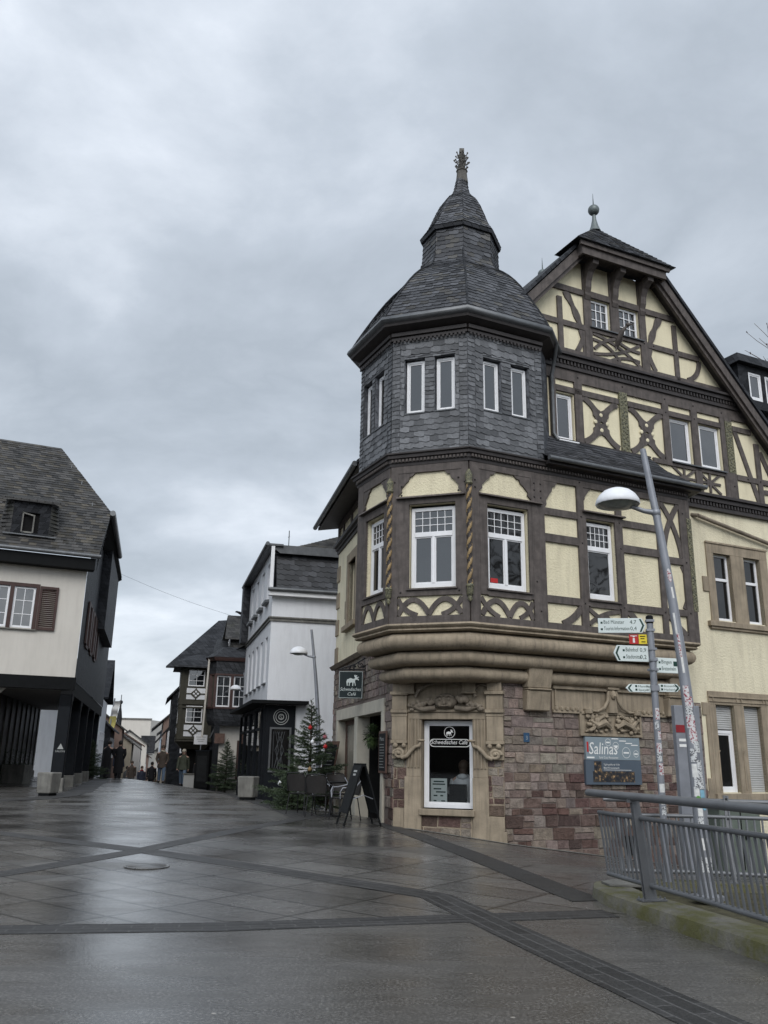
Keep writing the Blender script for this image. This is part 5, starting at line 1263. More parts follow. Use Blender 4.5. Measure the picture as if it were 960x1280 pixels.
mb = MB(); mb.poly([tuple(Hw), tuple(far), tuple(farR), tuple(Rw)]); mb.poly([tuple(Rw), tuple(farR), tuple(A(q3(Rl))+B.d*13), tuple(A(q3(Rl)))]); ap(mb, 'street_roof', M['slate_old'])
mb = MB(); g0 = Hw + Vector((.08, 0, -.06)); mb.tube([tuple(g0 - B.d*.15), tuple(g0 + B.d*7.5)], .11, 8); mb.tube([tuple(A((-.35, .50, 8.20))), tuple(A((9, .50, 8.20)))], .075, 8); ap(mb, 'gutter', M['zinc'], smooth=50)
mb = MB(A); mb.box(-.2, 9, .0, .42, 7.72, 8.12); ap(mb, 'eaves_soffit', M['black'])
mb = MB(); mb.quad(tuple(A((-.28, .2, 7.7))), tuple(A((-.30, .42, 8.1))), tuple(Hw - Vector((0,0,.15))), tuple(Hw - Vector((.3,0,.9)))); mb.poly([tuple(Hw-Vector((0,0,.1))), tuple(far-Vector((0,0,.1))), tuple(far-Vector((.7,0,.5))), tuple(Hw-Vector((.7,0,.5)))]); ap(mb, 'verge_soffit', M['black'])
mb = MB(A)
for i in range(8): u = .6+i*.85; w_ = -.02; mb.tube([(u, w_, zr(w_)+.02), (u, w_+.05, zr(w_)+.14)], .018, 5)
for (u, w_) in ((-.05, -1.5), (.35, -2.4), (.75, -3.1), (2.6, -1.0)): mb.tube([(u, w_, zr(w_)), (u, w_, zr(w_)+.16)], .02, 5)
ap(mb, 'snow_hook', M['zinc'])
# dormer with an open casement and swept slate cheeks
du0, du1 = 1.45, 2.68; dz0, dz1 = 8.80, 10.05; wf = .0
mb = MB(A); mb.wall([(du0, dz0), (du1, dz0), (du1, dz1), (du0, dz1)], [(1.80, 2.36, 8.88, 9.62)], wf, .10); dm = ap(mb, 'dormer', M['slate_dark'])
for s_, u in ((-1, du0), (1, du1)):
    mb = MB(A)
    for i in range(9):
        z = dz0-.02+i*.14; w2 = wf+.02; mb.hull([(u, w2, z), (u+s_*(.42-.018*i), w2-.32+.01*i, z+.02), (u+s_*(.05), w2-.5, z+.02), (u, w2-.1, z)], [(u, w2-.01, z+.15), (u+s_*(.40-.018*i), w2-.36, z+.17), (u+s_*.05, w2-.55, z+.17), (u, w2-.12, z+.15)])
    mb.build('swept_cheek', M['slate_old'], dm)
mb = MB(A); mb.hull([(du0-.42, .16, 9.98), (du1+.42, .16, 9.98), (du1+.12, -1.5, 10.55), (du0-.12, -1.5, 10.55)], [(du0-.42, .16, 10.07), (du1+.42, .16, 10.07), (du1+.12, -1.5, 10.63), (du0-.12, -1.5, 10.63)]); mb.build('dormer_roof', M['slate_old'], dm)
mb = MB(A); mb.box(1.80, 2.36, -.12, -.10, 8.88, 9.62); mb.build('dark_opening', M['dark_room'], dm)
mb = MB(A)
for a, b, c, d in ((1.95, 2.00, 8.9, 9.55), (2.32, 2.37, 8.9, 9.62), (2.0, 2.32, 8.88, 8.93)): mb.box(a, b, -.04, .0, c, d)
mb.hull([(2.0, -.02, 9.50), (2.35, -.02, 9.57), (2.35, .0, 9.57), (2.0, 0, 9.5)], [(2.0, -.02, 9.55), (2.35, -.02, 9.62), (2.35, .0, 9.62), (2.0, 0, 9.55)]); mb.build('casement', M['concrete'], dm)
mb = MB(A); mb.hull([(du0-.25, .14, 8.76), (du1+.25, .14, 8.76), (du1+.25, .02, 8.80), (du0-.25, .02, 8.80)], [(du0-.25, .14, 8.79), (du1+.25, .14, 8.79), (du1+.25, .02, 8.83), (du0-.25, .02, 8.83)]); mb.build('apron', M['zinc'], dm)
# arcade
mb = MB(A); mb.box(-.05, 9, -.32, -.01, 3.58, 4.0); ap(mb, 'front_beam', M['black'])
mb = MB(B); mb.box(-.0, 18, -.40, -.02, 3.42, 3.9); ap(mb, 'street_beam', M['black'])
mb = MB(B); mb.box(.3, 17.5, -3.05, -.4, 3.66, 3.70); ap(mb, 'arcade_ceiling', simple('grey_arcade_ceiling', (.20,.19,.18), .8, .1))
for i in range(5):
    u = .0+i*4.05; g_ = .24
    mb = MB(B); mb.box(u, u+.42, -.42, -.02, g_+.45, 3.42); mb.hull([(u, -.42, 3.0), (u+.42, -.42, 3.0), (u+.42, -.02, 3.0), (u, -.02, 3.0)], [(u-.0, -.42, 3.42), (u+.9, -.42, 3.42), (u+.9, -.02, 3.42), (u, -.02, 3.42)]); p_o = ap(mb, 'post', M['dark_blue'], bevel=.02)
    mb = MB(B); mb.hull([(u-.06, -.48, g_-.2), (u+.48, -.48, g_-.2), (u+.48, .04, g_-.2), (u-.06, .04, g_-.2)], [(u-.03, -.45, g_+.45), (u+.45, -.45, g_+.45), (u+.45, .01, g_+.45), (u-.03, .01, g_+.45)]); mb.build('stone_foot', M['concrete'], p_o, bevel=.02)
    if i == 0:
        mb = MB(B); fr2 = B.shift(0, 0)
        m2 = MB(Frame(0,0,0)); f2 = m2.fr; f2.o = B((0, -.40, 0)); f2.d = B.n.copy(); f2.n = -B.d.copy(); f2.flip = 1
        m2.prism([(.10, 1.62), (.30, 1.62), (.20, 1.80)], .0, .006); m2.text('SALON', .20, 1.52, .085, .006, align='C', width=.3); m2.build('painted_mark', M['grey_letter'], p_o)
mb = MB(B); mb.box(.2, 17.5, -3.15, -3.05, .55, 3.66); ap(mb, 'shop_glazing', simple('unlit_shop_glass', (.008,.008,.009), .35, .1, 3, spec=.12))
mb = MB(B); mb.box(.2, 17.5, -3.1, -2.99, -.2, .55); ap(mb, 'shop_plinth', M['concrete'])
mb = MB(B)
for i in range(12): u = .2+i*1.5; mb.box(u, u+.05, -3.05, -3.0, .55, 3.66)
mb.box(.2, 17.5, -3.05, -3.005, .55, .61); ap(mb, 'shop_mullions', M['concrete'])
mb = MB(A); mb.box(2.9, 3.3, -.9, -.5, .2, 3.6); mb.hull([(2.1, -.8, 3.58), (3.3, -.8, 3.58), (3.3, -.5, 3.58), (2.1, -.5, 3.58)], [(2.75, -.8, 2.9), (3.3, -.8, 2.9), (3.3, -.5, 2.9), (2.75, -.5, 2.9)]); ap(mb, 'corner_pier', M['cream_wall'])

# ------------------------------------------------------------------ concrete blocks on the street
def conc_block(x, y, rz, label):
    z = gz(x, y); f = local((x, y, z), rz); mb = MB(f)
    mb.hull([(-.225, -.225, .07), (.225, -.225, .07), (.225, .225, .07), (-.225, .225, .07)], [(-.255, -.255, .66), (.255, -.255, .66), (.255, .255, .66), (-.255, .255, .66)])
    r = thing('concrete_block', label, 'street block', (x, y, z), 'concrete blocks closing the street')
    mb.build('block', M['concrete'], r, bevel=.025)
    mb = MB(f); mb.box(-.18, .18, -.18, .18, -.03, .08); mb.build('foot', M['black'], r)
conc_block(-9.75, 26.3, -15, 'grey concrete block in front of the black arcade posts')
conc_block(-3.85, 26.2, -12, 'grey concrete block beside the black shopfront of the white house')
# ------------------------------------------------------------------ white house with mansard roof
WR = Frame(-3.83, 29.2, 75.5, 1); WS = Frame(-3.83, 29.2, -14.5, -1)
wh = thing('white_house', 'white rendered house with slate mansard roof above a black corner shop', 'house', (-3.83, 29.2, .28))
def wp(mb, name, mat, parent=None, smooth=None, bevel=0): return mb.build(name, mat, parent or wh, smooth=smooth, bevel=bevel)
LN = 8.3; sw_w = [(.7+i*1.45, 1.35+i*1.45, 3.95, 5.55) for i in range(5)]; uw = [(1.0+i*1.75, 1.8+i*1.75, 6.9, 8.3) for i in range(4)]
mb = MB(WS); mb.wall([(0, -.5), (LN, -.5), (LN, 8.66), (0, 8.66)], sw_w + uw, 0, .14); mb.quad((LN, 0, 0), (LN, -6, 0), (LN, -6, 8.66), (LN, 0, 8.66)); wp(mb, 'street_wall', M['white_wall'])
mb = MB(WR); mb.wall([(0, -.5), (9, -.5), (9, 6.9), (0, 6.9)], [], 0); wp(mb, 'side_wall', M['white_wall'])
for a, b, c, d in sw_w: window(WS, a, b, c, d, -.12, 'tee', .06, 'glass', parent=wh, transom=.7); sill(WS, a-.06, b+.06, c, -.02, .08, wh, 'lead')
for a, b, c, d in uw: window(WS, a, b, c, d, -.12, 'tee', .06, 'glass', parent=wh, transom=.7); sill(WS, a-.1, b+.1, c, -.02, .16, wh, 'lead', .10)
mb = MB(WS); mb.box(-.03, LN, .0, .05, 6.02, 6.12); mb.box(-.06, LN, .0, .09, 6.12, 6.16); m2 = MB(WR); m2.box(-.05, 9, 0, .05, 6.0, 6.1); m2.box(-.09, 9, 0, .09, 6.1, 6.15); wp(mb, 'string_course', M['concrete']); wp(m2, 'string_course', M['concrete'])
mb = MB(WR); mb.box(-.15, 9, .0, .26, 6.86, 7.02); wp(mb, 'white_eaves', M['white_paint']); mb = MB(WR); mb.tube([(-.2, .30, 7.06), (9, .30, 7.06)], .07, 8); wp(mb, 'gutter', M['zinc'], smooth=50)
mb = MB(WR); mb.quad((.10, .22, 7.05), (9, .22, 7.05), (9, -.35, 8.48), (.10, -.35, 8.48)); wp(mb, 'mansard_slope', M['slate_dark'])
mb = MB(WR); C0, C1, C2, C3 = (.0, -.28, 8.50), (9, -.28, 8.50), (9, -4.6, 12.3), (8.7, -4.5, 12.15)
mb.poly([C0, C1, C2, C3]); ur = wp(mb, 'upper_roof', M['slate_old']); mb = MB(); courses(mb, [WR(C0), WR(C3)], [WR(C1), WR(C2)], .17, .26, .02, ((.03,.03,.029), (.08,.077,.072)), .0, moss=.3); mb.build('slates', M['slates'], ur)
mb = MB(); courses(mb, [WR((.10, .22, 7.05)), WR((.10, -.33, 8.46))], [WR((9, .22, 7.05)), WR((9, -.33, 8.46))], .20, .26, .02, ((.014,.015,.017), (.05,.052,.058)), .035); wp(mb, 'mansard_slates', M['slates'])
mb = MB(WR); mb.box(-.02, 9, -.36, -.22, 8.42, 8.52); wp(mb, 'mansard_kerb', M['slate_dark'])
mb = MB(WS); mb.hull([(-.0, .22, 8.68), (LN+.2, .22, 8.68), (LN+.2, -.3, 8.68), (0, -.3, 8.68)], [(-.0, .22, 8.75), (LN+.2, .22, 8.75), (LN+.2, -.3, 8.75), (0, -.3, 8.75)]); mb.tube([(-.05, .27, 8.73), (LN+.25, .27, 8.73)], .075, 8); wp(mb, 'street_eaves', M['lead'])
mb = MB(); mb.poly([tuple(WS((.1, .2, 8.74))), tuple(WS((LN+.2, .2, 8.74))), tuple(WS((LN, -6, 8.74))), tuple(WS((.1, -6, 8.74)))]); mb.quad(tuple(WS((.1, -.2, 8.44))), tuple(WS((.1, .2, 8.74))), tuple(WS((.1, -6, 8.74))), tuple(WS((.1, -6, 8.44)))); wp(mb, 'flat_roof', M['lead'])
mb = MB(WS); mb.box(LN-.5, LN+.25, -.2, .3, 6.2, 8.7); wp(mb, 'slate_cheek', M['slate_dark'])
mb = MB(WS); mb.box(.02, .10, .0, .12, 7.0, 8.68); wp(mb, 'corner_board', M['white_paint'])
mb = MB(WS)
for i in range(7): mb.tube([(.6+i*1.2, .2, 8.78), (.6+i*1.2, .2, 8.92)], .02, 5)
wp(mb, 'snow_hook', M['zinc'])
mb = MB(WS); mb.tube([(.9, -.6, 8.7), (.9, -.6, 9.5)], .018, 5); mb.tube([(.75, -.6, 9.25), (1.1, -.6, 9.3)], .012, 5); wp(mb, 'aerial', M['zinc'])
# black corner shop
mb = MB(WS); mb.box(.0, 7.9, .0, .06, -.3, 3.15); shp = wp(mb, 'shop_front', M['dark_blue'])
mb = MB(WS)
for i in range(4):
    a = .55+i*1.85
    mb.box(a-.1, a-.02, .06, .12, .5, 3.05); mb.box(a+1.5, a+1.58, .06, .12, .5, 3.05); mb.box(a-.02, a+1.5, .06, .11, 2.35, 2.43); mb.box(a-.02, a+1.5, .06, .11, .7, .8)
mb.box(.0, 7.9, .06, .1, -.3, .55); mb.build('shop_pilaster', M['dark_blue'], shp)
mb = MB(WS)
for i in range(4):
    a = .55+i*1.85; mb.box(a, a+1.48, .06, .07, .82, 2.34); mb.box(a, a+1.48, .06, .07, 2.45, 3.0)
mb.build('pane', M['glass'], shp)
mb = MB(WR); mb.box(.0, .98, .0, .06, -.3, 3.15); mb.box(.0, .98, .06, .11, -.3, .95); s2 = wp(mb, 'shop_side_panel', M['dark_blue'])
mb = MB(WR); mb.box(.20, .80, .06, .07, 1.05, 2.38); mb.build('pane', M['glass_dark'], s2)
mb = MB(WR); mb.box(.14, .20, .06, .10, 1.0, 2.44); mb.box(.80, .86, .06, .10, 1.0, 2.44); mb.box(.20, .80, .06, .10, 2.38, 2.44); mb.box(.20, .80, .06, .10, 1.0, 1.05)
for i in range(7): mb.tube([(.28+.06*i, .09, 1.1), (.28+.06*((i*3) % 7), .09, 1.7), (.28+.06*i, .09, 2.3)], .008, 4)
mb.build('iron_ornament', M['zinc'], s2)
mb = MB(WR)
for r_ in (.26, .19): ring(mb, .50, 2.78, r_, .022, .065)
ring(mb, .50, 2.78, .10, .03, .065, 16); mb.text('S', .50, 2.71, .18, .066, align='C'); mb.build('round_emblem', M['grey_letter'], s2)
cpz = 3.18; mb = MB(); c_ = [WS((8.1, .0, 0)), WS((8.1, .55, 0)), WS((-.45, .55, 0)), WR((1.35, .5, 0)), WR((1.35, .0, 0)), WS((0, 0, 0))]
mb.hull([(p.x, p.y, cpz) for p in c_], [(p.x, p.y, cpz+.12) for p in c_]); wp(mb, 'canopy', M['black'], bevel=.01)
mb = MB(WR); mb.box(1.05, 1.15, .0, .05, .3, 1.5); mb.box(1.2, 3.5, .0, .04, -.1, .45); wp(mb, 'wall_base', M['concrete'])

# ------------------------------------------------------------------ slate bay house
def frames(x, y): return Frame(x, y, 75.5, 1), Frame(x, y, -14.5, -1)
BR, BS = frames(-7.55, 41.5)
bh = thing('bay_house', 'cream house with dark slate oriel of tall white windows and steep slate roof', 'house', (-7.55, 41.5, .25))
def bp(mb, name, mat, parent=None, smooth=None, bevel=0): return mb.build(name, mat, parent or bh, smooth=smooth, bevel=bevel)
mb = MB(BR); mb.wall([(-.05, -.5), (5, -.5), (5, 6.0), (-.05, 6.0)], [(.9, 1.7, .4, 2.1)], 0, .2); bp(mb, 'front_wall', M['cream_wall'])
mb = MB(BS); mb.wall([(0, -.5), (5, -.5), (5, 6.0), (0, 6.0)], [(1, 2, 3.4, 5), (3, 4, 3.4, 5)], 0, .2); bp(mb, 'street_wall', M['slate_dark'])
mb = MB(BR); mb.box(.8, .9, -.02, .05, .4, 2.2); mb.box(1.7, 1.8, -.02, .05, .4, 2.2); mb.box(.9, 1.7, -.02, .05, 2.1, 2.2); mb.box(.9, 1.7, -.1, -.08, .4, 2.1); bp(mb, 'door', M['shutter_brown'])
mb = MB(BR); mb.box(-.28, .18, .02, .30, 2.05, 2.5); bp(mb, 'lamp_box', M['wood_red'])
ob = [(-.75, .0), (-.45, .62), (1.15, .62), (1.5, .0)]; lp = lambda z, k=1: [(.35+(u-.35)*k, w*k, z) for u, w in ob]
mb = MB(BR); mb.loft([lp(2.85, .86), lp(3.05, .96), lp(3.62)]); bp(mb, 'slate_apron', M['slate_dark']); mb = MB(BR); mb.loft([lp(5.22), lp(5.86)]); bp(mb, 'slate_band', M['slate_dark'])
mb = MB(BR); mb.loft([lp(3.62, 1.04), lp(3.70, 1.04)]); mb.loft([lp(5.16, 1.03), lp(5.24, 1.03)]); mb.loft([lp(5.84, 1.08), lp(5.95, 1.16), lp(6.02, 1.18)])
for u in (-.45, .33, 1.08): mb.box(u-.06, u+.07, .48, .63, 3.7, 5.16)
mb.box(-.72, -.55, .0, .30, 3.7, 5.16); mb.box(1.30, 1.46, .0, .3, 3.7, 5.16); bp(mb, 'oriel_frame', M['shutter_brown'])
for a, b in ((-.38, .27), (.41, 1.02)): window(BR, a, b, 3.70, 5.15, .50, 'grid', .06, 'glass', parent=bh, cols=2, curtain=False)
mb = MB(BR); mb.box(-.4, 1.05, .1, .12, 3.7, 5.1); bp(mb, 'net_curtain', M['cream_wall'])
mb = MB(BR); mb.loft([lp(6.0, 1.2), [(.35+(u-.35)*.5, w*.4-.5, 6.6) for u, w in ob]]); mb.hull([(-.6, .3, 5.95), (5, .3, 5.95), (5, -3, 6.9), (-.4, -3, 6.9)], [(-.6, .3, 6.02), (5, .3, 6.02), (5, -3, 7.3), (-.3, -3, 7.3)]); bp(mb, 'oriel_roof', M['slate_dark'])
# steep gabled roof with cross dormer behind the oriel
mb = MB(BR); mb.box(.25, 3.2, -1.6, -.9, 6.2, 7.25); mb.hull([(-.05, -.6, 7.05), (3.6, -.6, 7.05), (3.6, -1.9, 8.35), (.1, -1.9, 8.35)], [(-.05, -.6, 7.13), (3.6, -.6, 7.13), (3.6, -1.9, 8.43), (.1, -1.9, 8.43)]); mb.hull([(-.05, -3.2, 7.05), (3.6, -3.2, 7.05), (3.6, -1.9, 8.35), (.1, -1.9, 8.35)], [(-.05, -3.2, 7.13), (3.6, -3.2, 7.13), (3.6, -1.9, 8.43), (.1, -1.9, 8.43)]); bp(mb, 'dormer', M['slate_old'])
mb = MB(BS); mb.poly([(.8, -.32, 6.1), (3.0, -.32, 6.1), (1.9, -.32, 8.3)]); bp(mb, 'dormer_gable', M['cream_wall']); window(BS, 1.2, 1.7, 6.3, 7.2, -.30, 'plain', .06, 'glass', parent=bh); window(BS, 1.9, 2.4, 6.3, 7.2, -.30, 'plain', .06, 'glass', parent=bh)
mb = MB(BS); mb.poly([(3, .45, 5.95), (3, -4.5, 9.0), (4.4, -4.5, 9.0), (4.4, .45, 5.95)]); mb.poly([(0, .4, 5.95), (5, .4, 5.95), (5, -3, 8.0), (0, -3, 8.0)]); bp(mb, 'street_roof', M['slate_dark'])
mb = MB(BR); mb.tube([(-.78, .2, 6.0), (-.8, .22, 5.0), (-.86, .1, 2.3)], .05, 6); bp(mb, 'downpipe', M['cream_wall'], smooth=50)

# ------------------------------------------------------------------ half-timbered corner turret house
TR, TS = frames(-10.9, 47.2)
th = thing('turret_house', 'dark half-timbered turret house with white quatrefoil panels beyond the slate oriel', 'house', (-10.9, 47.2, .2))
def tp_(mb, name, mat, parent=None, smooth=None): return mb.build(name, mat, parent or th, smooth=smooth)
M['green_timber'] = simple('olive_brown_timber', (.045,.042,.030), .6, .2, 5)
for fr, n_, ln in ((TR, 1, 1.75), (TS, 2, 2.2)):
    mb = MB(fr); mb.wall([(0, 2.25), (ln, 2.25), (ln, 6.15), (0, 6.15)], [], 0); tp_(mb, 'timber_panelling', M['green_timber'])
    for zb in (2.25, 4.2):
        for k in range(n_):
            a = .30+k*1.0; b = a+1.0 if n_ == 1 else a+.72
            window(fr, a+.05, b-.08, zb+.92, zb+1.82, .0, 'grid', .05, 'glass', parent=th)
            mb = MB(fr); mb.box(a, b, .0, .02, zb+.22, zb+.82); wpn = tp_(mb, 'white_panel', M['white_wall'])
            mb = MB(fr); u_, z_ = (a+b)/2, zb+.52
            mb.prism([(u_-.30, z_), (u_, z_-.28), (u_+.30, z_), (u_, z_+.28)], .02, .05); mb.box(u_-.03, u_+.03, .02, .051, zb+.22, zb+.82); mb.box(a, b, .02, .052, z_-.03, z_+.03); mb.build('tracery', M['green_timber'], wpn)
            mb = MB(fr)
            for s_ in range(4): t_ = s_*math.pi/2; mb.ball((u_+.11*math.cos(t_), .055, z_+.11*math.sin(t_)), .06, 8, 4, sq=(1, .2, 1))
            mb.build('quatrefoil', M['white_wall'], wpn)
    mb = MB(fr)
    for z in (2.2, 2.32, 3.95, 4.15, 6.0): mb.box(-.04, ln+.04, .0, .09, z, z+.08)
    mb.box(-.02, .14, 0, .07, 2.3, 6.1); mb.box(ln-.14, ln, 0, .07, 2.3, 6.1); tp_(mb, 'timber_frame', M['green_timber'])
mb = MB(TR); mb.wall([(1.75, 1.8), (5, 1.8), (5, 6.1), (1.75, 6.1)], [], -.12); tp_(mb, 'slate_wall', M['slate_dark'])
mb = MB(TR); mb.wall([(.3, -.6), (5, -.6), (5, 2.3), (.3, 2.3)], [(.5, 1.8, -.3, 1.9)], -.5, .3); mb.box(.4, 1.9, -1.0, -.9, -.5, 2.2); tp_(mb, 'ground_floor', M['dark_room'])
mb = MB(TR); mb.box(2.2, 4.6, -.48, -.3, -.5, 2.0); tp_(mb, 'shop_wall', M['cream_wall'])
mb = MB(TR); mb.hull([(-.1, .05, 2.2), (1.85, .05, 2.2), (1.85, -2.3, 2.2), (-.1, -2.3, 2.2)], [(.3, -.4, 1.8), (1.5, -.4, 1.8), (1.5, -1.8, 1.8), (.3, -1.8, 1.8)]); tp_(mb, 'bracket', M['green_timber'])
mb = MB(TR)
def ringp(k, z): return [(.88+(-1.35)*k, (.55)*k-.0-(1-k)*1.1, z), (.88+1.35*k, .55*k-(1-k)*1.1, z), (.88+1.35*k, -2.9*k-(1-k)*1.1, z), (.88-1.35*k, -2.9*k-(1-k)*1.1, z)]
mb.loft([ringp(1.0, 6.10), ringp(.98, 6.2), ringp(.75, 6.5), ringp(.45, 6.75), ringp(.1, 6.95)]); tp_(mb, 'turret_roof', M['slate_dark'])
mb = MB(TR); mb.hull([(-.9, -1.5, 6.2), (5, -.2, 6.1), (5, -5, 9.8), (2, -4, 9.3)], [(-.9, -1.5, 6.3), (5, -.2, 6.2), (5, -5, 9.9), (2, -4, 9.4)]); tp_(mb, 'main_roof', M['slate_dark'])
mb = MB(TR); mb.tube([(1.98, .02, 6.0), (1.98, .02, 3.0), (1.7, .05, 2.4)], .045, 6); tp_(mb, 'downpipe', M['zinc'], smooth=50)

# ------------------------------------------------------------------ plainer houses farther along
def plain_house(name, label, x, y, front, side, zw, zr, wall, roof, deg=-14.5, right=True, z0=-4, wins=3, rows=2, zrow=1.4, over=.35, ridge_street=True, gable_mat=None, winsides=True):
    s_ = Frame(x, y, deg, -1 if right else 1); f_ = Frame(x, y, deg+90, 1)
    sg = 1 if right else -1
    r = thing(name, label, 'house', (x, y, gz(x, y)))
    mb = MB(s_); mb.wall([(0, z0), (side, z0), (side, zw), (0, zw)], [], 0); mb.build('street_wall', wall, r)
    mb = MB(f_); pts = [(0, z0), (sg*front, z0), (sg*front, zw), (0, zw)]
    if ridge_street: pts = [(0, z0), (sg*front, z0), (sg*front, zw), (sg*front/2, zr), (0, zw)]
    mb.wall(pts, [], 0); mb.build('front_wall', gable_mat or wall, r)
    mb = MB(f_)
    if ridge_street:
        for q in (0, 1):
            e0 = -over*sg if q == 0 else sg*(front+over); dz = -over*(zr-zw)/(front/2)
            mb.hull([(e0, .25, zw+dz), (sg*front/2, .25, zr), (sg*front/2, -side, zr), (e0, -side, zw+dz)], [(e0, .25, zw+dz+.12), (sg*front/2, .25, zr+.14), (sg*front/2, -side, zr+.14), (e0, -side, zw+dz+.12)])
    else:
        mb.hull([(-over*sg, over, zw-.05), (sg*front, over, zw-.05), (sg*front, -side/2, zr), (-over*sg, -side/2, zr)], [(-over*sg, over, zw+.05), (sg*front, over, zw+.05), (sg*front, -side/2, zr+.1), (-over*sg, -side/2, zr+.1)])
        mb.hull([(-over*sg, -side-over, zw-.05), (sg*front, -side-over, zw-.05), (sg*front, -side/2, zr), (-over*sg, -side/2, zr)], [(-over*sg, -side-over, zw+.05), (sg*front, -side-over, zw+.05), (sg*front, -side/2, zr+.1), (-over*sg, -side/2, zr+.1)])
    mb.build('roof', roof, r)
    for fr, n_, ln, sgn in ((s_, wins, side, 1), (f_, max(1, wins-1), front, sg)):
        if fr is f_ and not winsides: continue
        for k in range(n_):
            for q in range(rows):
                a = ln*(k+.28)/n_; b = ln*(k+.72)/n_; z = zrow+q*2.3
                if z+1.4 > zw: continue
                a, b = sorted((a*sgn, b*sgn))
                window(fr, a, b, z, z+1.35, .0, 'tee', .08, 'glass_dark', parent=r)
    return r
M['red_roof'] = slate('old_tile_roof', .3, .2, (.06,.038,.03), (.11,.07,.055), .0)
M['ochre_wall'] = plaster('ochre_render', (.27,.24,.19), .06, bump=.2, dirt=.1)
M['blue_wall'] = plaster('blue_grey_render', (.30,.36,.43), .05, bump=.2)
M['brown_wall'] = plaster('brown_render', (.17,.12,.10), .08, bump=.2)
M['grey_wall'] = plaster('grey_render', (.30,.29,.28), .06, bump=.2, dirt=.1)
plain_house('gabled_house', 'narrow dark slate-hung house directly beyond the half-timbered turret', -13.2, 55, 5, 6, 5.2, 8.0, M['slate_dark'], M['slate_dark'], zrow=1.6)
plain_house('white_town_house', 'white house with overhanging dark eaves beyond the turret house', -14.9, 61.5, 5, 7, 3.2, 6.2, M['white_wall'], M['slate_dark'], over=.8, zrow=.6)
plain_house('timbered_house', 'brown house with jutting eaves far along the right row', -17.6, 71, 5, 8, 4.2, 6.5, M['brown_wall'], M['slate_old'], over=.9, zrow=.4)
plain_house('blue_house', 'pale blue-grey house at the far end of the right row', -21.0, 84, 5, 9, 3.6, 5.6, M['blue_wall'], M['slate_dark'], zrow=-.6, rows=3)
plain_house('pale_house', 'pale house with flat cornice closing the view down the street', -31.5, 122, 5, 8, 2.0, 3.2, M['cream_wall'], M['slate_old'], ridge_street=False, zrow=-2, rows=2)
# left row (near corner to the left of the street)
LR = dict(right=False)
plain_house('pillar_house', 'white house with pale corner pilasters right behind the arcade', -16.2, 50.5, 6, 6, 4.6, 7.0, M['white_wall'], M['slate_dark'], ridge_street=False, **LR)
plain_house('slate_gabled_house', 'grey slate house with white attic windows behind the pillared white house', -18.3, 59.5, 7, 7, 3.2, 6.3, M['slate_dark'], M['slate_dark'], zrow=1.2, **LR)
fh = plain_house('finial_house', 'brownish gabled house with a ball finial on its gable', -20.0, 68, 5, 5, 3.4, 5.2, M['brown_wall'], M['slate_old'], zrow=.6, **LR)
mb = MB(); fx_, fy_ = Frame(-20.2, 69, 75.5, 1)((-.4, .2, 0)).xy; mb.lathe(fx_, fy_, [(.22, 3.0), (.20, 4.3), (.14, 4.7), (.08, 5.0), (.06, 5.3)], 8); mb.ball((fx_, fy_, 5.42), .16, 8, 6); mb.tube([(fx_, fy_, 5.5), (fx_, fy_, 6.0)], .03, 5); mb.build('finial', M['slate_dark'], fh, smooth=50)
plain_house('low_gabled_house', 'low house with dark overhanging gable roof on the left row', -21.4, 76, 5, 8, 2.4, 4.2, M['ochre_wall'], M['slate_old'], zrow=-.6, over=.8, **LR)
plain_house('cream_house', 'cream house with small gable in the middle of the left row', -23.6, 87, 4, 7, 2.4, 3.6, M['grey_wall'], M['red_roof'], zrow=-.6, **LR)
plain_house('narrow_house', 'narrow pale house with steep dark roof between the low gabled house and the white block', -26.2, 99, 4, 8, 2.6, 4.0, M['cream_wall'], M['slate_old'], zrow=-1.0, rows=2, **LR)
plain_house('brick_house', 'reddish house at the foot of the street below the white block', -29.0, 111, 4, 8, 1.2, 2.6, M['brown_wall'], M['red_roof'], zrow=-2.4, rows=2, **LR)
# big plain block above the roofs
bb = Frame(-31.2, 119, 82, 1); bs = Frame(-31.2, 119, -14.5, 1)
r = thing('white_block', 'large plain white flat-roofed block rising above the roofs of the left row', 'building', (-31.2, 119, -4))
mb = MB(bb); mb.wall([(-9, -6), (0, -6), (0, 6.0), (-9, 6.0)], [], 0); mb.quad((0, 0, -6), (1.6, -9, -6), (1.6, -9, 6.0), (0, 0, 6.0)); mb.quad((-9, 0, 5.7), (0, 0, 5.7), (1.6, -9, 5.7), (-9, -9, 5.7)); mb.build('wall', M['cream_wall'], r)
mb = MB(bb); mb.box(-9, .1, -.1, .12, 6.0, 6.2); mb.build('parapet', M['concrete'], r)
for z_ in (1.4, -1.0): mb = MB(bb); mb.box(-2.6, .6, .1, 1.2, z_, z_+.1); mb.build('balcony', M['slate_dark'], r)
mb = MB(bb); mb.box(-1.0, .8, .0, 1.0, 1.6, 3.9); mb.build('stair_box', M['slate_dark'], r)
for i in range(4):
    for q in range(2): window(bb, -8+i*1.9, -7.1+i*1.9, -1.4+q*2.6, .2+q*2.6, .0, 'plain', .1, 'glass_dark', parent=r)
# scaffolding-green downpipes and the hill behind
mb = MB(); 
hx = [(-200, 330), (-120, 330), (-60, 330), (-20, 330), (60, 330), (200, 330)]; hz_ = [2, 6, 9, 7, 4, 2]
for (x, y), z in zip(hx, hz_): mb.V.append(Vector((x, y, -12)));
for (x, y), z in zip(hx, hz_): mb.V.append(Vector((x, y+60, z)))
for i in range(5): mb.face((i, i+1, 7+i, 6+i))
o = mb.build('hill', simple('wooded_hill', (.05,.06,.06), .9, .4, .05), smooth=60); o['kind'] = 'structure'
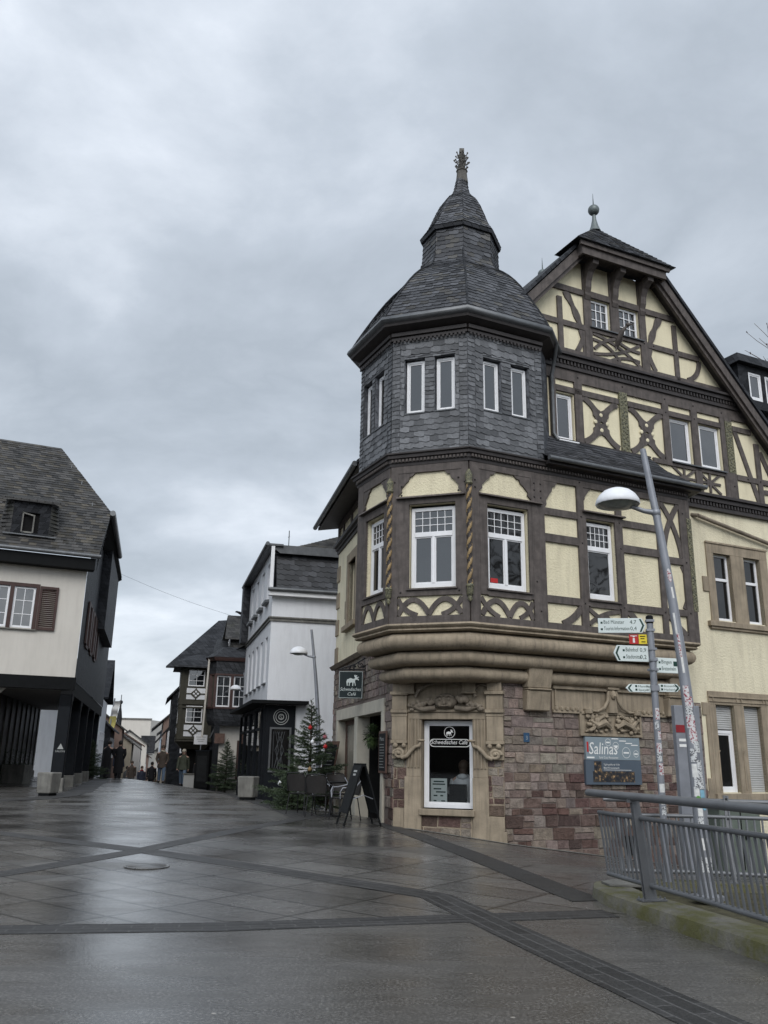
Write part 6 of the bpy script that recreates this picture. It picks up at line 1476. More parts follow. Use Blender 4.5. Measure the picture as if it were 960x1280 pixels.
# ------------------------------------------------------------------ curved street lamps
def lamp(x, y, label, h=5.02, lean=-.34, sticker=False, z=None, rz=0, group='curved street lamps'):
    z = gz(x, y) if z is None else z
    r = thing('street_lamp', label, 'street lamp', (x, y, z), group, rz)
    ax = Vector((math.cos(rz), math.sin(rz), 0))
    P_ = lambda t, k=0: Vector((x, y, z)) + ax*(lean*t + k) + Vector((0, 0, h*t))
    cv = lambda t: P_(t, .10*math.sin(math.pi*max(0, min(1, t))))
    mb = MB(); ts = [i/16 for i in range(17)]; mb.tube([tuple(cv(t)) for t in ts], [.080 - .044*t for t in ts], 16); mb.build('pole', M['lamp_grey'], r, smooth=50)
    mb = MB(); b_ = cv(0); mb.lathe(b_.x, b_.y, [(.17, z-.02), (.17, z+.02), (.10, z+.03), (.088, z+.16)], 16); mb.build('base_plate', M['lamp_grey'], r, smooth=40)
    a = cv(.84); c = a + ax*(-.42) + Vector((0, 0, .10))
    mb = MB(); mb.tube([tuple(a), tuple(a + ax*(-.14) + Vector((0,0,.02))), tuple(c + ax*.06)], [.038, .03, .026], 8); n = (a + ax*-.1); mb.ball(tuple(a), .058, 10, 6); mb.build('arm', M['lamp_grey'], r, smooth=50)
    mb = MB(); k = 22; prof = [(.005, .20), (.085, .19), (.16, .158), (.215, .108), (.252, .05), (.262, .0), (.255, -.012), (.242, .0), (.21, .03), (.1, .05)]
    c2 = c + ax*(-.03)
    mb.lathe(c2.x, c2.y, [(q, c2.z + w) for q, w in prof], k); hd = mb.build('lamp_shade', M['lamp_white'], r, smooth=50)
    mb = MB(); mb.lathe(c2.x, c2.y, [(.005, c2.z+.035), (.232, c2.z+.033), (.222, c2.z-.005), (.12, c2.z-.05), (.005, c2.z-.062)], k); mb.build('diffuser', simple('lamp_diffuser', (.30,.32,.30), .25, .25, 14), hd, smooth=50)
    return r, cv
r_l, cvl = lamp(3.48, 9.7, 'tall grey street lamp plastered with stickers behind the near railing', z=.15)
lamp(-1.70, 24.8, 'grey street lamp before the white house wall beside the decorated spruce', h=4.95, lean=-.36)
lamp(-5.92, 39.4, 'street lamp mostly hidden behind the far end of the white house', h=5.35, lean=-.36)
# stickers: small curved patches wrapped on the pole
STK = {k: simple('sticker_' + k, c, .5, .15, 30) for k, c in dict(white=(.62,.62,.60), red=(.38,.04,.05), black=(.03,.03,.035), green=(.10,.26,.06), blue=(.20,.38,.48), pink=(.45,.16,.18)).items()}
def sticker_mat(name, a, b_, sc):
    m, nt, b, uv, geo = newmat(name); n = nt.noise(geo, sc, 3, .6, .6); nt.link(nt.ramp(n, [(.52, a), (.56, b_)]), b.inputs['Base Color']); b.inputs['Roughness'].default_value = .5; return m
STK['mix'] = sticker_mat('sticker_scribble', (.55,.56,.56), (.05,.05,.06), 55); STK['mixr'] = sticker_mat('sticker_red_scribble', (.56,.55,.55), (.26,.03,.05), 45)
rs = random.Random(11)
def sticker(parent, cv, radius, z0, z1, a0, a1, mat, h, base, shape='rect', out=.002):
    mb = MB(); na, nz = 7, 5; za, zb = z0, z1; c_ = []
    am, zm = (a0+a1)/2, (z0+z1)/2
    for j in range(nz+1):
        for i in range(na+1):
            u, v = i/na*2-1, j/nz*2-1
            if shape == 'disc':
                s_ = max(abs(u), abs(v)); l_ = math.hypot(u, v); 
                if l_ > 0: u, v = u*s_/l_, v*s_/l_
            a = am + (a1-a0)/2*u; z = zm + (z1-z0)/2*v; t = (z-base)/h; p = cv(t); r_ = radius(t)+out
            c_.append((p.x + r_*math.sin(a), p.y - r_*math.cos(a), z))
    k = mb.pts(c_)
    for j in range(nz):
        for i in range(na): mb.face((k+j*(na+1)+i, k+j*(na+1)+i+1, k+(j+1)*(na+1)+i+1, k+(j+1)*(na+1)+i))
    mb.build('sticker', mat, parent, smooth=60)
lr = lambda t: .080-.044*t
for i, (z0, z1, a0, a1, m_, sh) in enumerate([(3.52, 3.68, -.5, .45, 'mixr', 'disc'), (3.33, 3.46, -.2, .2, 'white', 'rect'), (2.92, 3.16, -.75, -.35, 'white', 'rect'), (2.66, 2.92, -.6, -.15, 'mixr', 'rect'), (2.48, 2.66, -.5, -.1, 'white', 'rect'),
    (2.22, 2.34, -.9, .1, 'mixr', 'rect'), (2.10, 2.22, -.8, .5, 'mixr', 'rect'), (2.02, 2.12, -.9, .3, 'mix', 'rect'), (1.88, 2.02, -.95, .5, 'mixr', 'rect'), (1.70, 1.90, -.75, .65, 'mixr', 'disc'), (1.62, 1.74, -.2, .9, 'mix', 'rect'), (1.52, 1.66, -.9, .1, 'mix', 'rect'), (1.44, 1.54, .0, .9, 'mix', 'rect'),
    (1.36, 1.50, -.9, -.1, 'white', 'rect'), (1.33, 1.44, -.1, .8, 'mix', 'rect'), (1.24, 1.36, -.7, .9, 'mix', 'rect'), (1.16, 1.26, -.9, -.1, 'white', 'rect'), (1.15, 1.23, .0, .8, 'blue', 'rect'), (1.06, 1.17, -.75, .1, 'green', 'disc'), (1.02, 1.10, .05, .8, 'blue', 'disc'), (.96, 1.04, -.6, .1, 'white', 'rect'), (.84, .95, -.7, .1, 'mix', 'rect'), (.62, .74, -.5, .3, 'white', 'rect'), (.40, .55, -.7, .8, 'mix', 'rect')]):
    sticker(r_l, cvl, lr, z0, z1, a0, a1, STK[m_], 5.02, .15, sh, .0015 + .0006*(i % 4))

# ------------------------------------------------------------------ finger post
sx, sy = 3.44, 10.85; sz = gz(sx, sy)
fp = thing('finger_post', 'grey finger post carrying green and white direction signs beside the tall stickered lamp', 'signpost', (sx, sy, -.2))
mb = MB(); mb.tube([(sx, sy, -.2), (sx, sy, 3.22)], .042, 14); mb.build('pole', M['lamp_grey'], fp, smooth=50)
mb = MB(); mb.lathe(sx, sy, [(.045, 3.22), (.047, 3.31), (.03, 3.325), (.004, 3.33)], 14); mb.build('cap', M['black'], fp, smooth=50)
def finger(deg, length, z0, z1, lines, arrow, gap=.05, back=False, extra=None):
    """a flat finger sign; deg = heading of the finger seen from above (0 = right across the picture)"""
    a = R(deg); f = Frame(0, 0, 0); f.o = Vector((sx, sy, 0)); f.d = Vector((math.cos(a), math.sin(a), 0))
    toR = f.d.x > 0
    if not toR: f.d = -f.d
    f.n = Vector((f.d.y, -f.d.x, 0)); f.flip = 1
    u0, u1 = (gap, gap+length) if toR else (-gap-length, -gap)
    zm = (z0+z1)/2; tip = .05
    if arrow == 'R': pl_ = [(u0, z0), (u1-tip, z0), (u1, zm), (u1-tip, z1), (u0, z1)]
    elif arrow == 'L': pl_ = [(u0+tip, z0), (u1, z0), (u1, z1), (u0+tip, z1), (u0, zm)]
    else: pl_ = [(u0, z0), (u1, z0), (u1, z1), (u0, z1)]
    mb = MB(f); mb.prism(pl_, -.012, .012); b_ = mb.build('finger_sign', M['sign_white'], fp, bevel=.003)
    mb = MB(f); w = .0135; H_ = (z1-z0)
    if arrow == 'R':
        for dz in (-1, 1): mb.prism([(u1-.085, zm+dz*H_*.44), (u1-.062, zm+dz*H_*.44), (u1-.022, zm), (u1-.048, zm)], .012, w)
    if arrow == 'L':
        for dz in (-1, 1): mb.prism([(u0+.085, zm+dz*H_*.44), (u0+.062, zm+dz*H_*.44), (u0+.022, zm), (u0+.048, zm)], .012, w)
    x0 = u0+.03 if arrow != 'L' else u0+.12
    n_ = len(lines)
    for i, (t_, d_) in enumerate(lines):
        z = z1 - H_*(.38 + .44*i); s_ = H_*.36
        mb.box(x0, x0+.026, .012, w, z, z+.026); mb.text(t_, x0+.04, z, s_, w, width={'Bad Münster': .26, 'Tourist-Information': .32}.get(t_, min(.20, .024*len(t_))))
        if d_: mb.text(d_, (u1-.12 if arrow == 'R' else u1-.03), z, s_, w, align='R')
    if extra: extra(mb, f, u0, u1, z0, z1, w)
    mb.build('lettering', M['green_letter'], b_)
    for z_ in (z0+.02, z1-.05): mb = MB(f); mb.box(-.05, .05, -.05, .05, z_, z_+.03); mb.build('clamp', M['lamp_grey'], fp)
    return f
f1 = finger(173, .60, 3.10, 3.29, [('Bad Münster', '4,7'), ('Tourist-Information', '0,4')], 'R')
finger(187, .46, 2.73, 2.93, [('Bahnhof', '0,9'), ('Stadtmitte', '0,2')], 'L')
finger(14, .40, 2.60, 2.79, [('Bingen', ''), ('Bretzenheim', '')], '', extra=lambda mb, f, u0, u1, z0, z1, w: mb.box(u0+.24, u0+.30, .012, w+.001, z0+.09, z1-.04))
finger(184, .32, 2.35, 2.45, [('Mannheim', '38'), ('Speyer', '71')], 'L'); finger(-2, .28, 2.36, 2.46, [('Bosenheim', ''), ('Hackenheim', '')], 'R')
mb = MB(f1); mb.box(-.27, -.155, -.006, .006, 2.96, 3.08); rp = mb.build('red_plate', M['red'], fp); mb = MB(f1); mb.text('i', -.213, 2.975, .13, .0075, align='C', width=.03); mb.box(-.255, -.17, .006, .0075, 3.058, 3.066); mb.build('lettering', M['white_letter'], rp)
mb = MB(f1); mb.box(-.15, -.05, -.006, .006, 2.96, 3.08); yp = mb.build('yellow_plate', M['yellow_sign'], fp); mb = MB(f1)
for z, a, b in ((3.05, -.135, -.07), (3.02, -.13, -.08), (2.98, -.12, -.07)): mb.box(a, b, .006, .0075, z, z+.012)
mb.build('lettering', M['black'], yp)
cvp = lambda t: Vector((sx, sy, -.2+3.42*t))
for i, (z0, z1, a0, a1, m_) in enumerate([(2.02, 2.16, -.5, .8, 'mixr'), (1.9, 2.0, -.9, .3, 'mix'), (1.78, 1.88, -.2, .9, 'mixr'), (1.62, 1.74, -.8, .8, 'mixr'), (1.52, 1.62, -.9, .5, 'mix'), (1.36, 1.50, -.5, .9, 'mixr'), (1.16, 1.26, -.8, .7, 'white'), (1.02, 1.12, -.6, .5, 'white'), (.9, 1.0, -.6, .7, 'mix')]):
    sticker(fp, cvp, lambda t: .042, z0, z1, a0, a1, STK[m_], 3.42, -.2)

# ------------------------------------------------------------------ grey information stele behind the lamp
st = local((4.44, 13.2, gz(4.44, 13.2)), 12); q = thing('information_stele', 'slim grey information stele with a red band behind the stickered lamp', 'stele', (4.44, 13.2, gz(4.44, 13.2)))
g0 = gz(4.44, 13.2); mb = MB(st); mb.box(.0, .42, -.05, .05, .0, 2.35-g0); mb.build('panel', M['lamp_grey'], q, bevel=.006)
mb = MB(st); mb.box(.0, .30, -.056, -.0505, 1.95-g0, 2.06-g0); mb.build('red_band', simple('dull_red_band', (.22,.02,.025), .5, .1), q)
mb = MB(st); mb.box(.04, .2, -.054, -.0505, 1.82-g0, 1.86-g0); mb.box(.04, .25, -.054, -.0505, 1.74-g0, 1.78-g0); mb.build('lettering', M['white_letter'], q)
bx = local((5.35, 13.6, gz(5.35, 13.6)), 15); q = thing('utility_cabinet', 'low grey-green utility cabinet seen through the railing balusters', 'cabinet', (5.35, 13.6, gz(5.35, 13.6)))
mb = MB(bx); mb.box(-.35, .35, -.2, .2, .0, .95); mb.build('case', simple('grey_green_cabinet', (.11,.13,.11), .5, .15), q, bevel=.015); mb = MB(bx); mb.box(-.38, .38, -.23, .23, .95, 1.0); mb.build('lid', M['lamp_grey'], q); mb = MB(bx); mb.box(-.008, .008, -.206, -.2, .08, .9); mb.box(.05, .08, -.22, -.2, .5, .62); mb.build('door_handle', M['black'], q)

# ------------------------------------------------------------------ café terrace
def chair(label):
    f = local((0, 0, 0)); r = thing('bistro_chair', label, 'chair', (0, 0, 0), 'bistro chairs outside the café')
    W = simple('dark_wicker', (.022,.02,.019), .6, .3, 60, bump=.6, bscale=120)
    mb = MB(f); mb.hull([(-.22, -.22, .43), (.22, -.22, .43), (.20, .22, .44), (-.20, .22, .44)], [(-.22, -.22, .46), (.22, -.22, .46), (.20, .22, .465), (-.20, .22, .465)]); mb.build('seat', W, r, bevel=.01)
    mb = MB(f); L_ = []
    for z, y_, w_ in ((.50, .215, .21), (.62, .235, .225), (.75, .26, .235), (.85, .285, .225), (.87, .29, .21)):
        L_.append([(-w_+2*w_*i/8, y_+.06*(1-((i-4)/4)**2)-.01, z) for i in range(9)] + [(w_-2*w_*i/8, y_+.06*(1-((i-4)/4)**2)+.012, z) for i in range(9)])
    mb.loft(L_); mb.build('backrest', W, r, smooth=40)
    for sx_ in (-1, 1):
        mb = MB(f); mb.tube([(sx_*.21, -.20, .44), (sx_*.24, -.25, .0)], .0125, 8); mb.build('leg', M['iron'], r, smooth=50)
        mb = MB(f); mb.tube([(sx_*.20, .20, .44), (sx_*.23, .27, .0)], .0125, 8); mb.build('leg', M['iron'], r, smooth=50)
        mb = MB(f); mb.tube([(sx_*.225, .26, .80), (sx_*.26, .15, .70), (sx_*.27, -.05, .66), (sx_*.265, -.18, .655), (sx_*.24, -.22, .58), (sx_*.22, -.21, .44)], .0135, 8); mb.build('armrest', M['lamp_grey'], r, smooth=50)
    mb = MB(f); mb.tube([(-.225, .24, .5), (-.235, .27, .8), (-.2, .33, .885), (0, .345, .90), (.2, .33, .885), (.235, .27, .8), (.225, .24, .5)], .0125, 8); mb.build('back_frame', M['iron'], r, smooth=50)
    return r
spots = [((-1.75, 20.2), 2.7, 'leftmost dark wicker bistro chair beside the foot of the decorated spruce'), ((-1.30, 19.5), 2.9, 'middle dark wicker bistro chair with its back to the street'), ((-.72, 18.95), -1.1, 'dark wicker bistro chair next to the sandwich board'), ((-.95, 20.7), .3, 'dark wicker bistro chair behind the small café table')]
proto = None
for (x, y), a, lb in spots:
    if proto is None: proto = chair(lb); proto.location = (x, y, gz(x, y)); proto.rotation_euler.z = a; BASE[proto.name] = Vector((x, y, 0))
    else: dup(proto, (x, y, gz(x, y)), a, lb)
tz = gz(-1.08, 19.9); tb = thing('café_table'.replace('é', 'e'), 'small round dark café table among the wicker chairs', 'table', (-1.08, 19.9, tz))
mb = MB(); mb.lathe(-1.08, 19.9, [(.005, tz+.70), (.33, tz+.70), (.34, tz+.715), (.33, tz+.73), (.005, tz+.735)], 24); mb.build('table_top', M['black'], tb, smooth=40)
mb = MB(); mb.lathe(-1.08, 19.9, [(.24, tz), (.24, tz+.015), (.04, tz+.05), (.028, tz+.1), (.028, tz+.70)], 14); mb.build('pedestal', M['iron'], tb, smooth=40)
# sandwich board
ab = local((-.40, 17.95, gz(-.40, 17.95)), 18); q = thing('sandwich_board', 'black folding sandwich board standing in front of the café entrance', 'sandwich board', (-.40, 17.95, gz(-.40, 17.95)))
for sx_ in (-1, 1):
    mb = MB(ab); L1 = lambda t, y_, o: (sx_*(.03+.35*t), y_, 1.14*(1-t)+o)
    mb.hull([L1(.0, -.28, 0), L1(.0, .28, 0), L1(.80, .28, 0), L1(.80, -.28, 0)], [(p[0]+sx_*.022, p[1], p[2]+.008) for p in (L1(.0, -.28, 0), L1(.0, .28, 0), L1(.80, .28, 0), L1(.80, -.28, 0))]); bo = mb.build('board', M['chalkboard'], q)
    for y_ in (-.27, .27):
        mb = MB(ab); a = L1(-.02, y_, 0); b = L1(1.0, y_, 0); mb.tube([a, b], .02, 6); mb.build('leg', M['black'], q, smooth=50)
    mb = MB(ab)
    for i in range(2): t = .08+.06*i; p = L1(t, 0, 0); mb.quad((p[0]+sx_*.026, -.12+.03*i, p[2]), (p[0]+sx_*.026, .12-.03*i, p[2]), (p[0]+sx_*.038, .12-.03*i, p[2]-.045), (p[0]+sx_*.038, -.12+.03*i, p[2]-.045))
    mb.build('chalk_writing', M['grey_letter'], bo)
mb = MB(ab); mb.box(-.05, .05, -.29, .29, 1.12, 1.18); mb.build('hinge_cap', M['black'], q)
mb = MB(ab); mb.tube([(-.22, -.27, .50), (0, -.30, .58), (.22, -.27, .50)], .008, 5); mb.build('stay', M['lamp_grey'], q)
# chalkboard leaning on the wall by the spruce
p0 = L((5.9, .50, 0)); g0 = gz(p0.x, p0.y)
q = thing('chalkboard', 'tall wooden framed chalkboard leaning beside the spruce at the shop front', 'chalkboard', (p0.x, p0.y, g0))
lf = Frame(0, 0, 0); lf.o = Vector((p0.x, p0.y, g0)); lf.d = Vector((.55, -.83, 0)).normalized(); lf.n = Vector((lf.d.y, -lf.d.x, 0)); lf.flip = 1
def lean_q(mb, u0, u1, t0, t1, off):
    P__ = lambda u, t: (u, -.32*t+off, 1.75*t)
    mb.hull([P__(u0, t0), P__(u1, t0), P__(u1, t1), P__(u0, t1)], [(a, b+.03, c) for a, b, c in (P__(u0, t0), P__(u1, t0), P__(u1, t1), P__(u0, t1))])
mb = MB(lf)
for a, b, c, d in ((-.34, -.29, .0, 1.0), (.29, .34, .0, 1.0), (-.29, .29, .95, 1.0), (-.29, .29, .08, .13)): lean_q(mb, a, b, c, d, .0)
mb.build('frame', M['wood_red'], q); mb = MB(lf); lean_q(mb, -.29, .29, .13, .95, -.005); b_ = mb.build('slate', M['chalkboard'], q)
mb = MB(lf)
for i in range(12):
    t = .88-i*.055; mb.quad((-.22, -.32*t+.028, 1.75*t), (random.uniform(.0, .22), -.32*t+.028, 1.75*t), (random.uniform(.0, .22), -.32*(t-.012)+.028, 1.75*(t-.012)), (-.22, -.32*(t-.012)+.028, 1.75*(t-.012)))
mb.build('chalk_writing', M['grey_letter'], b_)

# ------------------------------------------------------------------ spruces
def needles(name, c, tip):
    m, nt, b, uv, geo = newmat(name); n = nt.noise(geo, 5, 4, .6); n2 = nt.noise(geo, 60, 2)
    nt.link(nt.ramp(nt.math('ADD', nt.math('MULTIPLY', n, .6), nt.math('MULTIPLY', n2, .4)), [(.35, c), (.68, tip)]), b.inputs['Base Color']); b.inputs['Roughness'].default_value = .6; return m
M['needles'] = needles('spruce_needles', (.020,.036,.018), (.062,.088,.040)); M['bark'] = simple('spruce_bark', (.055,.04,.03), .9, .3, 12, bump=.8)
def spruce(x, y, h, rad, label, seed, dens=1.0, z=None, gap=.15):
    rr = random.Random(seed); z0 = gz(x, y) if z is None else z
    r = thing('spruce_tree', label, 'tree', (x, y, z0))
    mb = MB(); mb.tube([(x, y, z0-.1), (x+.02, y, z0+h*.5), (x, y, z0+h*.985)], [.05*h/2.6, .03*h/2.6, .006], 8); mb.build('trunk', M['bark'], r, smooth=50)
    mb = MB()
    def spray(c, d, ln, k):
        """a twig clothed with needles on all sides"""
        steps = max(2, int(ln/.026)); sd = d.cross(Vector((0, 0, 1)))
        sd = sd.normalized() if sd.length > .01 else Vector((1, 0, 0))
        for j in range(steps):
            q = c + d*ln*j/steps + Vector((0, 0, -.05*ln*(j/steps)**2))
            for _ in range(k):
                nd = (d*.55 + sd*rr.uniform(-1, 1) + Vector((0, 0, rr.uniform(-.35, .75)))).normalized()*rr.uniform(.045, .085); w_ = nd.cross(Vector((rr.uniform(-1, 1), rr.uniform(-1, 1), rr.uniform(-1, 1)))).normalized()*.0085
                b0 = len(mb.V); mb.V += [q-w_, q+w_, q+nd]; mb.face((b0, b0+1, b0+2))
    nbr = int(120*dens)
    for i in range(nbr):
        t = (i+rr.random())/nbr; t = t**1.15; zz = z0 + gap + (h*.93-gap)*t
        env = rad*(1-t)**.9 + .05; ln = env*rr.uniform(.62, 1.15)*(1.0 if rr.random() < .85 else .7); a = i*2.39996 + rr.uniform(-.35, .35)
        u = Vector((math.cos(a), math.sin(a), 0)); el = rr.uniform(-.28, .08) + .45*t; sd = Vector((-u.y, u.x, 0))
        m_ = max(2, int(ln/.10))
        for k in range(m_+1):
            s_ = (k+.3)/(m_+1); p = Vector((x, y, zz)) + u*ln*s_ + Vector((0, 0, math.tan(el)*ln*s_*.9 + .10*ln*s_*s_))
            if s_ > .12:
                tw = (.42*ln*(1-s_*.72)+.05)*rr.uniform(.7, 1.1)
                for sg in (-1, 1): spray(p, (u*.72 + sd*sg*.8 + Vector((0, 0, rr.uniform(-.25, .1)))).normalized(), tw, 3)
            spray(p, (u + Vector((0, 0, math.tan(el)+.2*s_))).normalized(), ln/(m_+1), 4)
    for k in range(9): spray(Vector((x, y, z0+h*(.86+.016*k))), Vector((math.cos(k*2.4)*.7, math.sin(k*2.4)*.7, .55)).normalized(), .05+.012*(9-k), 3)
    mb.build('crown', M['needles'], r, fix=False)
    return r
spruce(-1.85, 23.3, 2.78, 1.3, 'tall loose spruce decorated with baubles beside the café front', 4, .85)
spruce(-2.15, 21.9, 1.05, .55, 'little bushy spruce at the foot of the tall decorated one', 9, .7, gap=.05)
spruce(-7.1, 41.0, 2.4, .92, 'full dark spruce in front of the slate oriel house', 5, .9)
spruce(-14.55, 44.6, 1.9, .85, 'dark spruce at the far end of the black arcade', 6, .8)
for k, (dx, dz, c_, w_) in enumerate([(-.05, 2.02, 'red', 'red bauble high on the decorated spruce'), (.34, 1.80, 'pink', 'pink bauble on the right of the spruce near the stone wall'), (.36, 1.55, 'red', 'red bauble on the right side below the pink one'), (.02, 1.66, 'white', 'white bauble near the middle of the decorated spruce'), (-.02, .98, 'gold', 'gold bauble low on the decorated spruce'), (-.78, .62, 'white', 'pale ornament on a low left branch of the spruce')]):
    p = Vector((-1.78+dx, 23.3-.42, gz(-1.78, 23.3)+dz)); mb = MB(); mb.ball(p, .055, 12, 8); mb.lathe(p.x, p.y, [(.012, p.z+.05), (.012, p.z+.075), (.003, p.z+.08)], 6)
    o = mb.build('bauble', {'red': M['red'], 'pink': STK['pink'], 'white': M['lamp_white'], 'gold': M['gold']}[c_], smooth=50, base=tuple(p)); tag(o, w_, 'bauble', 'baubles on the spruce')
# hanging greenery in the café doorway
p = L((2.95, -.2, 2.02)); hb = thing('hanging_plant', 'bushy green plant hanging in the café doorway', 'plant', tuple(p))
mb = MB(); rr = random.Random(2)
for i in range(900):
    d = Vector((rr.gauss(0, 1), rr.gauss(0, 1), rr.gauss(0, 1))).normalized(); c = p + Vector((d.x*.22, d.y*.22, d.z*.28))*rr.uniform(.3, 1); nd = (d+Vector((0, 0, -.3)))*.07; w_ = d.cross(Vector((.3, .2, 1))).normalized()*.016
    b0 = len(mb.V); mb.V += [c-w_, c+w_, c+nd]; mb.face((b0, b0+1, b0+2))
mb.build('foliage', needles('leafy_green', (.03,.06,.02), (.10,.15,.05)), hb, fix=False); mb = MB(); mb.tube([tuple(p), tuple(p+Vector((0, 0, .5)))], .006, 5); mb.build('cord', M['iron'], hb)
# flower trough and pots under the arcade
p = B((7.2, -2.5, 0)); z = .26; q = thing('flower_trough', 'grey trough of dark greenery under the arcade beside the posts', 'planter', (p.x, p.y, z)); f = local((p.x, p.y, z), -15)
mb = MB(f); mb.box(-.6, .6, -.25, .25, 0, .75); mb.build('trough', M['concrete'], q, bevel=.02); mb = MB(f)
for i in range(700):
    c = Vector((rr.uniform(-.65, .65), rr.uniform(-.28, .28), .75+rr.random()**2*.6)); a = rr.uniform(0, 6.3); k = mb.pts([(c.x, c.y, c.z), (c.x+.03*math.cos(a), c.y+.03*math.sin(a), c.z+.01), (c.x+.08*math.cos(a+.6), c.y+.08*math.sin(a+.6), c.z+rr.uniform(-.03, .08))]); mb.face((k, k+1, k+2))
mb.build('foliage', M['needles'], q, fix=False)

# ------------------------------------------------------------------ signs, pillar, banner, crow, wire
z = gz(-8.3, 41.6); f = local((-8.3, 41.6, z), -10); q = thing('advertising_pillar', 'tall black advertising pillar standing at the street crest', 'advertising pillar', (-8.3, 41.6, z))
mb = MB(f); mb.box(-.34, .34, -.14, .14, .05, 1.75); mb.build('body', M['black'], q, bevel=.02); mb = MB(f); mb.box(-.36, .36, -.16, .16, 1.70, 1.76); mb.box(-.3, .3, -.1, .1, -.1, .06); mb.build('cap', M['dark_blue'], q); mb = MB(f)
mb.box(-.24, .24, -.146, -.141, .35, 1.5); mb.build('poster', M['chalkboard'], q)
z = gz(-8.8, 43); f = local((-8.8, 43, z), -6); q = thing('notice_sign', 'white rectangular notice sign on a thin pole left of the black pillar', 'sign', (-8.8, 43, z))
mb = MB(f); mb.tube([(.0, .02, -.2), (.06, .02, 2.6)], .03, 8); mb.build('pole', M['lamp_grey'], q, smooth=50); mb = MB(f); mb.box(-.30, .36, -.03, .0, 2.25-.2, 2.70-.2); b_ = mb.build('plate', M['white_paint'], q); mb = MB(f)
for i in range(3): mb.box(-.2+.05*i, .28-.05*i, -.036, -.031, 2.58-.2-i*.1, 2.61-.2-i*.1)
mb.build('lettering', M['grey_letter'], b_)
z = gz(-9.35, 44.4); f = local((-9.35, 44.4, z), -12); q = thing('utility_box', 'pale grey low cabinet between the walkers and the black pillar', 'cabinet', (-9.35, 44.4, z)); mb = MB(f); mb.box(-.38, .3, -.2, .2, -.1, .62); mb.build('case', M['roller'], q, bevel=.02); mb = MB(f); mb.box(-.42, .34, -.24, .24, .62, .67); mb.build('lid', M['concrete'], q)
q = thing('street_banner', 'tall white and yellow banner hanging on a pole over the left pavement', 'banner', (-19.0, 62, gz(-19, 62))); mb = MB(); mb.tube([(-19.4, 62, gz(-19, 62)), (-19.0, 62, 5.3)], .06, 6); mb.build('pole', M['lamp_grey'], q)
def banner_part(z0, z1, mat, nm):
    mb = MB(); n = 10; A_, B_ = [], []
    for i in range(n+1):
        z_ = z0+(z1-z0)*i/n; k = (z_-2.0)/3; xx = -19.5+.45*k; A_.append((xx, 61.95+.05*math.sin(i), z_)); B_.append((xx+.50, 61.90+.10*math.sin(i*.9+1), z_))
    k1 = mb.pts(A_); k2 = mb.pts(B_)
    for i in range(n): mb.face((k1+i, k2+i, k2+i+1, k1+i+1))
    mb.build(nm, mat, q, smooth=60)
banner_part(2.1, 4.05, simple('faded_yellow_cloth', (.40,.36,.12), .8, .2, 4), 'yellow_cloth'); banner_part(4.05, 5.1, M['roller'], 'white_cloth')
cx_, cy_, cz_ = BR((.75, -1.9, 8.43)); cr = thing('crow', 'black crow perched on the ridge of the slate oriel house', 'bird', (cx_, cy_, cz_))
f = local((cx_, cy_, cz_), -5); mb = MB(f); loops = []
for t, rx, zc_ in ((-.30, .012, .20), (-.27, .035, .215), (-.21, .055, .215), (-.15, .06, .19), (-.05, .085, .15), (.06, .08, .11), (.16, .045, .07), (.30, .03, .035), (.36, .012, .02)): loops.append([(t, rx*math.cos(a_*math.pi/4), zc_+rx*.95*math.sin(a_*math.pi/4)) for a_ in range(8)])
mb.loft(loops); mb.build('body', M['black'], cr, smooth=60); mb = MB(f)
for s_ in (-1, 1): mb.tube([(.02, s_*.03, .06), (.0, s_*.03, .0)], .008, 4)
mb.build('leg', M['black'], cr)
p0, p1 = Vector((-12.3, 39.0, 9.6)), Vector(WS((LN-.3, .1, 7.2))); mb = MB(); mb.tube([tuple(p0.lerp(p1, i/14) - Vector((0, 0, .12*math.sin(math.pi*i/14)))) for i in range(15)], .0045, 4); o = mb.build('overhead_wire', M['black'], base=tuple(p0)); tag(o, 'thin overhead wire spanning the street between the houses', 'wire')
# bare tree top behind the slate wing
rr = random.Random(8); tx, ty = 21.5, 31.5; q = thing('bare_tree', 'leafless tree rising behind the slate wing at the right edge', 'tree', (tx, ty, -1)); tm = MB(); cm = MB()
def grow(p, d, l, r_, lv):
    e = p + d*l; (tm if lv < 3 else cm).tube([tuple(p), tuple((p+e)/2 + Vector((rr.uniform(-.04, .04)*l, rr.uniform(-.04, .04)*l, 0))), tuple(e)], [r_, r_*.85, r_*.68], 5, cap=False)
    if lv >= 7: return
    for k in range(3 if lv > 1 else 2):
        nd = (d + Vector((rr.uniform(-.55, .55), rr.uniform(-.55, .55), rr.uniform(-.2, .5)))).normalized(); grow(e, nd, l*rr.uniform(.62, .86), r_*.62, lv+1)
grow(Vector((tx, ty, -1)), Vector((0, 0, 1)), 5.5, .28, 0); tm.build('trunk', M['bark'], q, smooth=60, fix=False)
for i in range(2500):
    v = Vector(rr.choice(cm.V)); a = rr.uniform(0, 6.3); b0 = len(cm.V); cm.V += [v, v+Vector((.05*math.cos(a), .05*math.sin(a), .02)), v+Vector((.06*math.cos(a+.7), .06*math.sin(a+.7), -.06))]; cm.face((b0, b0+1, b0+2))
cm.build('crown', simple('dry_twigs', (.10,.065,.045), .9, .3, 3), q, fix=False)
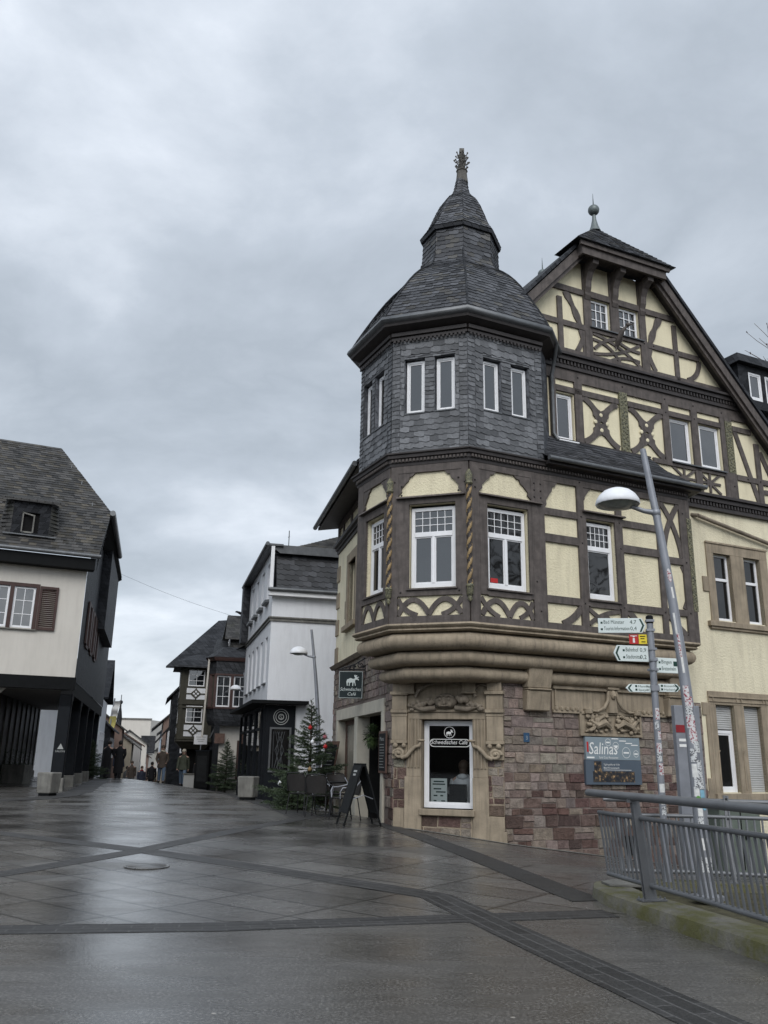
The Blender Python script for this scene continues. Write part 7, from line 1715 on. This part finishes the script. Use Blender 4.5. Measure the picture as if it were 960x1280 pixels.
# ------------------------------------------------------------------ people
SKIN = simple('skin', (.42,.27,.21), .55, .06, 8)
CL = {k: simple('cloth_' + k, c, .85, .18, 10, bump=.4, bscale=40) for k, c in dict(black=(.012,.012,.014), navy=(.022,.026,.042), brown=(.07,.055,.045), olive=(.055,.062,.045), grey=(.10,.105,.11), jeans=(.10,.14,.20), white=(.52,.54,.56), cream=(.42,.38,.31), red=(.22,.03,.03), teal=(.06,.10,.10)).items()}
HAIR = {k: simple('hair_' + k, c, .6, .2, 30) for k, c in dict(dark=(.02,.016,.013), brown=(.06,.04,.028), grey=(.30,.30,.29)).items()}
def skin_mesh(joints, edges, name='person_body', levels=2):
    me = bpy.data.meshes.new(name); me.from_pydata([j[0] for j in joints], edges, []); o = bpy.data.objects.new(name, me); COL.objects.link(o)
    md = o.modifiers.new('skin', 'SKIN'); o.modifiers.new('sub', 'SUBSURF').levels = levels; o.modifiers['sub'].render_levels = levels
    lay = me.skin_vertices[0].data if len(me.skin_vertices) else None
    for i, j in enumerate(joints):
        lay[i].radius = (j[1], j[1] if len(j) < 3 else j[2]); lay[i].use_root = (i == 0)
    dg = bpy.context.evaluated_depsgraph_get(); dg.update(); m2 = bpy.data.meshes.new_from_object(o.evaluated_get(dg)); bpy.data.objects.remove(o); bpy.data.meshes.remove(me)
    for p in m2.polygons: p.use_smooth = True
    return m2
def ellipse_loop(c, rx, ry, n=14): return [(c[0]+rx*math.cos(2*math.pi*k/n), c[1]+ry*math.sin(2*math.pi*k/n), c[2]) for k in range(n)]
def person(label, x, y, rz, h=1.74, coat='black', hem=.62, legs='black', hair='dark', hat=None, stride=.12, lean=0.0, arms='down', shoes='black', scarf=None, group=None, head_tilt=0.0):
    k = h/1.74; z = gz(x, y); r = thing('person', label, 'person', (x, y, z), group, 0)
    s_ = stride
    J = [((0, 0, .95*k), .12*k), ((0, -.01-lean*.3, 1.20*k), .12*k), ((0, -lean*.7, 1.42*k), .13*k, .095*k), ((0, -.005-lean*.9, 1.50*k), .055*k), ((0, -.02-lean-head_tilt*.5, 1.585*k), .082*k, .092*k), ((0, -.02-lean-head_tilt, 1.675*k), .078*k, .09*k)]
    E_ = [(0, 1), (1, 2), (2, 3), (3, 4), (4, 5)]
    for sg in (-1, 1):
        b = len(J); fy = -s_*sg
        J += [((sg*.095*k, 0, .88*k), .095*k), ((sg*.10*k, fy*.6-.02, .50*k), .065*k), ((sg*.10*k, fy+(.03 if fy > 0 else 0), .10*k), .045*k), ((sg*.105*k, fy-.14, .045*k), .042*k)]
        E_ += [(0, b), (b, b+1), (b+1, b+2), (b+2, b+3)]
        b = len(J)
        if arms == 'pocket': pts_ = [((sg*.215*k, -lean*.7, 1.39*k), .06*k), ((sg*.275*k, .04-lean*.4, 1.13*k), .048*k), ((sg*.20*k, -.10, .95*k), .04*k), ((sg*.17*k, -.13, .90*k), .04*k)]
        elif arms == 'front': pts_ = [((sg*.215*k, -lean*.7, 1.39*k), .06*k), ((sg*.25*k, -.06-lean, 1.13*k), .048*k), ((sg*.09*k, -.28-lean, 1.15*k), .036*k), ((sg*.03*k, -.31-lean, 1.17*k), .036*k)]
        else: pts_ = [((sg*.215*k, -lean*.7, 1.39*k), .06*k), ((sg*.255*k, fy*-.3-lean*.5, 1.12*k), .048*k), ((sg*.26*k, fy*-.7-.06-lean*.4, .86*k), .036*k), ((sg*.255*k, fy*-.8-.08-lean*.4, .76*k), .04*k)]
        J += pts_; E_ += [(2, b), (b, b+1), (b+1, b+2), (b+2, b+3)]
    me = skin_mesh(J, E_); me.materials.append(SKIN); body = bpy.data.objects.new('body', me); COL.objects.link(body); body.parent = r; BASE['body'] = Vector((0, 0, 0))
    W = lambda p: (p[0], p[1], p[2])
    org = Vector((x, y, z)); mk = lambda mb, nm, mat: mb.build(nm, mat, r, smooth=60)
    f = local((x, y, z), 0)
    # coat: one shell from the collar to the hem, with sleeves
    mb = MB(f); prof = [(hem, .235, .17), (hem+.12, .23, .165), (.92, .205, .155), (1.08, .185, .145), (1.25, .205, .15), (1.38, .225, .135), (1.44, .17, .115), (1.49, .085, .085), (1.53, .075, .078)]
    mb.loft([ellipse_loop((0, -lean*max(0, zz-.95)*1.5, zz*k), a*k, b*k) for zz, a, b in prof])
    for sg in (-1, 1):
        st_ = 6 if sg == -1 else 14
        idx = [i for i in range(len(J)) if False]
        base_i = 6 if sg == -1 else 14
        arm = J[base_i+4:base_i+8]; mb.tube([arm[0][0], arm[1][0], arm[2][0], tuple(Vector(arm[2][0]).lerp(Vector(arm[3][0]), .35))], [.078*k, .066*k, .054*k, .05*k], 10)
    mk(mb, 'coat', CL[coat])
    mb = MB(f)
    for sg in (-1, 1):
        base_i = 6 if sg == -1 else 14; lg = J[base_i:base_i+4]; mb.tube([lg[0][0], lg[1][0], lg[2][0]], [.115*k, .085*k, .07*k], 10)
    mk(mb, 'trousers', CL[legs])
    mb = MB(f)
    for sg in (-1, 1):
        base_i = 6 if sg == -1 else 14; a, t_ = Vector(J[base_i+2][0]), Vector(J[base_i+3][0]); mb.tube([tuple(a+Vector((0, .05, -.05))), tuple(a+Vector((0, -.02, -.045))), tuple(t_+Vector((0, -.02, 0)))], [.045*k, .058*k, .05*k], 10)
    mk(mb, 'shoes', CL[shoes])
    hc = Vector(J[5][0]); mb = MB(f)
    if hat: mb.ball(tuple(hc+Vector((0, .005, .03))), .115*k, 12, 8, sq=(.95, 1.05, .9)); mk(mb, 'hat', CL[hat])
    else: mb.ball(tuple(hc+Vector((0, .028, .012))), .112*k, 12, 8, sq=(.93, 1.0, 1.05)); mk(mb, 'hair', HAIR[hair])
    mb = MB(f); q = hc+Vector((0, -.105*k, -.045*k)); mb.ball(tuple(q), .018*k, 6, 4, sq=(.8, 1.1, 1.3))
    for sg in (-1, 1): mb.ball(tuple(hc+Vector((sg*.095*k, .0, -.04*k))), .022*k, 6, 4, sq=(.5, .9, 1.3))
    mk(mb, 'face', SKIN); mb = MB(f)
    for sg in (-1, 1): mb.ball(tuple(hc+Vector((sg*.035*k, -.092*k, -.015*k))), .011*k, 6, 4)
    mb.box(hc.x-.025, hc.x+.025, hc.y-.100*k, hc.y-.088*k, hc.z-.098*k, hc.z-.088*k); mk(mb, 'eyes_and_mouth', HAIR['dark'])
    if scarf: mb = MB(f); mb.tube([(.09*k*math.cos(t*math.pi/6), -lean*.9-.01+.09*k*math.sin(t*math.pi/6), (1.50+.012*math.sin(t))*k) for t in range(13)], .04*k, 8); mk(mb, 'scarf', CL[scarf])
    r.rotation_euler.z = rz
    return r
person('person in long black coat stooping, left one of the dark pair', -14.25, 46.2, 2.9, 1.84, 'black', .45, 'black', 'dark', None, .10, .10, 'front', head_tilt=.06)
person('person in an ankle-length black coat, the right one of the dark pair', -13.55, 46.0, 3.3, 1.84, 'black', .25, 'black', 'dark', None, .05, .06, 'pocket')
person('walker in a dark brown jacket and pale jeans coming up the street', -10.95, 44.6, .25, 1.78, 'brown', .72, 'jeans', 'brown', None, .17, 0, 'pocket', scarf='cream')
person('walker in grey-green jacket, pale cap and jeans beside the brown jacketed one', -9.95, 44.9, .1, 1.74, 'olive', .78, 'jeans', 'grey', 'cream', .20, 0, 'down')
person('person in a dark blue jacket walking away beyond the dark pair', -14.9, 50.5, 3.0, 1.74, 'navy', .80, 'black', 'grey', 'grey', .15)
person('person in black walking down the middle of the distant street', -14.5, 56.5, 3.2, 1.72, 'black', .70, 'black', 'dark', None, .12)
person('person in a pale coat far down the street near the black figure', -14.1, 57.5, .2, 1.70, 'cream', .55, 'cream', 'brown', None, .10)
person('person in dark clothes half hidden behind the brown jacketed walker', -10.35, 46.8, .4, 1.72, 'black', .70, 'black', 'dark', None, .15)
person('person in a teal coat and white hat right of the green jacketed walker', -9.75, 47.8, .2, 1.66, 'black', .70, 'black', 'grey', 'cream', .10)
person('distant person in a red jacket at the bottom of the street', -17.2, 68, .3, 1.72, 'red', .75, 'black', 'dark', None, .12)
person('distant person in a grey coat by the left row of shops', -18.2, 64, 2.6, 1.72, 'grey', .60, 'black', 'dark', None, .12)
person('distant person in brown walking on the left before the low houses', -16.2, 58, .1, 1.70, 'brown', .70, 'grey', 'brown', None, .12)
person('distant person in a white jacket crossing the lower street', -18.4, 72, 1.2, 1.70, 'white', .75, 'jeans', 'brown', None, .15)
person('distant person in a teal jacket beside the low gabled house', -19.6, 75, 2.8, 1.75, 'teal', .75, 'black', 'dark', None, .15)
person('distant person in a navy coat with a red scarf in mid street', -16.6, 62, .4, 1.74, 'navy', .6, 'grey', 'brown', None, .12, scarf='red')
person('distant person in an olive jacket near the right row houses', -15.6, 63, .1, 1.78, 'olive', .75, 'jeans', 'dark', None, .15)
# the café guest in a pale hooded top, seated with the back to the window
base = SF((1.0, -.78, .14)); a_ = math.atan2(SF.n.y, SF.n.x)
g = thing('person', 'seated café guest in a pale hooded top seen from behind through the window', 'person', tuple(base))
gf = Frame(0, 0, 0); gf.o = Vector(base); gf.d = SF.d.copy(); gf.n = SF.n.copy(); gf.flip = -1
J = [((0, 0, .52), .15, .13), ((0, -.02, .75), .14, .12), ((0, -.05, .98), .15, .11), ((0, -.06, 1.07), .06), ((0, -.09, 1.17), .085, .09), ((0, -.09, 1.26), .08, .09)]
Ed = [(0, 1), (1, 2), (2, 3), (3, 4), (4, 5)]
for sg in (-1, 1):
    b = len(J); J += [((sg*.10, -.05, .50), .09), ((sg*.13, -.45, .50), .07), ((sg*.13, -.48, .12), .05), ((sg*.13, -.60, .05), .045)]; Ed += [(0, b), (b, b+1), (b+1, b+2), (b+2, b+3)]
    b = len(J); J += [((sg*.20, -.05, .95), .065), ((sg*.27, -.12, .70), .055), ((sg*.20, -.34, .70), .04), ((sg*.14, -.42, .72), .04)]; Ed += [(2, b), (b, b+1), (b+1, b+2), (b+2, b+3)]
me = skin_mesh([((lambda v: (tuple(v - Vector(base)),) + j[1:])(gf(j[0]))) for j in J], Ed); me.materials.append(SKIN); o = bpy.data.objects.new('body', me); COL.objects.link(o); o.parent = g
mb = MB(gf); mb.loft([[(a*math.cos(t*math.pi/7), c + b*math.sin(t*math.pi/7), z_) for t in range(14)] for z_, a, b, c in ((.46, .20, .17, -.01), (.60, .205, .165, -.02), (.80, .21, .155, -.03), (.95, .215, .14, -.05), (1.02, .16, .12, -.05), (1.07, .09, .09, -.06))])
for sg in (-1, 1): mb.tube([(sg*.20, -.05, .95), (sg*.275, -.10, .72), (sg*.21, -.33, .70)], [.085, .078, .055], 10)
mb.ball((0, .04, 1.02), .11, 10, 6, sq=(1.1, .7, .6)); mb.build('hooded_top', CL['white'], g, smooth=60)
mb = MB(gf); mb.ball((0, -.07, 1.23), .125, 12, 8, sq=(.95, 1, 1.05)); mb.ball((0, .0, 1.12), .08, 10, 6, sq=(1, .7, 1.3)); mb.build('hair', HAIR['brown'], g, smooth=60)
q = thing('cafe_chair', 'dark café chair under the seated guest behind the window', 'chair', tuple(base)); mb = MB(gf); mb.box(-.22, .22, -.25, .22, .40, .45); mb.build('seat', M['black'], q)
mb = MB(gf); mb.box(-.12, .24, .20, .23, .45, .88); mb.build('backrest', M['black'], q)
for u in (-.2, .2):
    for w_ in (-.22, .2): mb = MB(gf); mb.tube([(u, w_, 0), (u, w_, .42)], .018, 6); mb.build('leg', M['black'], q)
q = thing('cafe_table', 'dark café table before the seated guest behind the window', 'table', tuple(SF((.98, -1.5, .12)))); mb = MB(gf); mb.box(-.55, .5, -.95, -.42, .66, .69); mb.build('table_top', M['shutter_brown'], q); mb = MB(gf); mb.tube([(0, -.7, 0), (0, -.7, .66)], .03, 8); mb.build('pedestal', M['iron'], q)
bpy.context.view_layer.update()
